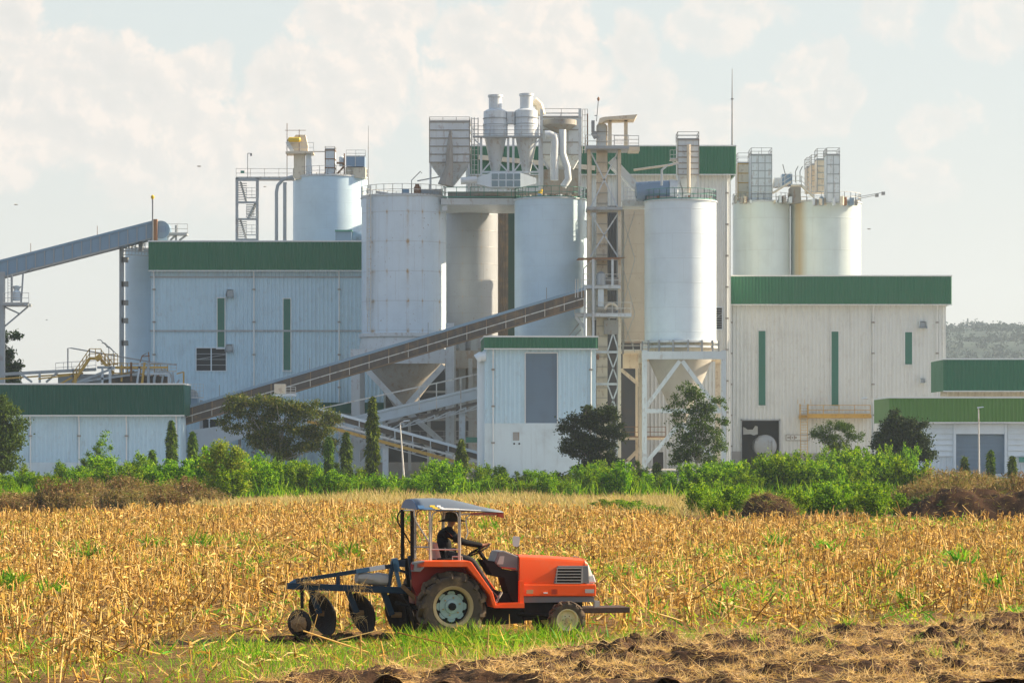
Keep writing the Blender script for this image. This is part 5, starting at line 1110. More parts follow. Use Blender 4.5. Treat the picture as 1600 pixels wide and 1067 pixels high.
# ================================================================== maize stubble
TRX, TRY = -1.24, 49.6                                             # tractor stands here; the furrow behind it is clear
def field_pts(n, y0, y1, marg=2.5):
    # uniform in area over the visible wedge
    y = np.sqrt(rng.uniform(y0 * y0, y1 * y1, n)); x = rng.uniform(-1, 1, n) * (.186 * y + marg); return x, y
def back_edge(x, y): 
    px = 800 + x / y * F
    e = np.interp(px, [0, 200, 330, 520, 700, 900, 1090, 1200, 1420, 1600], [132, 138, 146, 149, 150, 143, 120, 120, 122, 122]); return e
def in_tractor(x, y):
    c, s = math.cos(R(15)), math.sin(R(15)); dx, dy = x - TRX, y - TRY; lx = dx * c + dy * s; ly = -dx * s + dy * c
    return (lx > -3.4) & (lx < 3.3) & (np.abs(ly) < .95)
def greenness(x, y): return vnoise(x, y * .6, 3.2, 30) * .5 + vnoise(x, y * .7, 1.1, 31) * .5
n = 62000; x, y = field_pts(n, 40, 155); e = edge_y(x)
row = np.abs(((x * .35 + y + .4 * vnoise(x, y, 5, 40)) / .75) % 1 - .5)
k = (y > e + 1.9 + 1.8 * vnoise(x, y, 1.6, 41) + np.where(x < -3.0, -1.2, .6)) & (y < back_edge(x, y)) & ~in_tractor(x, y) & ((greenness(x, y) < .56) | (rng.random(n) < .45)) & ((vnoise(x, y, 1.5, 44) * .6 + vnoise(x, y, .5, 45) * .4 > .36) | (rng.random(n) < .2)) & (rng.random(n) < np.where(y < 75, 1, .85))
k &= ~((y < TRY + 1.6) & (x < TRX + 2.5) & (x > TRX - 4.6) & (rng.random(n) < .93))
x, y = x[k], y[k]; n = len(x)
hgt = rng.uniform(.16, .62, n) * (.6 + .7 * vnoise(x, y, 3, 42)); d = unit(np.stack([rng.normal(0, .17, n), rng.normal(0, .17, n), np.ones(n)], 1)); b = np.stack([x, y, np.full(n, -.02)], 1)
broken = rng.random(n) < .2; d[broken] = unit(rng.normal(size=(broken.sum(), 3)) * np.array([1, .6, .25]) + np.array([0, 0, .3])); hgt[broken] *= 1.5
sc = 1 + (y - 44) / 200
P1 = prisms(b, d, hgt, rng.uniform(.009, .018, n) * sc)
# dry leaves hanging on the stalks
rep = 3; idx = np.repeat(np.arange(n), rep); m_ = len(idx); t = rng.uniform(.25, 1, m_)[:, None]; lb = b[idx] + d[idx] * hgt[idx][:, None] * t
ld = unit(rng.normal(size=(m_, 3)) * np.array([1, 1, .6]) + np.array([0, 0, .35])); LL = rng.uniform(.08, .30, m_); bend = np.stack([np.zeros(m_), np.zeros(m_), -LL * rng.uniform(.2, .9, m_)], 1)
P2 = blades(lb, ld, LL, rng.uniform(.009, .026, m_) * sc[idx], bend)
# litter
n2 = 70000; x2, y2 = field_pts(n2, 40, 160); k = (y2 > edge_y(x2) - .1) & (y2 < back_edge(x2, y2) + 4) & ((y2 < 90) | (rng.random(n2) < .4)); x2, y2 = x2[k], y2[k]; n2 = len(x2)
P3 = blades(np.stack([x2, y2, rng.uniform(.0, .10, n2)], 1), unit(rng.normal(size=(n2, 3)) * np.array([1, 1, .35]) + np.array([0, 0, .1])), rng.uniform(.10, .38, n2), rng.uniform(.005, .014, n2) * (1 + (y2 - 40) / 120), np.stack([rng.normal(0, .04, n2), rng.normal(0, .04, n2), rng.normal(0, .05, n2)], 1))
n3 = 900; x3, y3 = field_pts(n3, 43, 120); k = (y3 > edge_y(x3) + .8) & (y3 < back_edge(x3, y3)) & ~in_tractor(x3, y3); x3, y3 = x3[k], y3[k]; n3 = len(x3)
PL = prisms(np.stack([x3, y3, rng.uniform(0, .15, n3)], 1), unit(rng.normal(size=(n3, 3)) * np.array([1, .5, .12]) + np.array([0, 0, .38])), rng.uniform(.5, 1.3, n3), rng.uniform(.010, .018, n3))
V, Q, mi = cat([(*P1, 0), (*P2, 0), (*P3, 0), (*PL, 0)])
tag(np_mesh('maize_stubble', V, Q, [LF['straw']], mi), kind='stuff', label='golden cut maize stubble and dry leaves covering the field', cat='stubble')
# green grass: thick along the furrow edge, tufts through the field
n = 70000; x, y = field_pts(n, 40, 62, 2); e = edge_y(x); dd = y - e
w_ = np.exp(-((dd - .9) / 1.5) ** 2) * np.interp(x, [-9, -7, -5, -2.5, 2.5, 4, 9], [.75, .8, .95, .95, .75, .3, .22]); w_ = np.where((x > -5.0) & (x < 3.3) & (y < TRY + .6) & (dd > 0), np.maximum(w_, .8), w_)
w_ = np.where(x < -2.2, np.maximum(w_, .62 * (y < 46.5 + .8 * vnoise(x, y, 1.0, 53)) * (vnoise(x, y, .9, 52) > .3)), w_); w_ = w_ * np.clip(1.5 * (vnoise(x, y, .7, 50) * .6 + vnoise(x, y, .25, 58) * .4) - .12, 0, 1); k = (dd > -.35) & (rng.random(n) < w_) & ~((in_tractor(x, y)) & (y > TRY - .55)); x, y = x[k], y[k]; n = len(x)
P4 = blades(np.stack([x, y, np.full(n, -.01)], 1), unit(rng.normal(size=(n, 3)) * np.array([.4, .4, .1]) + np.array([0, 0, 1])), rng.uniform(.08, .36, n) * (.35 + .9 * vnoise(x, y, 1.1, 51)) * np.where((x < -1.9) & (y > 46.5), .55, 1), rng.uniform(.004, .009, n), rng.normal(size=(n, 3)) * np.array([.09, .09, .02]))
n = 3400; x = np.concatenate([rng.normal(-.55, .40, n // 2), rng.uniform(-2.0, 2.2, n // 2)]); y = rng.uniform(47.6, 48.62, n); k = vnoise(x, y, .35, 57) > .42; x, y = x[k], y[k]; y = y + np.clip(x + 1.2, -3, 3) * .25; n = len(x)
P6 = blades(np.stack([x, y, np.full(n, -.01)], 1), unit(rng.normal(size=(n, 3)) * np.array([.35, .3, .1]) + np.array([0, 0, 1])), rng.uniform(.14, .50, n) * (.35 + .75 * vnoise(x, y, .3, 59)), rng.uniform(.004, .009, n), rng.normal(size=(n, 3)) * np.array([.12, .10, .03]))
ct = rng.uniform(0, 1, (70, 2)) * np.array([15, 18]) + np.array([-5, 40]); ct = ct[(ct[:, 1] < edge_y(ct[:, 0]) - .1)]; ct = np.repeat(ct, 26, 0); ct += rng.normal(0, .06, ct.shape); n = len(ct)
P7 = blades(np.stack([ct[:, 0], ct[:, 1], soil_h(ct[:, 0], ct[:, 1])], 1), unit(rng.normal(size=(n, 3)) * np.array([.5, .5, .1]) + np.array([0, 0, 1])), rng.uniform(.08, .26, n), rng.uniform(.003, .007, n), rng.normal(size=(n, 3)) * np.array([.07, .07, .02]))
P4 = cat([(*P4, 0), (*P6, 0), (*P7, 0)])
tag(np_mesh('green_grass', P4[0], P4[1], [LF['grass']]), kind='stuff', label='bright green grass along the edge of the ploughed strip', cat='grass')
n = 110000; x, y = field_pts(n, 44, 150, 2); g = greenness(x, y); k = (g > .52) & (y > edge_y(x) + 1) & (y < back_edge(x, y) + 3) & (rng.random(n) < np.clip((g - .51) * 4.5, 0, 1)) & (vnoise(x, y, .45, 54) > .28) & ~in_tractor(x, y); x, y = x[k], y[k]; n = len(x)
cx = x; sc = 1 + (y - 44) / 160
P5 = blades(np.stack([x, y, rng.uniform(0, .2, n)], 1), unit(rng.normal(size=(n, 3)) * np.array([.7, .7, .3]) + np.array([0, 0, .9])), rng.uniform(.10, .36, n), rng.uniform(.006, .016, n) * sc, np.stack([rng.normal(0, .06, n), rng.normal(0, .06, n), rng.uniform(-.15, 0, n)], 1))
tag(np_mesh('field_weeds', P5[0], P5[1], [LF['weed']]), kind='stuff', label='scattered green weeds growing through the stubble', cat='weeds')
# individual maize regrowth plants
def regrowth(seed):
    r = np.random.default_rng(seed); n = 70; a = r.uniform(0, 2 * math.pi, n); d = unit(np.stack([np.cos(a), np.sin(a), r.uniform(.7, 3.0, n)], 1)); L = r.uniform(.35, .85, n)
    V, Q = blades(np.stack([r.normal(0, .22, n), r.normal(0, .16, n), r.uniform(0, .3, n)], 1), d, L, r.uniform(.016, .032, n), np.stack([np.zeros(n), np.zeros(n), -L * r.uniform(.1, .7, n)], 1)); return np_mesh('maize_leaves', V, Q, [LF['weed']], link=False)
RG = [regrowth(s) for s in (1, 2, 3)]
RGP = [(145, 880, 'maize regrowth clump with drooping leaves in the stubble at the left'), (240, 862, 'leafy maize regrowth clump above and right of the drooping one at the left'), (315, 862, 'wide maize regrowth clump in the stubble left of the plough'), (385, 905, 'small maize regrowth plant just left of the plough tail'), (20, 925, 'dark maize regrowth plant at the left edge of the stubble'),
       (80, 935, 'maize regrowth plant near the lower left stubble edge'), (1210, 862, 'maize regrowth plant right of the tractor, below the dark mound'), (1380, 915, 'tall maize regrowth patch in the right stubble'), (1290, 872, 'thin maize regrowth plant in the right stubble'), (1550, 930, 'maize regrowth clump near the right edge of the stubble'),
       (1590, 975, 'maize regrowth clump touching the right edge above the ploughed soil'), (1140, 960, 'low spreading maize regrowth right of the tractor nose'), (1500, 890, 'small maize regrowth plant far right in the stubble'), (1420, 950, 'maize regrowth at the furrow edge right of centre'), (760, 835, 'maize regrowth seen behind the tractor canopy front'),
       (630, 830, 'maize regrowth seen behind the rear of the tractor canopy'), (545, 875, 'maize regrowth plant above the plough beam')]
for i, (px, py, lab) in enumerate(RGP):
    Y0 = F * CAMH / (py - HOR); o = bpy.data.objects.new('maize_plant', RG[i % 3]); COL.objects.link(o); o.location = (PX(px, Y0), Y0, 0); o.rotation_euler.z = i * 1.3; s = min(1.15, .8 + (Y0 - 50) / 150); o.scale = (s, s, s * random.uniform(.75, 1.1)); tag(o, lab, 'plant', 'maize regrowth in the stubble')

# dry tan grass at the back edge of the field
n = 42000; y = rng.uniform(132, 186, n); x = rng.uniform(-1, 1, n) * (.186 * y + 3); px = 800 + x / y * F
k = (y > back_edge(x, y) - 3) & (y < np.interp(px, [0, 300, 560, 1050, 1130], [130, 160, 182, 176, 130])) & (px > 200) & (px < 1140); x, y = x[k], y[k]; n = len(x)
V, Q = blades(np.stack([x, y, np.full(n, -.02)], 1), unit(rng.normal(size=(n, 3)) * np.array([.3, .3, .1]) + np.array([0, 0, 1])), rng.uniform(.25, .65, n) * (.5 + vnoise(x, y, 4, 60)), rng.uniform(.012, .026, n), rng.normal(size=(n, 3)) * np.array([.2, .2, .03]))
tag(np_mesh('dry_grass', V, Q, [LF['tan']]), kind='stuff', label='tall pale dry grass at the far edge of the stubble field', cat='grass')

# ================================================================== shrubs
def shrub_mesh(seed, h=2.4, w=1.7, nleaf=4200, lsz=.17, stems=10, mat='lush', low=.05):
    r = np.random.default_rng(seed); parts = []; cs = []; sv = MB()
    for s in range(stems):
        a = r.uniform(0, 6.28); rad = w * .5 * math.sqrt(r.random()); top = np.array([math.cos(a) * rad * 1.2, math.sin(a) * rad * 1.2, h * r.uniform(.62, 1.0) * (1 - .25 * (rad / (w * .5)) ** 2)]); b0 = np.array([math.cos(a) * rad * .25, math.sin(a) * rad * .25, 0])
        sv.tube([tuple(b0), tuple((b0 + top) / 2 + r.normal(0, .05, 3)), tuple(top)], .022, 4, r2=.006)
        # sprays off each stem
        for q in range(15):
            t = low + (1 - low) * r.random() ** .8; p = b0 + (top - b0) * t; dd = r.normal(size=3) * np.array([1, 1, .4]) + np.array([0, 0, .25]); dd /= np.linalg.norm(dd); L = w * .26 * (1.15 - t * .6)
            m_ = nleaf // (stems * 15); u_ = r.random(m_)[:, None]; cs.append(p + dd * L * u_ + r.normal(0, .055, (m_, 3)) * (1 + u_))
    c = np.concatenate(cs); c = c[c[:, 2] > .02]; V, Q = leaves(c, r.uniform(lsz * .7, lsz * 1.3, len(c)), .48, .25)
    return np_mesh('foliage', V, Q, [LF[mat]], link=False), sv
def make_shrub(name, label, cat_, group, meshes, loc, s, rz):
    r_ = thing(name, label, cat_, loc, group); r_.scale = s; r_.rotation_euler.z = rz
    fm, sm = meshes; o = bpy.data.objects.new('foliage', fm); COL.objects.link(o); o.parent = r_; o2 = bpy.data.objects.new('stem', sm); COL.objects.link(o2); o2.parent = r_; return r_
def mk(seed, **kw):
    f, sv = shrub_mesh(seed, **kw); me = bpy.data.meshes.new('stem'); me.from_pydata(sv.v, [], sv.f); me.materials.append(BARK); return f, me
SH = [mk(s, nleaf=4500, w=2.0 + .2 * (s % 3)) for s in (11, 12, 13, 14, 15)]
SM = [mk(s, nleaf=3800, mat='mid', lsz=.17) for s in (21, 22)]
def reeds(seed):
    r = np.random.default_rng(seed); n = 260; b = np.stack([r.normal(0, .55, n), r.normal(0, .45, n), np.zeros(n)], 1); d = unit(r.normal(size=(n, 3)) * np.array([.16, .16, .05]) + np.array([0, 0, 1])); L = r.uniform(.9, 2.15, n) * np.exp(-(b[:, 0] / 1.5) ** 2)
    A = blades(b, d, L, r.uniform(.012, .026, n), r.normal(size=(n, 3)) * np.array([.12, .12, .02])); ii = np.repeat(np.arange(n), 13); t = r.uniform(.15, 1, len(ii))[:, None]; m_ = len(ii)
    B = blades(b[ii] + d[ii] * L[ii][:, None] * t, unit(r.normal(size=(m_, 3)) + np.array([0, 0, .1])), r.uniform(.08, .30, m_), r.uniform(.014, .034, m_), np.stack([np.zeros(m_), np.zeros(m_), -r.uniform(0, .12, m_)], 1))
    V, Q, mi = cat([(*A, 0), (*B, 0)]); g = np.repeat((r.random(len(Q) // 2) < .0), 2); me = np_mesh('foliage', V, Q, [LF['brown']], link=False); st_ = MB()
    for k in range(6): x, y = r.normal(0, .4, 2); st_.tube([(0, 0, 0), (x, y, .5), (x + r.normal(0, .1), y, 1.5)], .015, 4, r2=.006)
    m2 = bpy.data.meshes.new('stem'); m2.from_pydata(st_.v, [], st_.f); m2.materials.append(BARK); return me, m2
SB = [reeds(s) for s in (31, 32, 33)]
topx = [-20, 0, 50, 100, 180, 240, 300, 345, 385, 430, 500, 560, 620, 650, 700, 740, 800, 870, 930, 980, 1020, 1080, 1130, 1180, 1230, 1290, 1340, 1400, 1450, 1520, 1620]
topy = [752, 750, 740, 735, 728, 722, 716, 708, 716, 728, 728, 745, 752, 742, 738, 742, 748, 748, 734, 740, 748, 738, 728, 722, 716, 722, 716, 716, 735, 742, 742]
def htop(px): return float(np.interp(px, topx, topy))
random.seed(77); cnt = 0
POS = ['at the left edge', 'below the low dark green shed', 'left of the feathery tree', 'below the feathery tree', 'left of the tall cypress', 'below the crossing conveyors', 'before the narrow tower house', 'below the dense dark tree', 'below the braced silo frame', 'before the cream hall', 'below the yellow platform', 'by the round dark tree']
def zone(px): return POS[min(11, max(0, int(px / 1450 * 12)))]
px = -15
while px < 1450:
    # back row
    Yb = random.uniform(222, 234); t = htop(px) + random.choice([random.uniform(-26, -8), random.uniform(-12, 4), random.uniform(-4, 8)]); h = PZ(t, Yb)
    if 250 < px < 300: h *= .9
    m_ = random.choice(SH if random.random() < .72 else SM); s = max(.25, h / 2.15)
    make_shrub('shrub', 'bushy bright green shrub in the back of the hedge ' + zone(px), 'shrub', 'green shrubs along the factory edge', m_, (PX(px, Yb), Yb, 0), (min(max(s, .7), 1.1) * .85, min(max(s, .7), 1.1) * .85, s), random.uniform(0, 6)); px += random.uniform(15, 21); cnt += 1
px = 10
while px < 1450:                                                   # second row
    Yb = random.uniform(184, 196); t = htop(px) + random.uniform(-16, 12); h = PZ(t, Yb); s = max(.3, h / 2.15); m_ = random.choice(SH)
    make_shrub('shrub', 'bushy bright green shrub in the middle of the hedge ' + zone(px), 'shrub', 'green shrubs along the factory edge', m_, (PX(px, Yb), Yb, 0), (max(s, .7) * .95, max(s, .7) * .95, s), random.uniform(0, 6)); px += random.uniform(19, 25)
px = 1090
while px < 1420:                                                   # front row
    if 1166 < px < 1238: px = 1240
    Yb = random.uniform(128, 140); t = random.uniform(750, 776); h = PZ(t, Yb); s = h / 2.15; m_ = random.choice(SH)
    make_shrub('shrub', 'low bright green shrub at the front of the hedge, ' + ('left' if px < 1200 else 'right') + ' of the dark heap', 'shrub', 'green shrubs along the factory edge', m_, (PX(px, Yb), Yb, 0), (s * 1.1, s * 1.1, s), random.uniform(0, 6)); px += random.uniform(26, 36)
for px, t, Yb in ((945, 778, 140), (985, 782, 138), (1020, 788, 136), (870, 765, 200), (60, 765, 170), (30, 770, 166), (90, 755, 180), (360, 735, 172), (330, 745, 178), (470, 745, 205), (520, 742, 208), (400, 740, 205), (560, 752, 212)):
    h = PZ(t, Yb); s = h / 2.15; make_shrub('shrub', 'small green shrub standing forward of the hedge ' + zone(px), 'shrub', 'green shrubs along the factory edge', random.choice(SH + SM), (PX(px, Yb), Yb, 0), (max(s, .6) * 1.2, max(s, .6) * 1.2, s), random.uniform(0, 6))
for a, b, t0, t1, y0, y1, lab in ((0, 110, 760, 778, 136, 150, 'dry brown weed clump at the left edge of the field'), (90, 340, 738, 765, 142, 178, 'dry brown weed clump below the low dark green shed'), (1445, 1640, 728, 750, 165, 190, 'dry brown reed clump below the slatted warehouse'), (1420, 1640, 738, 758, 145, 160, 'dry brown reed clump behind the dark mound')):
    px = a
    while px < b:
        Yb = random.uniform(y0, y1); h = PZ(random.uniform(t0, t1), Yb); s = h / 2.15
        make_shrub('dry_shrub', lab, 'dry plant', 'dry brown weeds along the field edge', random.choice(SB), (PX(px, Yb), Yb, 0), (1.1, 1.0, s * random.uniform(.85, 1.15)), random.uniform(0, 6)); px += random.uniform(11, 17)
for px, t, Yb in ((1450, 775, 128), (1480, 780, 127)):
    h = PZ(t, Yb); s = h / 2.15; make_shrub('shrub', 'pale leaved low shrub at the left foot of the dark mound' if px == 1450 else 'small pale green shrub in front of the dark mound', 'shrub', None, SM[0], (PX(px, Yb), Yb, 0), (s * 1.6, s * 1.6, s), px)

# weedy growth that knits the hedge together
n = 30000; y = rng.uniform(150, 212, n); x = rng.uniform(-1, 1, n) * (.186 * y + 3); px = 800 + x / y * F
k = (vnoise(x, y, 2.2, 61) * .6 + vnoise(x, y, .7, 62) * .4 > .42) & (y > np.interp(px, [0, 300, 600, 1050, 1130, 1420, 1500], [165, 178, 184, 180, 150, 150, 185])) & (px < 1470); x, y = x[k], y[k]; n = len(x)
hh_ = rng.uniform(.3, 1.25, n) * (.3 + 1.1 * vnoise(x, y, 1.6, 63)); V, Q = blades(np.stack([x, y, np.full(n, -.02)], 1), unit(rng.normal(size=(n, 3)) * np.array([.3, .3, .1]) + np.array([0, 0, 1])), hh_, rng.uniform(.02, .05, n), rng.normal(size=(n, 3)) * np.array([.2, .2, .05]))
tag(np_mesh('hedge_weeds', V, Q, [LF['lush']]), kind='stuff', label='ragged green weeds filling the gaps along the hedge', cat='weeds')
# dirt mounds
MND = paint('dark_earth', (0.05, 0.026, 0.014), 1.0, spec=.05, dirt=.6, streak=0, scale=3, dcol=(.16, .09, .04), bump=.8)
def mound(label, x0, x1, ptop, Yc, dep, seed):
    a, b = PX(x0, Yc), PX(x1, Yc); nx, ny = 70, 26; X, Y = np.meshgrid(np.linspace(a, b, nx), np.linspace(Yc - dep, Yc + dep, ny)); u = (X - a) / (b - a); v = (Y - Yc) / dep
    H = PZ(ptop, Yc) * 1.3; Z = H * np.clip(1 - v ** 2, 0, 1) * np.clip(np.sin(np.clip(u, 0, 1) * math.pi), 0, 1) ** .45 * (.6 + .55 * vnoise(X, Y, 1.8, seed)) + (vnoise(X, Y, .4, seed + 1) - .5) * .25 + (vnoise(X, Y, .16, seed + 2) - .5) * .1 - .06
    V = np.stack([X.ravel(), Y.ravel(), Z.ravel()], 1); i, j = np.meshgrid(np.arange(nx - 1), np.arange(ny - 1)); q = (j * nx + i).ravel(); Q = np.stack([q, q + 1, q + nx + 1, q + nx], 1)
    o = np_mesh('dirt_mound', V, Q, [MND]); tag(o, label, 'mound', 'mounds of dark earth at the field edge'); Zg = Z
    n = 1500; ii = rng.integers(0, len(V), n); b = V[ii] + rng.normal(0, .05, (n, 3)); k = b[:, 2] > .15; b = b[k]; n = len(b)
    SV, SQ = blades(b, unit(rng.normal(size=(n, 3)) * np.array([1, 1, .4]) + np.array([0, 0, .2])), rng.uniform(.1, .4, n), rng.uniform(.006, .014, n), rng.normal(0, .05, (n, 3))); so_ = np_mesh('loose_straw', SV, SQ, [LF['brown']], parent=o); so_['kind'] = 'stuff'; return o
mound('long dark earth mound below the dry brown reeds at the right', 1412, 1720, 766, 128, 2.6, 70)
mound('small dark earth heap with straw between green shrubs right of centre', 1160, 1245, 772, 132, 1.8, 80)

# ================================================================== trees
def tree(name, label, Y, base_px, lobes, mat='dark', nleaf=9000, lsz=.16, trunk=.16, nclump=70, bark=None, group=None, forks=12, aspect=.5, clump=.16, lean=0, up=.3, thick=.7, seed=None):
    """lobes: crown volumes (px, py, rx, ry) in photo pixels at distance Y"""
    global rng
    r = np.random.default_rng(seed if seed is not None else int(base_px * 7 + Y)); k = Y / F; root = thing(name, label, 'tree', (PX(base_px, Y), Y, 0), group)
    ar = np.array([a * b for _, _, a, b in lobes], float); ar /= ar.sum(); C = []
    for i, (lx, ly, rx, ry) in enumerate(lobes):
        m_ = max(3, int(nclump * ar[i])); d = r.normal(size=(m_, 3)); d /= np.linalg.norm(d, axis=1, keepdims=True); q = r.random(m_) ** .45
        C.append(np.stack([PX(lx, Y) + d[:, 0] * q * rx * k, Y + d[:, 1] * q * (rx + ry) * .5 * k * thick, PZ(ly, Y) + d[:, 2] * q * ry * k], 1))
    C = np.concatenate(C); per = nleaf // len(C); cr = clump * np.mean([a + b for _, _, a, b in lobes]) * k
    sz = r.uniform(.6, 1.5, len(C)); L = []
    for c, s in zip(C, sz):
        m_ = int(per * s); p = r.normal(size=(m_, 3)) * np.array([1.15, 1.15, .75]) * cr * s; L.append(c + p)
    L = np.concatenate(L); V, Q = leaves(L, r.uniform(lsz * 1.0, lsz * 2.1, len(L)), aspect, up)
    V = V - np.array([PX(base_px, Y), Y, 0]); np_mesh('crown', V, Q, [LF[mat]], parent=root)
    t = MB(); b = np.array([PX(base_px, Y), Y, 0.0]); cen = C.mean(0); cen[2] = max(cen[2] * .75, .6); fork = b * .35 + cen * .65; fork[2] = cen[2] * .55
    t.tube([tuple(b), tuple((b + fork) / 2 + np.array([.04, 0, 0])), tuple(fork)], trunk, 8, r2=trunk * .7)
    ii = r.choice(len(C), min(forks, len(C)), replace=False)
    for i in ii:
        mid = (fork + C[i]) / 2 + r.normal(0, .12, 3) + np.array([0, 0, .15]); t.tube([tuple(fork), tuple(mid), tuple(C[i])], trunk * .45, 5, r2=trunk * .1)
    for o in C[ii]:
        for _ in range(2): e = o + r.normal(0, cr * 1.3, 3); t.tube([tuple(o), tuple(e)], trunk * .12, 4, r2=.01)
    t.build('trunk', bark or BARK, root); return root
tree('acacia_tree', 'wide spreading feathery olive tree in front of the left hall and conveyor', 232, 432,
     [(375, 636, 32, 18), (425, 632, 50, 16), (480, 640, 45, 16), (515, 656, 25, 12), (360, 658, 18, 14), (410, 665, 48, 22), (465, 672, 55, 24), (500, 690, 30, 20), (440, 700, 45, 16), (400, 690, 30, 14)], 'olive', 30000, .13, .15, 200, BARKP, forks=30, clump=.075, aspect=.45)
tree('dense_tree', 'dense very dark tree standing at the right corner of the narrow tower house', 236, 925,
     [(925, 650, 40, 20), (905, 672, 28, 22), (950, 672, 28, 25), (893, 695, 18, 14), (925, 700, 32, 25), (955, 715, 22, 30), (925, 728, 28, 18), (885, 745, 22, 8)], 'dark', 24000, .15, .2, 150, clump=.075)
tree('leafy_tree', 'loose mid green tree in front of the braced silo frame', 236, 1088,
     [(1080, 606, 22, 18), (1075, 632, 32, 22), (1110, 640, 25, 20), (1090, 665, 42, 24), (1125, 655, 15, 10), (1080, 695, 36, 24), (1120, 690, 22, 22), (1095, 720, 36, 20), (1055, 715, 12, 20)], 'mid', 12000, .13, .14, 150, BARKP, clump=.075, forks=18)
tree('round_tree', 'round dark tree at the left end of the slatted warehouse', 236, 1412,
     [(1405, 660, 32, 18), (1395, 685, 30, 24), (1425, 672, 24, 18), (1418, 700, 36, 26), (1445, 705, 20, 18), (1385, 715, 20, 12)], 'dark', 19000, .15, .18, 110, clump=.09)
tree('small_tree', 'small feathery tree below the yellow platform on the cream hall', 238, 1305,
     [(1300, 668, 28, 9), (1325, 668, 20, 8), (1275, 678, 18, 7), (1300, 684, 30, 10), (1335, 682, 18, 8), (1310, 696, 24, 8)], 'mid', 5200, .12, .09, 70, BARKP, clump=.10, aspect=.4)
tree('broad_tree', 'broad leafy tree cut by the left edge before the low shed', 228, -5,
     [(0, 642, 28, 22), (12, 670, 28, 24), (-10, 690, 40, 30), (25, 690, 18, 12), (0, 722, 30, 18)], 'mid', 13000, .17, .2, 100, clump=.10)
tree('far_tree', 'dark tree rising behind the low shed at the far left edge', 312, 0,
     [(0, 530, 16, 14), (0, 555, 24, 20), (18, 575, 14, 14), (0, 590, 28, 16), (28, 525, 6, 4)], 'dark', 7000, .26, .22, 70, clump=.11)
tree('sapling', 'slender bright green sapling in front of the low dark green shed', 232, 152,
     [(164, 678, 3, 7), (159, 690, 6, 7), (170, 699, 5, 3), (150, 700, 5, 6), (156, 708, 8, 6), (139, 712, 6, 4), (152, 722, 12, 8), (168, 718, 5, 4)], 'lush', 2200, .10, .04, 44, clump=.22)
tree('yellow_green_bush', 'tall yellow green bush left of the feathery tree, standing forward', 176, 352,
     [(343, 702, 12, 14), (365, 708, 12, 14), (335, 725, 20, 18), (370, 725, 18, 18), (350, 750, 26, 18), (330, 762, 14, 14), (372, 762, 12, 12)], 'yell', 6500, .11, .06, 80, clump=.12)
def cypress(label, px, pt, Y, w, seed, pb=None):
    r = np.random.default_rng(seed); h = PZ(pt, Y); rad = w * .82 * Y / F / 2; root = thing('cypress', label, 'tree', (PX(px, Y), Y, 0), 'narrow cypress trees'); n = int(1500 + 1100 * h * rad * 1.5)
    z = r.uniform(.02, 1, n); ph = r.uniform(0, 6.28, n); lump = 1 + .25 * np.sin(z * h * 2.6 + ph * 2 + seed) + .2 * np.sin(z * h * 6 + ph * 3)
    prof = np.where(z > .62, np.clip((1 - z) / .38, 0, 1) ** .7, .8 + .2 * np.sin(z * 3.0)) + .10; q = rad * prof * lump * (1 - .5 * r.random(n) ** 2)
    c = np.stack([np.cos(ph) * q, np.sin(ph) * q, z * h], 1); d = unit(np.stack([np.cos(ph) * .5, np.sin(ph) * .5, -.8 * np.ones(n)], 1) + r.normal(0, .35, (n, 3)))
    c = c + r.normal(0, rad * .10, (n, 3)); L = r.uniform(.15, .36, n); V, Q = blades(c, d, L, r.uniform(.025, .05, n), r.normal(0, .02, (n, 3))); np_mesh('crown', V, Q, [LF['cyp']], parent=root)
    t = MB(); t.tube([(PX(px, Y), Y, 0), (PX(px, Y), Y, h * .93)], rad * .25, 6, r2=.02); t.build('trunk', BARK, root)
cypress('tall narrow cypress standing in front of the crossing conveyors', 582, 620, 226, 18, 1)
cypress('medium cypress at the left side of the narrow tower house', 721, 686, 226, 15, 2)
cypress('dark cypress at the right end of the low dark green shed', 268, 657, 240, 15, 3)
cypress('dim cypress just right of the low shed corner', 301, 674, 242, 14, 4)
cypress('olive cypress at the right side of the feathery tree', 514, 683, 228, 13, 5)
cypress('dark cypress between the feathery tree and the tall cypress', 541, 675, 232, 15, 6)
for i, (px, t_, lab) in enumerate(((238, 703, 'short dark cypress top poking from the hedge below the low shed'), (785, 729, 'short cypress top in front of the tower house, left one'), (823, 737, 'short cypress top in front of the tower house, right one'), (1304, 690, 'small dark cypress under the feathery small tree'), (1340, 697, 'small dark cypress left of the round dark tree'), (1507, 714, 'small cypress left of the pale lamp post at the right'), (1548, 703, 'small cypress in front of the roller door, right of the lamp post'), (1582, 712, 'small cypress near the right edge by the notice board'), (1026, 722, 'small dark cypress at the foot of the braced silo frame'))):
    cypress(lab, px, t_, 236, 11, 20 + i)

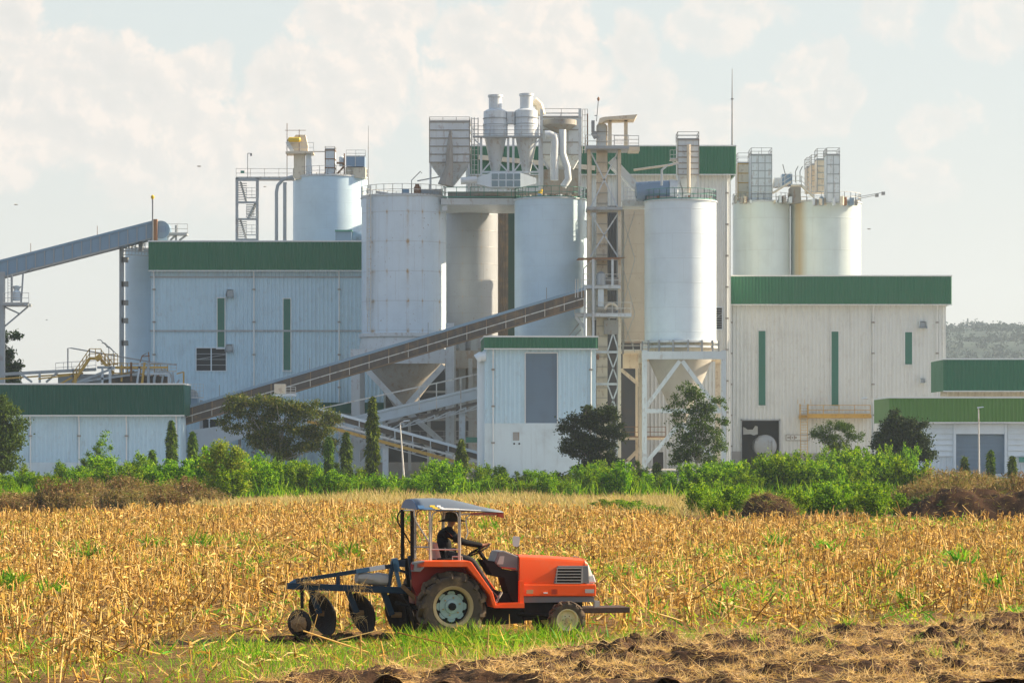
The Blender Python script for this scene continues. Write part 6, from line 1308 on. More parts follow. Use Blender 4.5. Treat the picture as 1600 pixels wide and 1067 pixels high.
# ================================================================== hill
hx = np.linspace(-250, 1900, 160); hy = np.linspace(1350, 2400, 40); X, Y = np.meshgrid(hx, hy); u = (Y - 1350) / 1050
ridge = np.interp(X, [-250, 120, 250, 400, 520, 700, 1000, 1400, 1900], [-6, 10, 76, 86, 88, 96, 110, 90, 40])
Z = ridge * np.clip(np.sin(u * math.pi * .9), 0, 1) ** .8 + (vnoise(X, Y, 60, 90) - .5) * 9 * np.clip(ridge / 60, 0, 1) - 1
V = np.stack([X.ravel(), Y.ravel(), Z.ravel()], 1); i, j = np.meshgrid(np.arange(159), np.arange(39)); q = (j * 160 + i).ravel()
hm = paint('wooded_hill', (0.025, 0.055, 0.035), .95, dirt=.3, streak=.1, scale=.02)
tag(np_mesh('hills', V, np.stack([q, q + 1, q + 161, q + 160], 1), [hm]), kind='structure')
n = 5200; x = rng.uniform(120, 900, n); y = rng.uniform(1360, 1980, n); uu = (y - 1350) / 1050; rz = np.interp(x, [-250, 120, 250, 400, 520, 700, 1000, 1400, 1900], [-6, 10, 76, 86, 88, 96, 110, 90, 40])
z = rz * np.clip(np.sin(uu * math.pi * .9), 0, 1) ** .8 + (vnoise(x, y, 60, 90) - .5) * 9 * np.clip(rz / 60, 0, 1) - 1
px_ = 800 + x / y * F; k = (px_ > 1440) & (px_ < 1700); x, y, z = x[k], y[k], z[k]; m_ = len(x); rr = rng.uniform(1.8, 3.6, m_)
c = np.repeat(np.stack([x, y, z], 1), 26, 0); r26 = np.repeat(rr, 26)[:, None]; dd = unit(rng.normal(size=(len(c), 3))); c = c + dd * r26 * np.array([1, 1, .9]) * rng.uniform(.5, 1, (len(c), 1)) + np.array([0, 0, 1]) * r26 * .9
V, Q = leaves(c, np.repeat(rng.uniform(1.1, 2.0, m_), 26), .8, .3)
tag(np_mesh('hill_woods', V, Q, [foliage('far_leaf', ((0.02, 0.045, 0.04), (0.025, 0.055, 0.045), (0.03, 0.065, 0.05)), .1)]), kind='stuff', label='hazy woods covering the distant hill at the right', cat='woods')  # blue-green leaf colour stands in for part of the distance haze
# ================================================================== air
hz = MB(); hz.box(-1500, 2000, -30, 3000, -2.0, 175)
vm = bpy.data.materials.new('haze'); vm.use_nodes = True; N = NT(vm.node_tree); N.n.clear(); o_ = N.new('ShaderNodeOutputMaterial'); pv = N.new('ShaderNodeVolumePrincipled'); pv.inputs['Density'].default_value = HAZE; pv.inputs['Color'].default_value = (0.74, 0.88, 1.0, 1); pv.inputs['Anisotropy'].default_value = 0.2; N.l.new(pv.outputs[0], o_.inputs['Volume'])
tag(hz.build('haze', vm), kind='stuff', label='pale evening haze filling the air', cat='haze')
# ================================================================== tractor (local frame: x forward, y away from the camera, z up)
PSI = R(15); TC_, TS_ = math.cos(PSI), math.sin(PSI)
def TL(px, py, yl=0.0):
    a = (px - 800) / F; x = (a * (TRY + yl * TC_) - TRX + yl * TS_) / (TC_ - a * TS_); Yd = TRY + x * TS_ + yl * TC_
    return x, CAMH + (HOR - py) * Yd / F
def T3(px, py, yl=0.0): x, z = TL(px, py, yl); return Vector((x, yl, z))
def tprism(pts, y0, y1, yref=None):
    r_ = y0 if yref is None else yref
    return MB().prism([TL(a, b, r_) for a, b in pts], y0, y1)
def xf(mb, i0, mat):
    for i in range(i0, len(mb.v)): v = mat @ Vector(mb.v[i]); mb.v[i] = tuple(v)
    return mb
def loft(mb, secs):
    n = len(secs[0]); b = [p for s in secs for p in s]; fs = []
    for i in range(len(secs) - 1):
        for k in range(n): fs.append((i * n + k, i * n + (k + 1) % n, (i + 1) * n + (k + 1) % n, (i + 1) * n + k))
    fs.append(tuple(range(n))[::-1]); fs.append(tuple((len(secs) - 1) * n + k for k in range(n))); return mb.add(b, fs)
TM = dict(carrier=paint('carrier_plank', (0.06, 0.035, 0.025), .85, dirt=.5, scale=4, dcol=(.16, .10, .06)),
    orange=paint('tractor_orange', (0.86, 0.092, 0.004), .46, spec=.35, dirt=.4, streak=.3, dcol=(.45, .26, .13), scale=4), red=paint('fender_red', (0.30, 0.02, 0.012), .6, dirt=.5, streak=.2, scale=2.5),
    grey=paint('panel_grey', (0.16, 0.16, 0.165), .5, dirt=.3, scale=3, dcol=(.3, .22, .14)), black=paint('machine_black', (0.014, 0.013, 0.013), .8, spec=.15, dirt=.5, streak=.1, scale=3, dcol=(.09, .055, .03)),
    lgrey=paint('nose_grey', (0.42, 0.40, 0.37), .5, dirt=.2, scale=3), tyre=paint('tyre_rubber', (0.085, 0.062, 0.042), .95, dirt=1.0, streak=.0, scale=6, dcol=(.50, .33, .17)),
    rim=paint('rim_ochre', (0.46, 0.34, 0.17), .6, dirt=.6, scale=4, dcol=(.25, .16, .08)), teal=paint('wheel_disc_teal', (0.38, 0.52, 0.50), .45, dirt=.3, scale=5), cream=paint('front_rim_cream', (0.74, 0.62, 0.34), .6, dirt=.4, scale=5),
    lamp=paint('headlight_glass', (0.75, 0.75, 0.72), .15, dirt=.1, scale=3), silver=paint('silver_tube', (0.50, 0.46, 0.40), .35, metal=.5, dirt=.2, scale=4), canopy=paint('canopy_sheet', (0.12, 0.155, 0.195), .45, dirt=.3, streak=.3, scale=2),
    blue=paint('canopy_blue', (0.05, 0.14, 0.28), .5, dirt=.2, scale=2), white=paint('stripe_white', (0.72, 0.72, 0.70), .5, dirt=.2, scale=2), plough=paint('plough_blue', (0.010, 0.035, 0.065), .6, spec=.25, dirt=.6, streak=.1, scale=3, dcol=(.10, .06, .035)),
    plough_l=paint('plough_worn_blue', (0.06, 0.16, 0.26), .5, dirt=.35, scale=3), disc=paint('plough_disc_steel', (0.014, 0.010, 0.008), .6, spec=.25, dirt=.9, scale=6, dcol=(.10, .055, .03), bump=.5), seat=paint('seat_cover', (0.50, 0.30, 0.24), .9, scale=3),
    sack=paint('woven_sack', (0.42, 0.40, 0.36), .9, dirt=.7, scale=3), mud=paint('caked_mud', (0.30, 0.18, 0.08), 1.0, dirt=.6, scale=4, bump=.6), mirror=paint('mirror_glass', (0.55, 0.56, 0.55), .25, dirt=.1), redcloth=paint('red_valance', (0.42, 0.06, 0.035), .8), lens=paint('tail_lens', (0.35, 0.01, 0.01), .25), lred=paint('rail_red', (0.42, 0.05, 0.03), .5))
tr = thing('tractor', 'orange tractor with grey canopy crossing the stubble field, plough behind', 'tractor')
# ---- wheels
def tyre(mb, c, R_, w, rr, nl, lug):
    i0 = len(mb.v)
    mb.lathe(c, [(rr, -w * .42), (rr + (R_ - rr) * .3, -w * .5), (rr + (R_ - rr) * .62, -w * .5), (R_ - lug * 1.1, -w * .43), (R_ - lug, -w * .2), (R_ - lug, w * .2), (R_ - lug * 1.1, w * .43), (rr + (R_ - rr) * .62, w * .5), (rr + (R_ - rr) * .3, w * .5), (rr, w * .42), (rr, -w * .42)], 48, 'Y', close=False)
    for s in (-1, 1):
        for k in range(nl):
            a = 2 * math.pi * (k + (.5 if s > 0 else 0)) / nl; f = lambda an, r, y: Vector(c) + Vector((math.cos(an) * r, y, math.sin(an) * r))
            r1 = R_ - lug * .5; p = [f(a, r1, s * -.02), f(a - .16, r1, s * w * .25), f(a - .27, r1 - .005, s * w * .46), f(a - .30, R_ - lug * 1.9, s * w * .52)]
            for u, v in zip(p[:-1], p[1:]): mb.bar(u, v, .075 * R_ / .6, lug * 1.25) if u is not p[2] else mb.bar(u, v, .07 * R_ / .6, lug * 1.0)
    return mb
def rear_wheel(yc, side):
    w = tyre(MB(), (0, yc, .60), .605, .34, .345, 13, .068).build('tyre', TM['tyre'], None, smooth=True, origin=(0, yc, .6))
    root = bpy.data.objects.new('rear_wheel', None); COL.objects.link(root); root.parent = tr; ALL.append(root); w.parent = root
    s = side
    MB().lathe((0, yc, .60), [(.30, s * .13), (.335, s * .155), (.36, s * .16), (.365, s * .14), (.335, s * .115), (.325, -s * .14), (.30, -s * .14), (.30, s * .13)], 48, 'Y', close=False).build('rim', TM['rim'], root, smooth=True)
    n = 8; pl = []
    for k in range(n):
        a = 2 * math.pi * k / n
        for da, r in ((-.27, .245), (-.13, .27), (.13, .27), (.27, .245), (.31, .215), (.48, .215)): pl.append((math.cos(a + da) * r, math.sin(a + da) * r + .60))
    y = yc + s * .015; d = MB().prism(pl, min(y, y - s * .02), max(y, y - s * .02)); d.build('disc', TM['teal'], root)
    MB().lathe((0, yc, .60), [(.302, -.05), (.302, 0.0), (.24, .01), (.22, -.02)], 32, 'Y', close=False).build('dish', TM['black'], root, smooth=True)
    d = MB().lathe((0, yc, .60), [(.12, s * .018), (.115, s * .05), (.07, s * .055)] if s > 0 else [(.07, -.055), (.115, -.05), (.12, -.018)], 24, 'Y'); d.build('hub_plate', TM['teal'], root)
    MB().lathe((0, yc, .60), [(.065, min(0, s * .11)), (.065, max(0, s * .11))], 20, 'Y').build('axle_cap', TM['black'], root)
    for k in range(6):
        a = k * 1.047 + .3; MB().lathe((math.cos(a) * .155, yc + s * .03, .60 + math.sin(a) * .155), [(.014, -.015), (.014, .015)], 8, 'Y').build('wheel_bolt', TM['rim'], root)
rear_wheel(-.71, -1); rear_wheel(.71, 1)
fx, fz = TL(886, 968, -.60); fz = .325
def front_wheel(yc, side, steer=R(-6)):
    root = bpy.data.objects.new('front_wheel', None); COL.objects.link(root); root.parent = tr; ALL.append(root)
    Mx = Matrix.Translation((fx, yc, fz)) @ Matrix.Rotation(steer, 4, 'Z') @ Matrix.Translation((-fx, -yc, -fz))
    m = tyre(MB(), (fx, yc, fz), .325, .19, .18, 14, .028); xf(m, 0, Mx).build('tyre', TM['tyre'], root, smooth=True)
    s = side; m = MB().lathe((fx, yc, fz), [(.16, s * .05), (.18, s * .085), (.195, s * .085), (.19, s * .06), (.175, -s * .08), (.16, -s * .08), (.16, s * .05)], 40, 'Y', close=False); xf(m, 0, Mx).build('rim', TM['cream'], root, smooth=True)
    m = MB().lathe((fx, yc, fz), [(.165, -.02), (.165, .0), (.11, .01), (.08, s * .02)] if s > 0 else [(.06, -.045), (.09, -.04), (.12, -.01), (.165, -.02)], 32, 'Y'); xf(m, 0, Mx).build('disc', TM['cream'], root, smooth=True)
    m = MB().lathe((fx, yc, fz), [(.045, min(0, s * .075)), (.045, max(0, s * .075))], 16, 'Y'); xf(m, 0, Mx).build('hub', TM['rim'], root)
    for k in range(6):
        a = k * 1.047; m = MB().lathe((fx + math.cos(a) * .075, yc + s * .04, fz + math.sin(a) * .075), [(.009, -.012), (.009, .012)], 8, 'Y'); xf(m, 0, Mx).build('wheel_bolt', TM['black'], root)
front_wheel(-.58, -1); front_wheel(.58, 1)
# ---- hood
yh = -.31
def hsec(px, pt, pb, hw, rt=.07):
    x, zt = TL(px, pt, -.30); _, zb = TL(px, pb, -.30)
    out = [(-hw, zb), (-hw, zt - rt), (-hw + rt * .3, zt - rt * .35), (-hw + rt, zt - .01), (-hw * .4, zt + .012), (0, zt + .018)]
    return [(x, y, z) for y, z in out] + [(x, -y, z) for y, z in out[::-1][1:]]
m = MB(); loft(m, [hsec(812, 868, 912, .305), hsec(860, 870, 912, .305), hsec(914, 874, 912, .295), ]); ho = m.build('hood', TM['orange'], tr, smooth=True)
m = MB(); loft(m, [hsec(914.5, 874, 912, .297), hsec(921, 880, 912, .285, .09), hsec(926, 894, 912, .265, .05), hsec(930, 906, 912, .25, .02)]); m.build('nose', TM['lgrey'], tr, smooth=True)
m = MB(); loft(m, [hsec(914.2, 873.6, 883, .299), hsec(919, 877, 883, .291, .08)]); m.build('nose_top', TM['orange'], ho, smooth=True)
side_p = tprism([(814, 931), (814, 912.5), (931, 912.5), (932, 918), (931, 931)], -.345, .345, -.34); side_p.build('side_panel', TM['orange'], tr, bevel=.015)
tprism([(818, 941), (818, 931.5), (929, 931.5), (929, 940)], -.30, .30, -.3).build('chassis_rail', TM['grey'], tr)
g = tprism([(865, 911), (871.5, 883.5), (919, 883.5), (921, 911)], -.318, -.290, -.31).build('side_grille', TM['grey'], tr, bevel=.01)
for k in range(5): tprism([(870 - k * .6, 891 + k * 4.6), (871 - k * .6, 888 + k * 4.6), (907, 888 + k * 4.6), (907, 891 + k * 4.6)], -.326, -.3185, -.31).build('slot', TM['black'], g)
for k in range(6): tprism([(869 - k * .6, 888 + k * 4.6), (869.5 - k * .6, 886.8 + k * 4.6), (909, 886.8 + k * 4.6), (909, 888 + k * 4.6)], -.336, -.3185, -.31).build('slat', TM['lgrey'], g)
tprism([(868, 910), (870, 887), (871, 887), (869, 910)], -.336, -.3185, -.31).build('slat', TM['lgrey'], g); tprism([(907.5, 911), (908.5, 886), (910, 886), (909.5, 911)], -.336, -.3185, -.31).build('slat', TM['lgrey'], g)
for s in (-1, 1):
    y0, y1 = (-.29, -.16) if s < 0 else (.16, .29)
    tprism([(918.5, 910), (920, 899), (927.5, 897), (931.5, 910)], y0, y1, -.27).build('headlight', TM['lamp'], tr, bevel=.02)
tprism([(822, 927), (822.5, 921), (833, 921), (832.5, 927)], -.352, -.3455, -.34).build('maker_plate', TM['rim'], tr)
tprism([(849, 927), (849, 925), (855, 924.6), (855, 926.8)], -.362, -.3455, -.34).build('latch', TM['white'], tr)
for k in range(5): tprism([(862 + k * 1.9, 928), (862 + k * 1.9, 920), (862.9 + k * 1.9, 920), (862.9 + k * 1.9, 928)], -.349, -.3455, -.34).build('vent_slot', TM['red'], tr)
tprism([(914, 926), (914, 920), (928, 920), (928, 926)], -.350, -.3455, -.34).build('nose_badge', TM['lgrey'], tr)
tprism([(897, 869.5), (898, 868), (904, 869), (905, 871.5)], -.03, .03, -.05).build('radiator_cap', TM['silver'], tr)
# cowl
tprism([(773, 878), (779, 861), (788, 860), (811, 869), (811, 892), (781, 886)], -.26, .26, -.26).build('cowl', TM['grey'], tr, bevel=.02)
tprism([(776.5, 881), (781, 868.5), (788, 868.5), (786, 881)], -.268, -.2605, -.26).build('dash_window', TM['lgrey'], tr)
tprism([(783, 887.5), (784, 885), (806, 887), (806, 889)], -.266, -.2605, -.26).build('cowl_stripe', TM['lred'], tr)
tprism([(755, 874), (772, 877), (785, 888), (811, 893), (811, 939), (800, 939), (788, 903), (770, 899)], -.24, .24, -.24).build('lower_cowl', TM['black'], tr)
for a in ((811, 816, 907, 949), ): tprism([(811.5, 949), (811.5, 907), (818, 907), (818, 949)], -.52, -.42, -.5).build('step_post', TM['orange'], tr)
tprism([(771, 949), (770, 942.5), (818, 941.5), (818, 949)], -.56, -.25, -.5).build('step_plate', TM['orange'], tr)
MB().bar(T3(764, 926, -.55), T3(773, 946, -.55), .05).build('step_brace', TM['orange'], tr)
MB().bar(T3(775, 941, -.5), T3(784, 925, -.3), .03).build('pedal', TM['silver'], tr)
m = MB(); m.box(TL(770, 942, -.3)[0], TL(812, 942, -.3)[0], -.5, .5, TL(790, 942, -.3)[1] - .03, TL(790, 942, -.3)[1]); m.build('floor_plate', TM['black'], tr)
# steering
c_ = T3(748, 859.5, 0); u_ = (T3(766, 850, 0) - T3(731, 869, 0)).normalized(); pts = [c_ + u_ * math.cos(t) * .205 + Vector((0, 1, 0)) * math.sin(t) * .205 for t in [k * 2 * math.pi / 28 for k in range(29)]]
sw = MB().tube(pts, .016, 8, caps=False).build('steering_wheel', TM['black'], tr, smooth=True)
for t in (.5, 2.6, 4.7): MB().bar(c_, c_ + u_ * math.cos(t) * .2 + Vector((0, 1, 0)) * math.sin(t) * .2, .018).build('spoke', TM['black'], sw)
MB().tube([c_, T3(763, 882, 0)], .035, 8).build('steering_column', TM['black'], tr)
# drive train
tprism([(655, 965), (655, 905), (690, 895), (770, 920), (815, 935), (815, 972), (760, 975)], -.20, .20, 0).build('transmission', TM['black'], tr)
tprism([(812, 968), (812, 938), (905, 938), (905, 958), (880, 966)], -.22, .22, 0).build('engine_block', TM['black'], tr, bevel=.02)
MB().tube([(0, -.6, .6), (0, .6, .6)], .10, 14).build('rear_axle', TM['black'], tr)
MB().box(fx - .06, fx + .06, -.52, .52, fz - .03, fz + .11).build('front_axle', TM['black'], tr)
MB().tube([(fx, -.3, fz + .05), (fx - .8, -.2, .42)], .03, 8).build('drive_shaft', TM['black'], tr)
# front carrier
xa, z1 = TL(905, 943, -.3); xb, _ = TL(984, 950, -.3)
zt = TL(984, 948, -.32)[1]
MB().box(xa, xb, -.32, .32, zt - .10, zt).build('front_carrier', TM['carrier'], tr, bevel=.01)
tprism([(929, 949), (929, 938), (937, 938.5), (937, 947)], -.30, -.22, -.3).build('carrier_bracket', TM['lgrey'], tr)
# fenders, lights
def fender(y0, y1, yr, yw):
    f = MB().prism([TL(a, b, yr) for a, b in ((650, 889), (651, 880), (664, 876), (733, 876), (737, 878), (770, 925), (776, 946), (771, 949), (765, 929), (730, 885.5), (664, 885.5))], y0, y1).build('fender', TM['orange'], tr, bevel=.012)
    MB().prism([TL(a, b, yr) for a, b in ((652, 886), (731, 886), (766, 930), (765, 960), (735, 940), (700, 915), (660, 930), (652, 915))], yw, yw + .03).build('fender_wall', TM['red'], f)
fender(-.93, -.50, -.93, -.52); fender(.50, .93, .9, .49)
for y0 in (-.93, .71):
    t_ = MB().prism([TL(a, b, y0) for a, b in ((646, 893), (648, 878), (664, 876), (663, 886), (657, 893))], y0, y0 + .22).build('tail_light', TM['grey'], tr, bevel=.01)
    x_, z_ = TL(647, 886, y0); MB().box(x_ - .02, x_ + .015, y0 + .03, y0 + .19, z_ - .05, z_ + .05).build('lens', TM['lens'], t_)
x0, z0_ = TL(646, 900, 0); MB().box(x0 - .02, x0 + .12, -.45, .45, .62, z0_ + .2).build('rear_plate', TM['red'], tr)
# seat
xs_, zs_ = TL(676, 874, 0)
MB().box(xs_ + .02, xs_ + .5, -.25, .25, zs_ - .08, zs_ + .04).build('seat', TM['black'], tr, bevel=.03)
m = MB().prism([(xs_ - .05, zs_ + .30), (xs_ + .03, zs_ - .02), (xs_ + .12, zs_ - .02), (xs_ + .03, zs_ + .32)], -.23, .23); m.build('backrest', TM['seat'], tr, bevel=.03)
MB().tube([T3(707, 874, -.6), T3(707, 869, -.6), T3(722, 869, -.6), T3(722, 874, -.6)], .012, 6).build('grab_handle', TM['silver'], tr)
# canopy frame
def tube(name, pts, r, mat): return MB().tube(pts, r, 8).build(name, TM[mat], tr, smooth=True)
for s in (-1, 1):
    y = s * .60; yr = -.60
    def q(px, py): x, z = TL(px, py, yr); return Vector((x, y, z))
    tube('canopy_post', [q(672, 877), q(671.5, 798)], .021, 'silver'); tube('canopy_post', [q(718.5, 877), q(718.5, 798)], .021, 'silver')
    tube('canopy_brace', [q(674, 876), q(674.5, 812), q(676, 803), q(682, 798.5), q(706, 798.5), q(713, 801), q(716, 808), q(716.5, 876)], .012, 'silver')
    tube('side_rail', [q(666, 858), q(722, 858)], .013, 'silver')
    tube('front_bow', [q(719, 804), q(750, 801), q(776, 800)], .012, 'silver'); tube('front_bow', [q(776, 804), q(735, 804), q(729, 809), q(728, 815), q(731, 832), q(728, 841)], .012, 'silver') if s < 0 else None
for y, px in ((-.38, 644), (.38, None)):
    x, z = TL(644, 872, -.38); zt_ = TL(644, 797, -.38)[1]; tube('rear_post', [Vector((x, y, z - .15)), Vector((x, y, zt_))], .034, 'black')
tube('rear_bow', [T3(647, 797, -.60), T3(647, 806, -.6), T3(650, 815, -.60), T3(671, 848, -.6)], .014, 'silver')
tube('rear_bow', [T3(626, 797, .60), T3(621, 806, .6), T3(622, 816, .60), T3(641, 848, .6)], .014, 'black')
tube('cross_tube', [T3(647, 797, -.60), T3(626, 797, .60)], .014, 'silver'); tube('cross_tube', [T3(645, 854, -.38), T3(670, 855, -.60)], .012, 'silver')
# canopy sheet
def can(px, pe, pt, y):                       # edge row pe, top row pt (near side), arched over y
    x, ze = TL(px, pe, -.64); zt_ = TL(px, pt, -.3)[1]; H = zt_ - ze; u = abs(y) / .64
    return Vector((x, y, ze + H * (1 - u ** 3.2)))
ST = [(653, 796, 781), (664, 797, 780), (690, 797.5, 779.5), (712, 798, 780.5), (735, 798.5, 785.5), (760, 799.5, 792), (787, 801, 797.5)]
YS_ = [-.64, -.62, -.55, -.45, -.3, -.15, 0, .15, .3, .45, .55, .62, .64]
m = MB(); V0 = [can(a, b, c, y) for a, b, c in ST for y in YS_]; n = len(YS_); m.add(V0, [(i * n + k, i * n + k + 1, (i + 1) * n + k + 1, (i + 1) * n + k) for i in range(len(ST) - 1) for k in range(n - 1)])
cano = m.build('canopy', TM['canopy'], tr, smooth=True); so2 = cano.modifiers.new('sheet', 'SOLIDIFY'); so2.thickness = .012; so2.offset = -1
m = MB(); ring = [can(653, 796, 780, y) for y in YS_]; x = ring[0].x - .012; m.add([(x, v.y, v.z) for v in ring] + [(x + .012, v.y, v.z) for v in ring] , [tuple(range(n)), tuple(range(2 * n - 1, n - 1, -1))] + [(i, i + n, (i + 1) % n + n, (i + 1) % n) for i in range(n)]); m.build('rear_panel', TM['blue'], cano)
def patch(name, st0, st1, y0, y1, mat, dz=.012):
    a0, b0 = [can(*st0, y) for y in (y0, y1)]; a1, b1 = [can(*st1, y) for y in (y0, y1)]
    nrm = (a1 - a0).cross(b0 - a0).normalized(); nrm = nrm if nrm.z > 0 else -nrm; o_ = nrm * dz
    MB().add([a0 + o_, a1 + o_, b1 + o_, b0 + o_, a0 + o_ * .6, a1 + o_ * .6, b1 + o_ * .6, b0 + o_ * .6], [(0, 1, 2, 3), (7, 6, 5, 4), (0, 4, 5, 1), (1, 5, 6, 2), (2, 6, 7, 3), (3, 7, 4, 0)]).build(name, TM.get(mat) or M[mat], cano)
def stt(px):
    for s0, s1 in zip(ST[:-1], ST[1:]):
        if s0[0] <= px <= s1[0]: t = (px - s0[0]) / (s1[0] - s0[0]); return (px, s0[1] + (s1[1] - s0[1]) * t, s0[2] + (s1[2] - s0[2]) * t)
def band(name, px0, px1, y0, y1, mat, k=6, shear=0):
    for i in range(k):
        a = px0 + (px1 - px0) * i / k; b = px0 + (px1 - px0) * (i + 1) / k; patch(name, stt(a), stt(b), y0, y1, mat)
patch('blue_side', stt(654), stt(664), -.63, -.615, 'blue'); patch('blue_side', stt(654), stt(664), -.615, -.545, 'blue', .014)
patch('blue_side', stt(664), stt(680), -.63, -.60, 'blue'); patch('blue_side', stt(664), stt(690), -.635, -.625, 'blue')
for yy0, yy1, dx in ((-.63, -.615, 7), (-.612, -.585, 3.5), (-.583, -.545, 0)):
    patch('yellow_stripe', stt(673 + dx), stt(681 + dx), yy0, yy1, 'yellow', .016); patch('white_stripe', stt(684 + dx), stt(690 + dx), yy0, yy1, 'white', .016)
patch('white_stripe', stt(690), stt(718), -.628, -.605, 'white', .016); patch('white_stripe', stt(718), stt(752), -.628, -.612, 'white', .016)
m = MB(); a, b = T3(775, 800, -.62), T3(787, 801, -.62); N_ = 16
for k in range(N_): y0, y1 = -.62 + 1.24 * k / N_, -.62 + 1.24 * (k + 1) / N_; dz = .055 + .025 * math.sin(k * 1.9); m.add([(b.x - .01, y0, b.z - .01), (b.x - .01, y1, b.z - .01), (b.x - .02, y1, b.z - dz), (b.x - .02, y0, b.z - dz - .01)], [(0, 1, 2, 3)])
m.add([a, b, b + Vector((0, 0, -.09)), a + Vector((.05, 0, -.08))], [(0, 1, 2, 3)]); m.build('front_valance', TM['redcloth'], cano)
MB().bar(T3(735, 802, -.62), T3(776, 802, -.62), .02, .02).build('valance_rail', TM['lred'], cano)
# mirror
mr = MB().tube([T3(809.5, 905, -.36), T3(809.5, 842, -.36)], .008, 6).build('mirror_stay', TM['black'], tr)
tprism([(801, 851), (800.5, 840), (803, 837), (811, 838), (812, 841), (811, 852), (808, 854), (803, 853)], -.385, -.365, -.37).build('mirror', TM['mirror'], mr)
# rear hitch
for y in (-.3, .3): MB().bar((-.15, y, .45), T3(618, 940, y), .05, .06).build('lower_link', TM['black'], tr)
MB().bar(T3(655, 900, 0), T3(622, 890, 0), .05).build('top_link', TM['plough'], tr)
MB().bar(T3(640, 868, -.1), T3(644, 905, -.1), .07).build('lift_arm', TM['plough'], tr); MB().bar(T3(634, 872, .1), T3(640, 930, .1), .06).build('lift_arm', TM['black'], tr)
tr.location = (TRX, TRY, 0); tr.rotation_euler.z = PSI

# ================================================================== disc plough behind
pg = thing('disc_plough', 'dark blue disc plough with muddy discs hitched behind the orange tractor', 'plough')
def pb(name, a, b, w, h, mat, y0=0., y1=None): return MB().bar(T3(*a, y0), T3(*b, y0 if y1 is None else y1), w, h).build(name, TM[mat], pg)
pb('main_beam', (449, 915), (640, 922), .12, .11, 'plough', -.15); pb('side_beam', (520, 919), (635, 924), .08, .08, 'plough', .2)
pb('top_bar', (462, 907), (618, 883), .05, .07, 'plough', -.1); pb('worn_patch', (556, 892.2), (578, 888.7), .056, .076, 'plough_l', -.1); pb('white_patch', (577, 889), (601, 885.3), .057, .074, 'white', -.1)
pb('top_bar_foot', (462, 907), (450, 915), .05, .07, 'plough_l', -.1); pb('upright', (528, 897), (528, 915), .06, .07, 'plough', -.1)
pb('mast', (614, 876), (606, 922), .06, .09, 'plough', -.1); pb('mast', (616, 880), (625, 918), .06, .09, 'plough_l', -.12); pb('mast_head', (612, 879), (632, 880), .12, .12, 'plough', -.08); pb('mast_plate', (616, 872), (620, 893), .10, .13, 'plough_l', -.1)
pb('headstock', (632, 912), (640, 985), .08, .10, 'black', 0); pb('hitch_bar', (628, 915), (660, 945), .07, .07, 'mud', -.2)
pb('scraper_bar', (472, 911), (500, 913), .04, .03, 'mud', -.25)
def plough_disc(px, py, rad, ang, tilt, y):
    c = T3(px, py, y); i = MB(); i.lathe((0, 0, 0), [(.03, .13), (rad * .4, .11), (rad * .75, .055), (rad, -.03), (rad * .98, -.045), (rad * .75, .03), (rad * .4, .085), (.03, .10)], 36, 'Y')
    Mx = Matrix.Translation(c) @ Matrix.Rotation(R(-tilt), 4, 'Y') @ Matrix.Rotation(R(ang), 4, 'Z'); xf(i, 0, Mx); return i.build('disc', TM['disc'], pg, smooth=True)
for k, (sx, sy, dx, dy, rad) in enumerate(((485, 918, 506, 958, .40), (543, 920, 568, 957, .38), (598, 921, 627, 960, .43))):
    pb('shank', (sx, sy), (sx + 14, dy), .09, .10, 'plough', -.05); plough_disc(dx, dy, rad, -69, 17, .0)
    MB().tube([T3(sx + 14, dy, 0), T3(dx, dy, 0)], .05, 10).build('disc_hub', TM['mud'], pg)
pb('wheel_shank', (472, 917), (472, 950), .05, .06, 'black', -.2)
c = T3(468, 973, -.15); i = MB().lathe((0, 0, 0), [(.05, -.06), (.19, -.05), (.24, 0), (.19, .05), (.05, .06)], 28, 'Y'); xf(i, 0, Matrix.Translation(c) @ Matrix.Rotation(R(-40), 4, 'Z')); i.build('furrow_wheel', TM['disc'], pg, smooth=True)
i = MB().lathe((0, 0, 0), [(.03, -.15), (.12, -.11), (.15, -.04), (.13, .02)], 18, 'Y'); xf(i, 0, Matrix.Translation(c + Vector((0, -.04, -.01))) @ Matrix.Rotation(R(-25), 4, 'Z'))
for k in range(len(i.v)): i.v[k] = tuple(Vector(i.v[k]) + Vector((random.gauss(0, .012), random.gauss(0, .012), random.gauss(0, .012))))
i.build('mud_clump', TM['mud'], pg, smooth=True)
random.seed(33); tm = MB()
for _ in range(60):
    x = random.uniform(-3.1, -.7); r_ = random.uniform(.04, .12); y = random.uniform(-.45, .25); n_ = 8; vs = []
    for q, h in ((.3, -.6), (.95, -.2), (1, .3), (.5, .8)):
        for t in range(n_): g = q * r_ * random.uniform(.65, 1.25); vs.append((x + math.cos(t * .785) * g, y + math.sin(t * .785) * g, .02 + h * r_))
    tm.add(vs, [(a_ * n_ + t, a_ * n_ + (t + 1) % n_, (a_ + 1) * n_ + (t + 1) % n_, (a_ + 1) * n_ + t) for a_ in range(3) for t in range(n_)] + [tuple(3 * n_ + t for t in range(n_))])
ts_ = tm.build('turned_clods', CLM); tag(ts_, 'fresh dark clods turned up under the plough discs', 'soil', kind='stuff'); ts_.location = (TRX, TRY, 0); ts_.rotation_euler.z = PSI
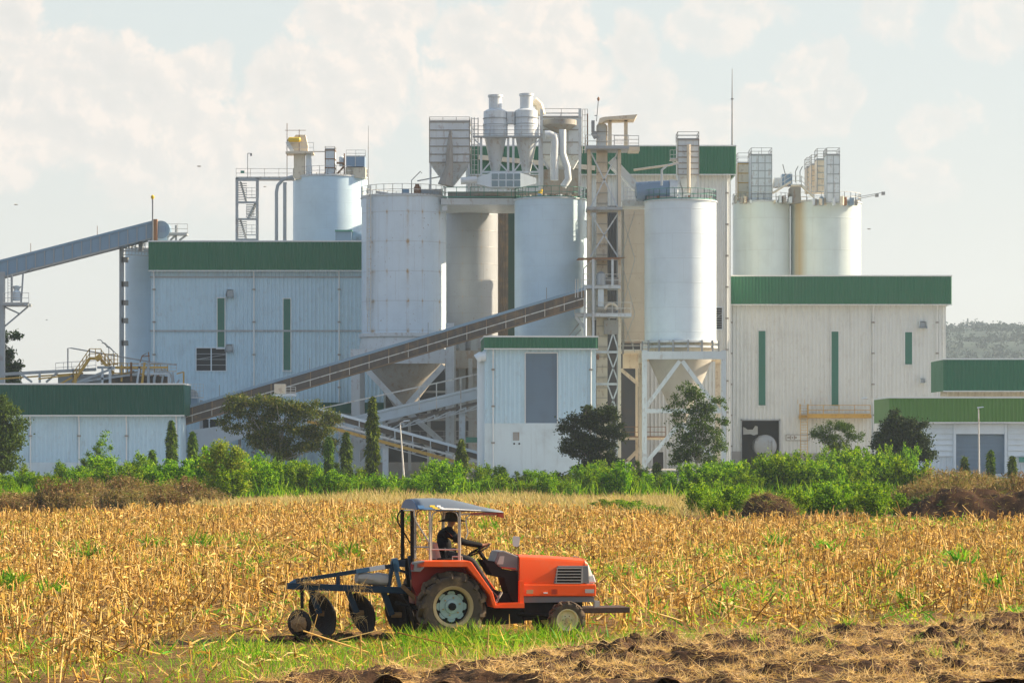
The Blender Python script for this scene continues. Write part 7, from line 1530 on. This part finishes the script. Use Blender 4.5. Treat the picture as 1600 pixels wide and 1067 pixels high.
# straw wrapped over wheel and beam
n = 260; sel = rng.integers(0, 5, n); cs = np.array([[*T3(a, b, y)] for a, b, y in ((468, 955, -.2), (480, 905, -.2), (503, 925, -.25), (556, 965, -.2), (560, 915, -.25))])[sel] + rng.normal(size=(n, 3)) * np.array([.09, .07, .04])
V, Q = blades(cs, unit(rng.normal(size=(n, 3)) * np.array([1, .5, .7]) + np.array([0, 0, -.3])), rng.uniform(.08, .28, n), rng.uniform(.002, .005, n), np.stack([np.zeros(n), np.zeros(n), -rng.uniform(.02, .15, n)], 1))
np_mesh('tangled_straw', V, Q, [LF['pale']], parent=pg)['kind'] = 'stuff'
pg.location = (TRX, TRY, 0); pg.rotation_euler.z = PSI
sk = MB().lathe((0, 0, 0), [(.05, -.30), (.13, -.27), (.15, -.12), (.12, 0), (.155, .12), (.13, .27), (.04, .30)], 16, 'X')
for k in range(len(sk.v)): v = sk.v[k]; sk.v[k] = (v[0] + random.gauss(0, .006), v[1] * 1.1 + random.gauss(0, .006), v[2] * .8 + random.gauss(0, .008))
xf(sk, 0, Matrix.Translation((TRX, TRY, 0)) @ Matrix.Rotation(PSI, 4, 'Z') @ Matrix.Translation(T3(581, 904, 0)) @ Matrix.Rotation(R(5), 4, 'Y'))
tag(sk.build('sack', TM['sack'], None, smooth=True, origin=tuple(sk.v[0])), 'dusty grey woven sack lying across the plough frame', 'sack')

# ================================================================== people
def skin(name, V, E, Rr, mat, parent=None, sub=2, root=0):
    me = bpy.data.meshes.new(name); me.from_pydata([tuple(v) for v in V], E, []); me.materials.append(mat)
    o = bpy.data.objects.new(name, me); COL.objects.link(o)
    if parent is not None: o.parent = parent
    import bmesh
    bm = bmesh.new(); bm.from_mesh(me); L = bm.verts.layers.skin.verify(); bm.verts.ensure_lookup_table()
    for i, v in enumerate(bm.verts): r_ = Rr[i]; v[L].radius = (r_, r_) if not isinstance(r_, tuple) else r_; v[L].use_root = (i == root)
    bm.to_mesh(me); bm.free()
    s = o.modifiers.new('skin', 'SKIN'); s.use_smooth_shade = True; b = o.modifiers.new('sub', 'SUBSURF'); b.levels = sub; b.render_levels = sub
    ALL.append(o); return o
SKIN = paint('skin', (0.36, 0.17, 0.10), .55, dirt=0, streak=0); SHIRT = paint('black_shirt', (0.010, 0.011, 0.014), .85, spec=.1, dirt=.2, scale=4, dcol=(.04, .04, .04)); TROU = paint('dark_trousers', (0.02, 0.018, 0.02), .85, dirt=.4, scale=4, dcol=(.12, .08, .05)); HATM = paint('bush_hat', (0.045, 0.045, 0.03), .9, dirt=.2, scale=4); SLEEVE = paint('sleeve_grey', (0.07, 0.07, 0.06), .9)
pp = thing('person', 'driver in black long sleeved shirt and wide brimmed hat, steering the orange tractor', 'person')
def V3(px, py, y): return T3(px, py, y)
pel = V3(696, 868, 0); hipL, hipR = pel + Vector((.06, -.10, 0)), pel + Vector((.06, .10, 0)); wai = V3(694, 856, 0); che = V3(694, 838, 0); nb = V3(700, 827, 0); nk = V3(703.5, 822, 0); hd = V3(706.5, 813, 0); ht = V3(707, 805, 0)
shN = V3(700, 831, -.19); shF = V3(700, 831, .19); elN = V3(721, 846, -.27); wrN = V3(754, 851.5, -.13); elF = V3(722, 847, .28); wrF = V3(752, 853, .14)
hN = V3(761, 850, -.10); hF = V3(760, 851, .11); knN = V3(738, 876, -.22); knF = V3(738, 876, .22); anN = V3(768, 925, -.24); anF = V3(768, 925, .24); toN = V3(779, 935, -.25); toF = V3(779, 935, .25)
V = [pel, wai, che, nb, nk, hd, ht, shN, elN, wrN, hN, shF, elF, wrF, hF, hipL, knN, anN, toN, hipR, knF, anF, toF]
Rr = [.06, .05, .05, .035, .045, .09, .075, .022, .022, .026, .032, .022, .022, .026, .032, .07, .045, .035, .035, .07, .045, .035, .035]
E = [(0, 1), (1, 2), (2, 3), (3, 4), (4, 5), (5, 6), (3, 7), (7, 8), (8, 9), (9, 10), (3, 11), (11, 12), (12, 13), (13, 14), (0, 15), (15, 16), (16, 17), (17, 18), (0, 19), (19, 20), (20, 21), (21, 22)]
for base, h, s in ((10, hN, -1), (14, hF, 1)):
    for k in range(4):                       # fingers curl round the wheel rim
        b0 = h + Vector((.02, (-.028 + .018 * k), .012)); p1 = b0 + Vector((.03, 0, .004)); p2 = p1 + Vector((.014, 0, -.022)); i0 = len(V); V += [b0, p1, p2]; Rr += [.011, .009, .008]; E += [(base, i0), (i0, i0 + 1), (i0 + 1, i0 + 2)]
    i0 = len(V); V += [h + Vector((.0, .04, -.012)), h + Vector((.02, .05, -.035))]; Rr += [.011, .009]; E += [(base, i0), (i0, i0 + 1)]
body = skin('body', V, E, Rr, SKIN, pp)
skin('shirt', [pel + Vector((0, 0, .03)), wai, che, nb, shN, elN, wrN, shF, elF, wrF], [(0, 1), (1, 2), (2, 3), (3, 4), (4, 5), (5, 6), (3, 7), (7, 8), (8, 9)], [(.17, .14), (.17, .135), (.19, .15), .105, .095, .062, .040, .085, .056, .040], SHIRT, pp)
skin('trousers', [pel - Vector((0, 0, .02)), hipL, knN, anN, hipR, knF, anF], [(0, 1), (1, 2), (2, 3), (0, 4), (4, 5), (5, 6)], [.145, .105, .075, .055, .105, .075, .055], TROU, pp)
for a, t in ((anN, toN), (anF, toF)): skin('boot', [a + Vector((-.03, 0, .02)), (a + t) / 2 - Vector((0, 0, .03)), t - Vector((0, 0, .02))], [(0, 1), (1, 2)], [.05, .045, .04], TM['black'], pp, sub=1)
hh = MB().lathe(hd + Vector((.0, 0, .015)), [(.11, .0), (.19, -.012), (.245, -.03), (.25, -.018), (.135, .015), (.13, .07), (.11, .125), (.06, .145), (.01, .14)], 28); hh.build('hat', HATM, pp, smooth=True)
# face on the head: eyes, nose, mouth, ears, looking ahead along +x
MB().tube([hd + Vector((.085, 0, .0)), hd + Vector((.108, 0, -.018)), hd + Vector((.088, 0, -.024))], [.008, .014, .008], 6).build('nose', SKIN, pp, smooth=True)
for s in (-1, 1):
    MB().lathe(hd + Vector((.079, s * .033, .0)), [(.001, -.009), (.009, 0), (.001, .009)], 8).build('eye', TM['white'], pp, smooth=True)
    MB().tube([hd + Vector((.0, s * .085, .012)), hd + Vector((-.004, s * .092, -.005)), hd + Vector((.002, s * .086, -.025))], [.006, .014, .006], 6).build('ear', SKIN, pp, smooth=True)
MB().bar(hd + Vector((.085, -.022, -.043)), hd + Vector((.085, .022, -.043)), .008, .006).build('mouth', TM['redcloth'], pp)
pp.location = (TRX, TRY, 0); pp.rotation_euler.z = PSI
# far worker by the hedge
W0 = P(1321, 735, 246); W0.z = 0; gz = 0.0
wp = thing('person', 'small far worker in navy clothes and white hard hat behind the hedge', 'person')
def w(x, y, z): return Vector((x, y, z)) 
V = [w(0, 0, .92), w(0, 0, 1.15), w(0, 0, 1.36), w(0, 0, 1.46), w(0, 0, 1.52), w(0, -.01, 1.63), w(0, 0, 1.70), w(-.19, 0, 1.38), w(-.25, -.02, 1.1), w(-.22, -.12, .88), w(.19, 0, 1.38), w(.25, -.02, 1.1), w(.22, -.12, .88), w(-.09, 0, .85), w(-.11, -.02, .48), w(-.11, 0, .08), w(-.12, -.14, .04), w(.09, 0, .85), w(.11, -.02, .48), w(.11, 0, .08), w(.12, -.14, .04)]
E = [(0, 1), (1, 2), (2, 3), (3, 4), (4, 5), (5, 6), (3, 7), (7, 8), (8, 9), (3, 10), (10, 11), (11, 12), (0, 13), (13, 14), (14, 15), (15, 16), (0, 17), (17, 18), (18, 19), (19, 20)]
skin('body', V, E, [.11, .11, .12, .07, .05, .08, .06, .05, .04, .03, .05, .04, .03, .08, .055, .04, .035, .08, .055, .04, .035], SKIN, wp)
NAVY = paint('navy_cloth', (0.02, 0.025, 0.07), .9)
skin('overalls', V[:4] + [V[7], V[8], V[10], V[11], V[13], V[14], V[15], V[17], V[18], V[19]], [(0, 1), (1, 2), (2, 3), (3, 4), (4, 5), (3, 6), (6, 7), (0, 8), (8, 9), (9, 10), (0, 11), (11, 12), (12, 13)], [.15, .14, .155, .09, .07, .055, .07, .055, .10, .075, .06, .10, .075, .06], NAVY, wp)
MB().lathe((0, -.01, 1.66), [(.14, -.01), (.11, .02), (.10, .08), (.05, .12), (.01, .125)], 20).build('hard_hat', M['wall_white'], wp, smooth=True)
wp.location = W0
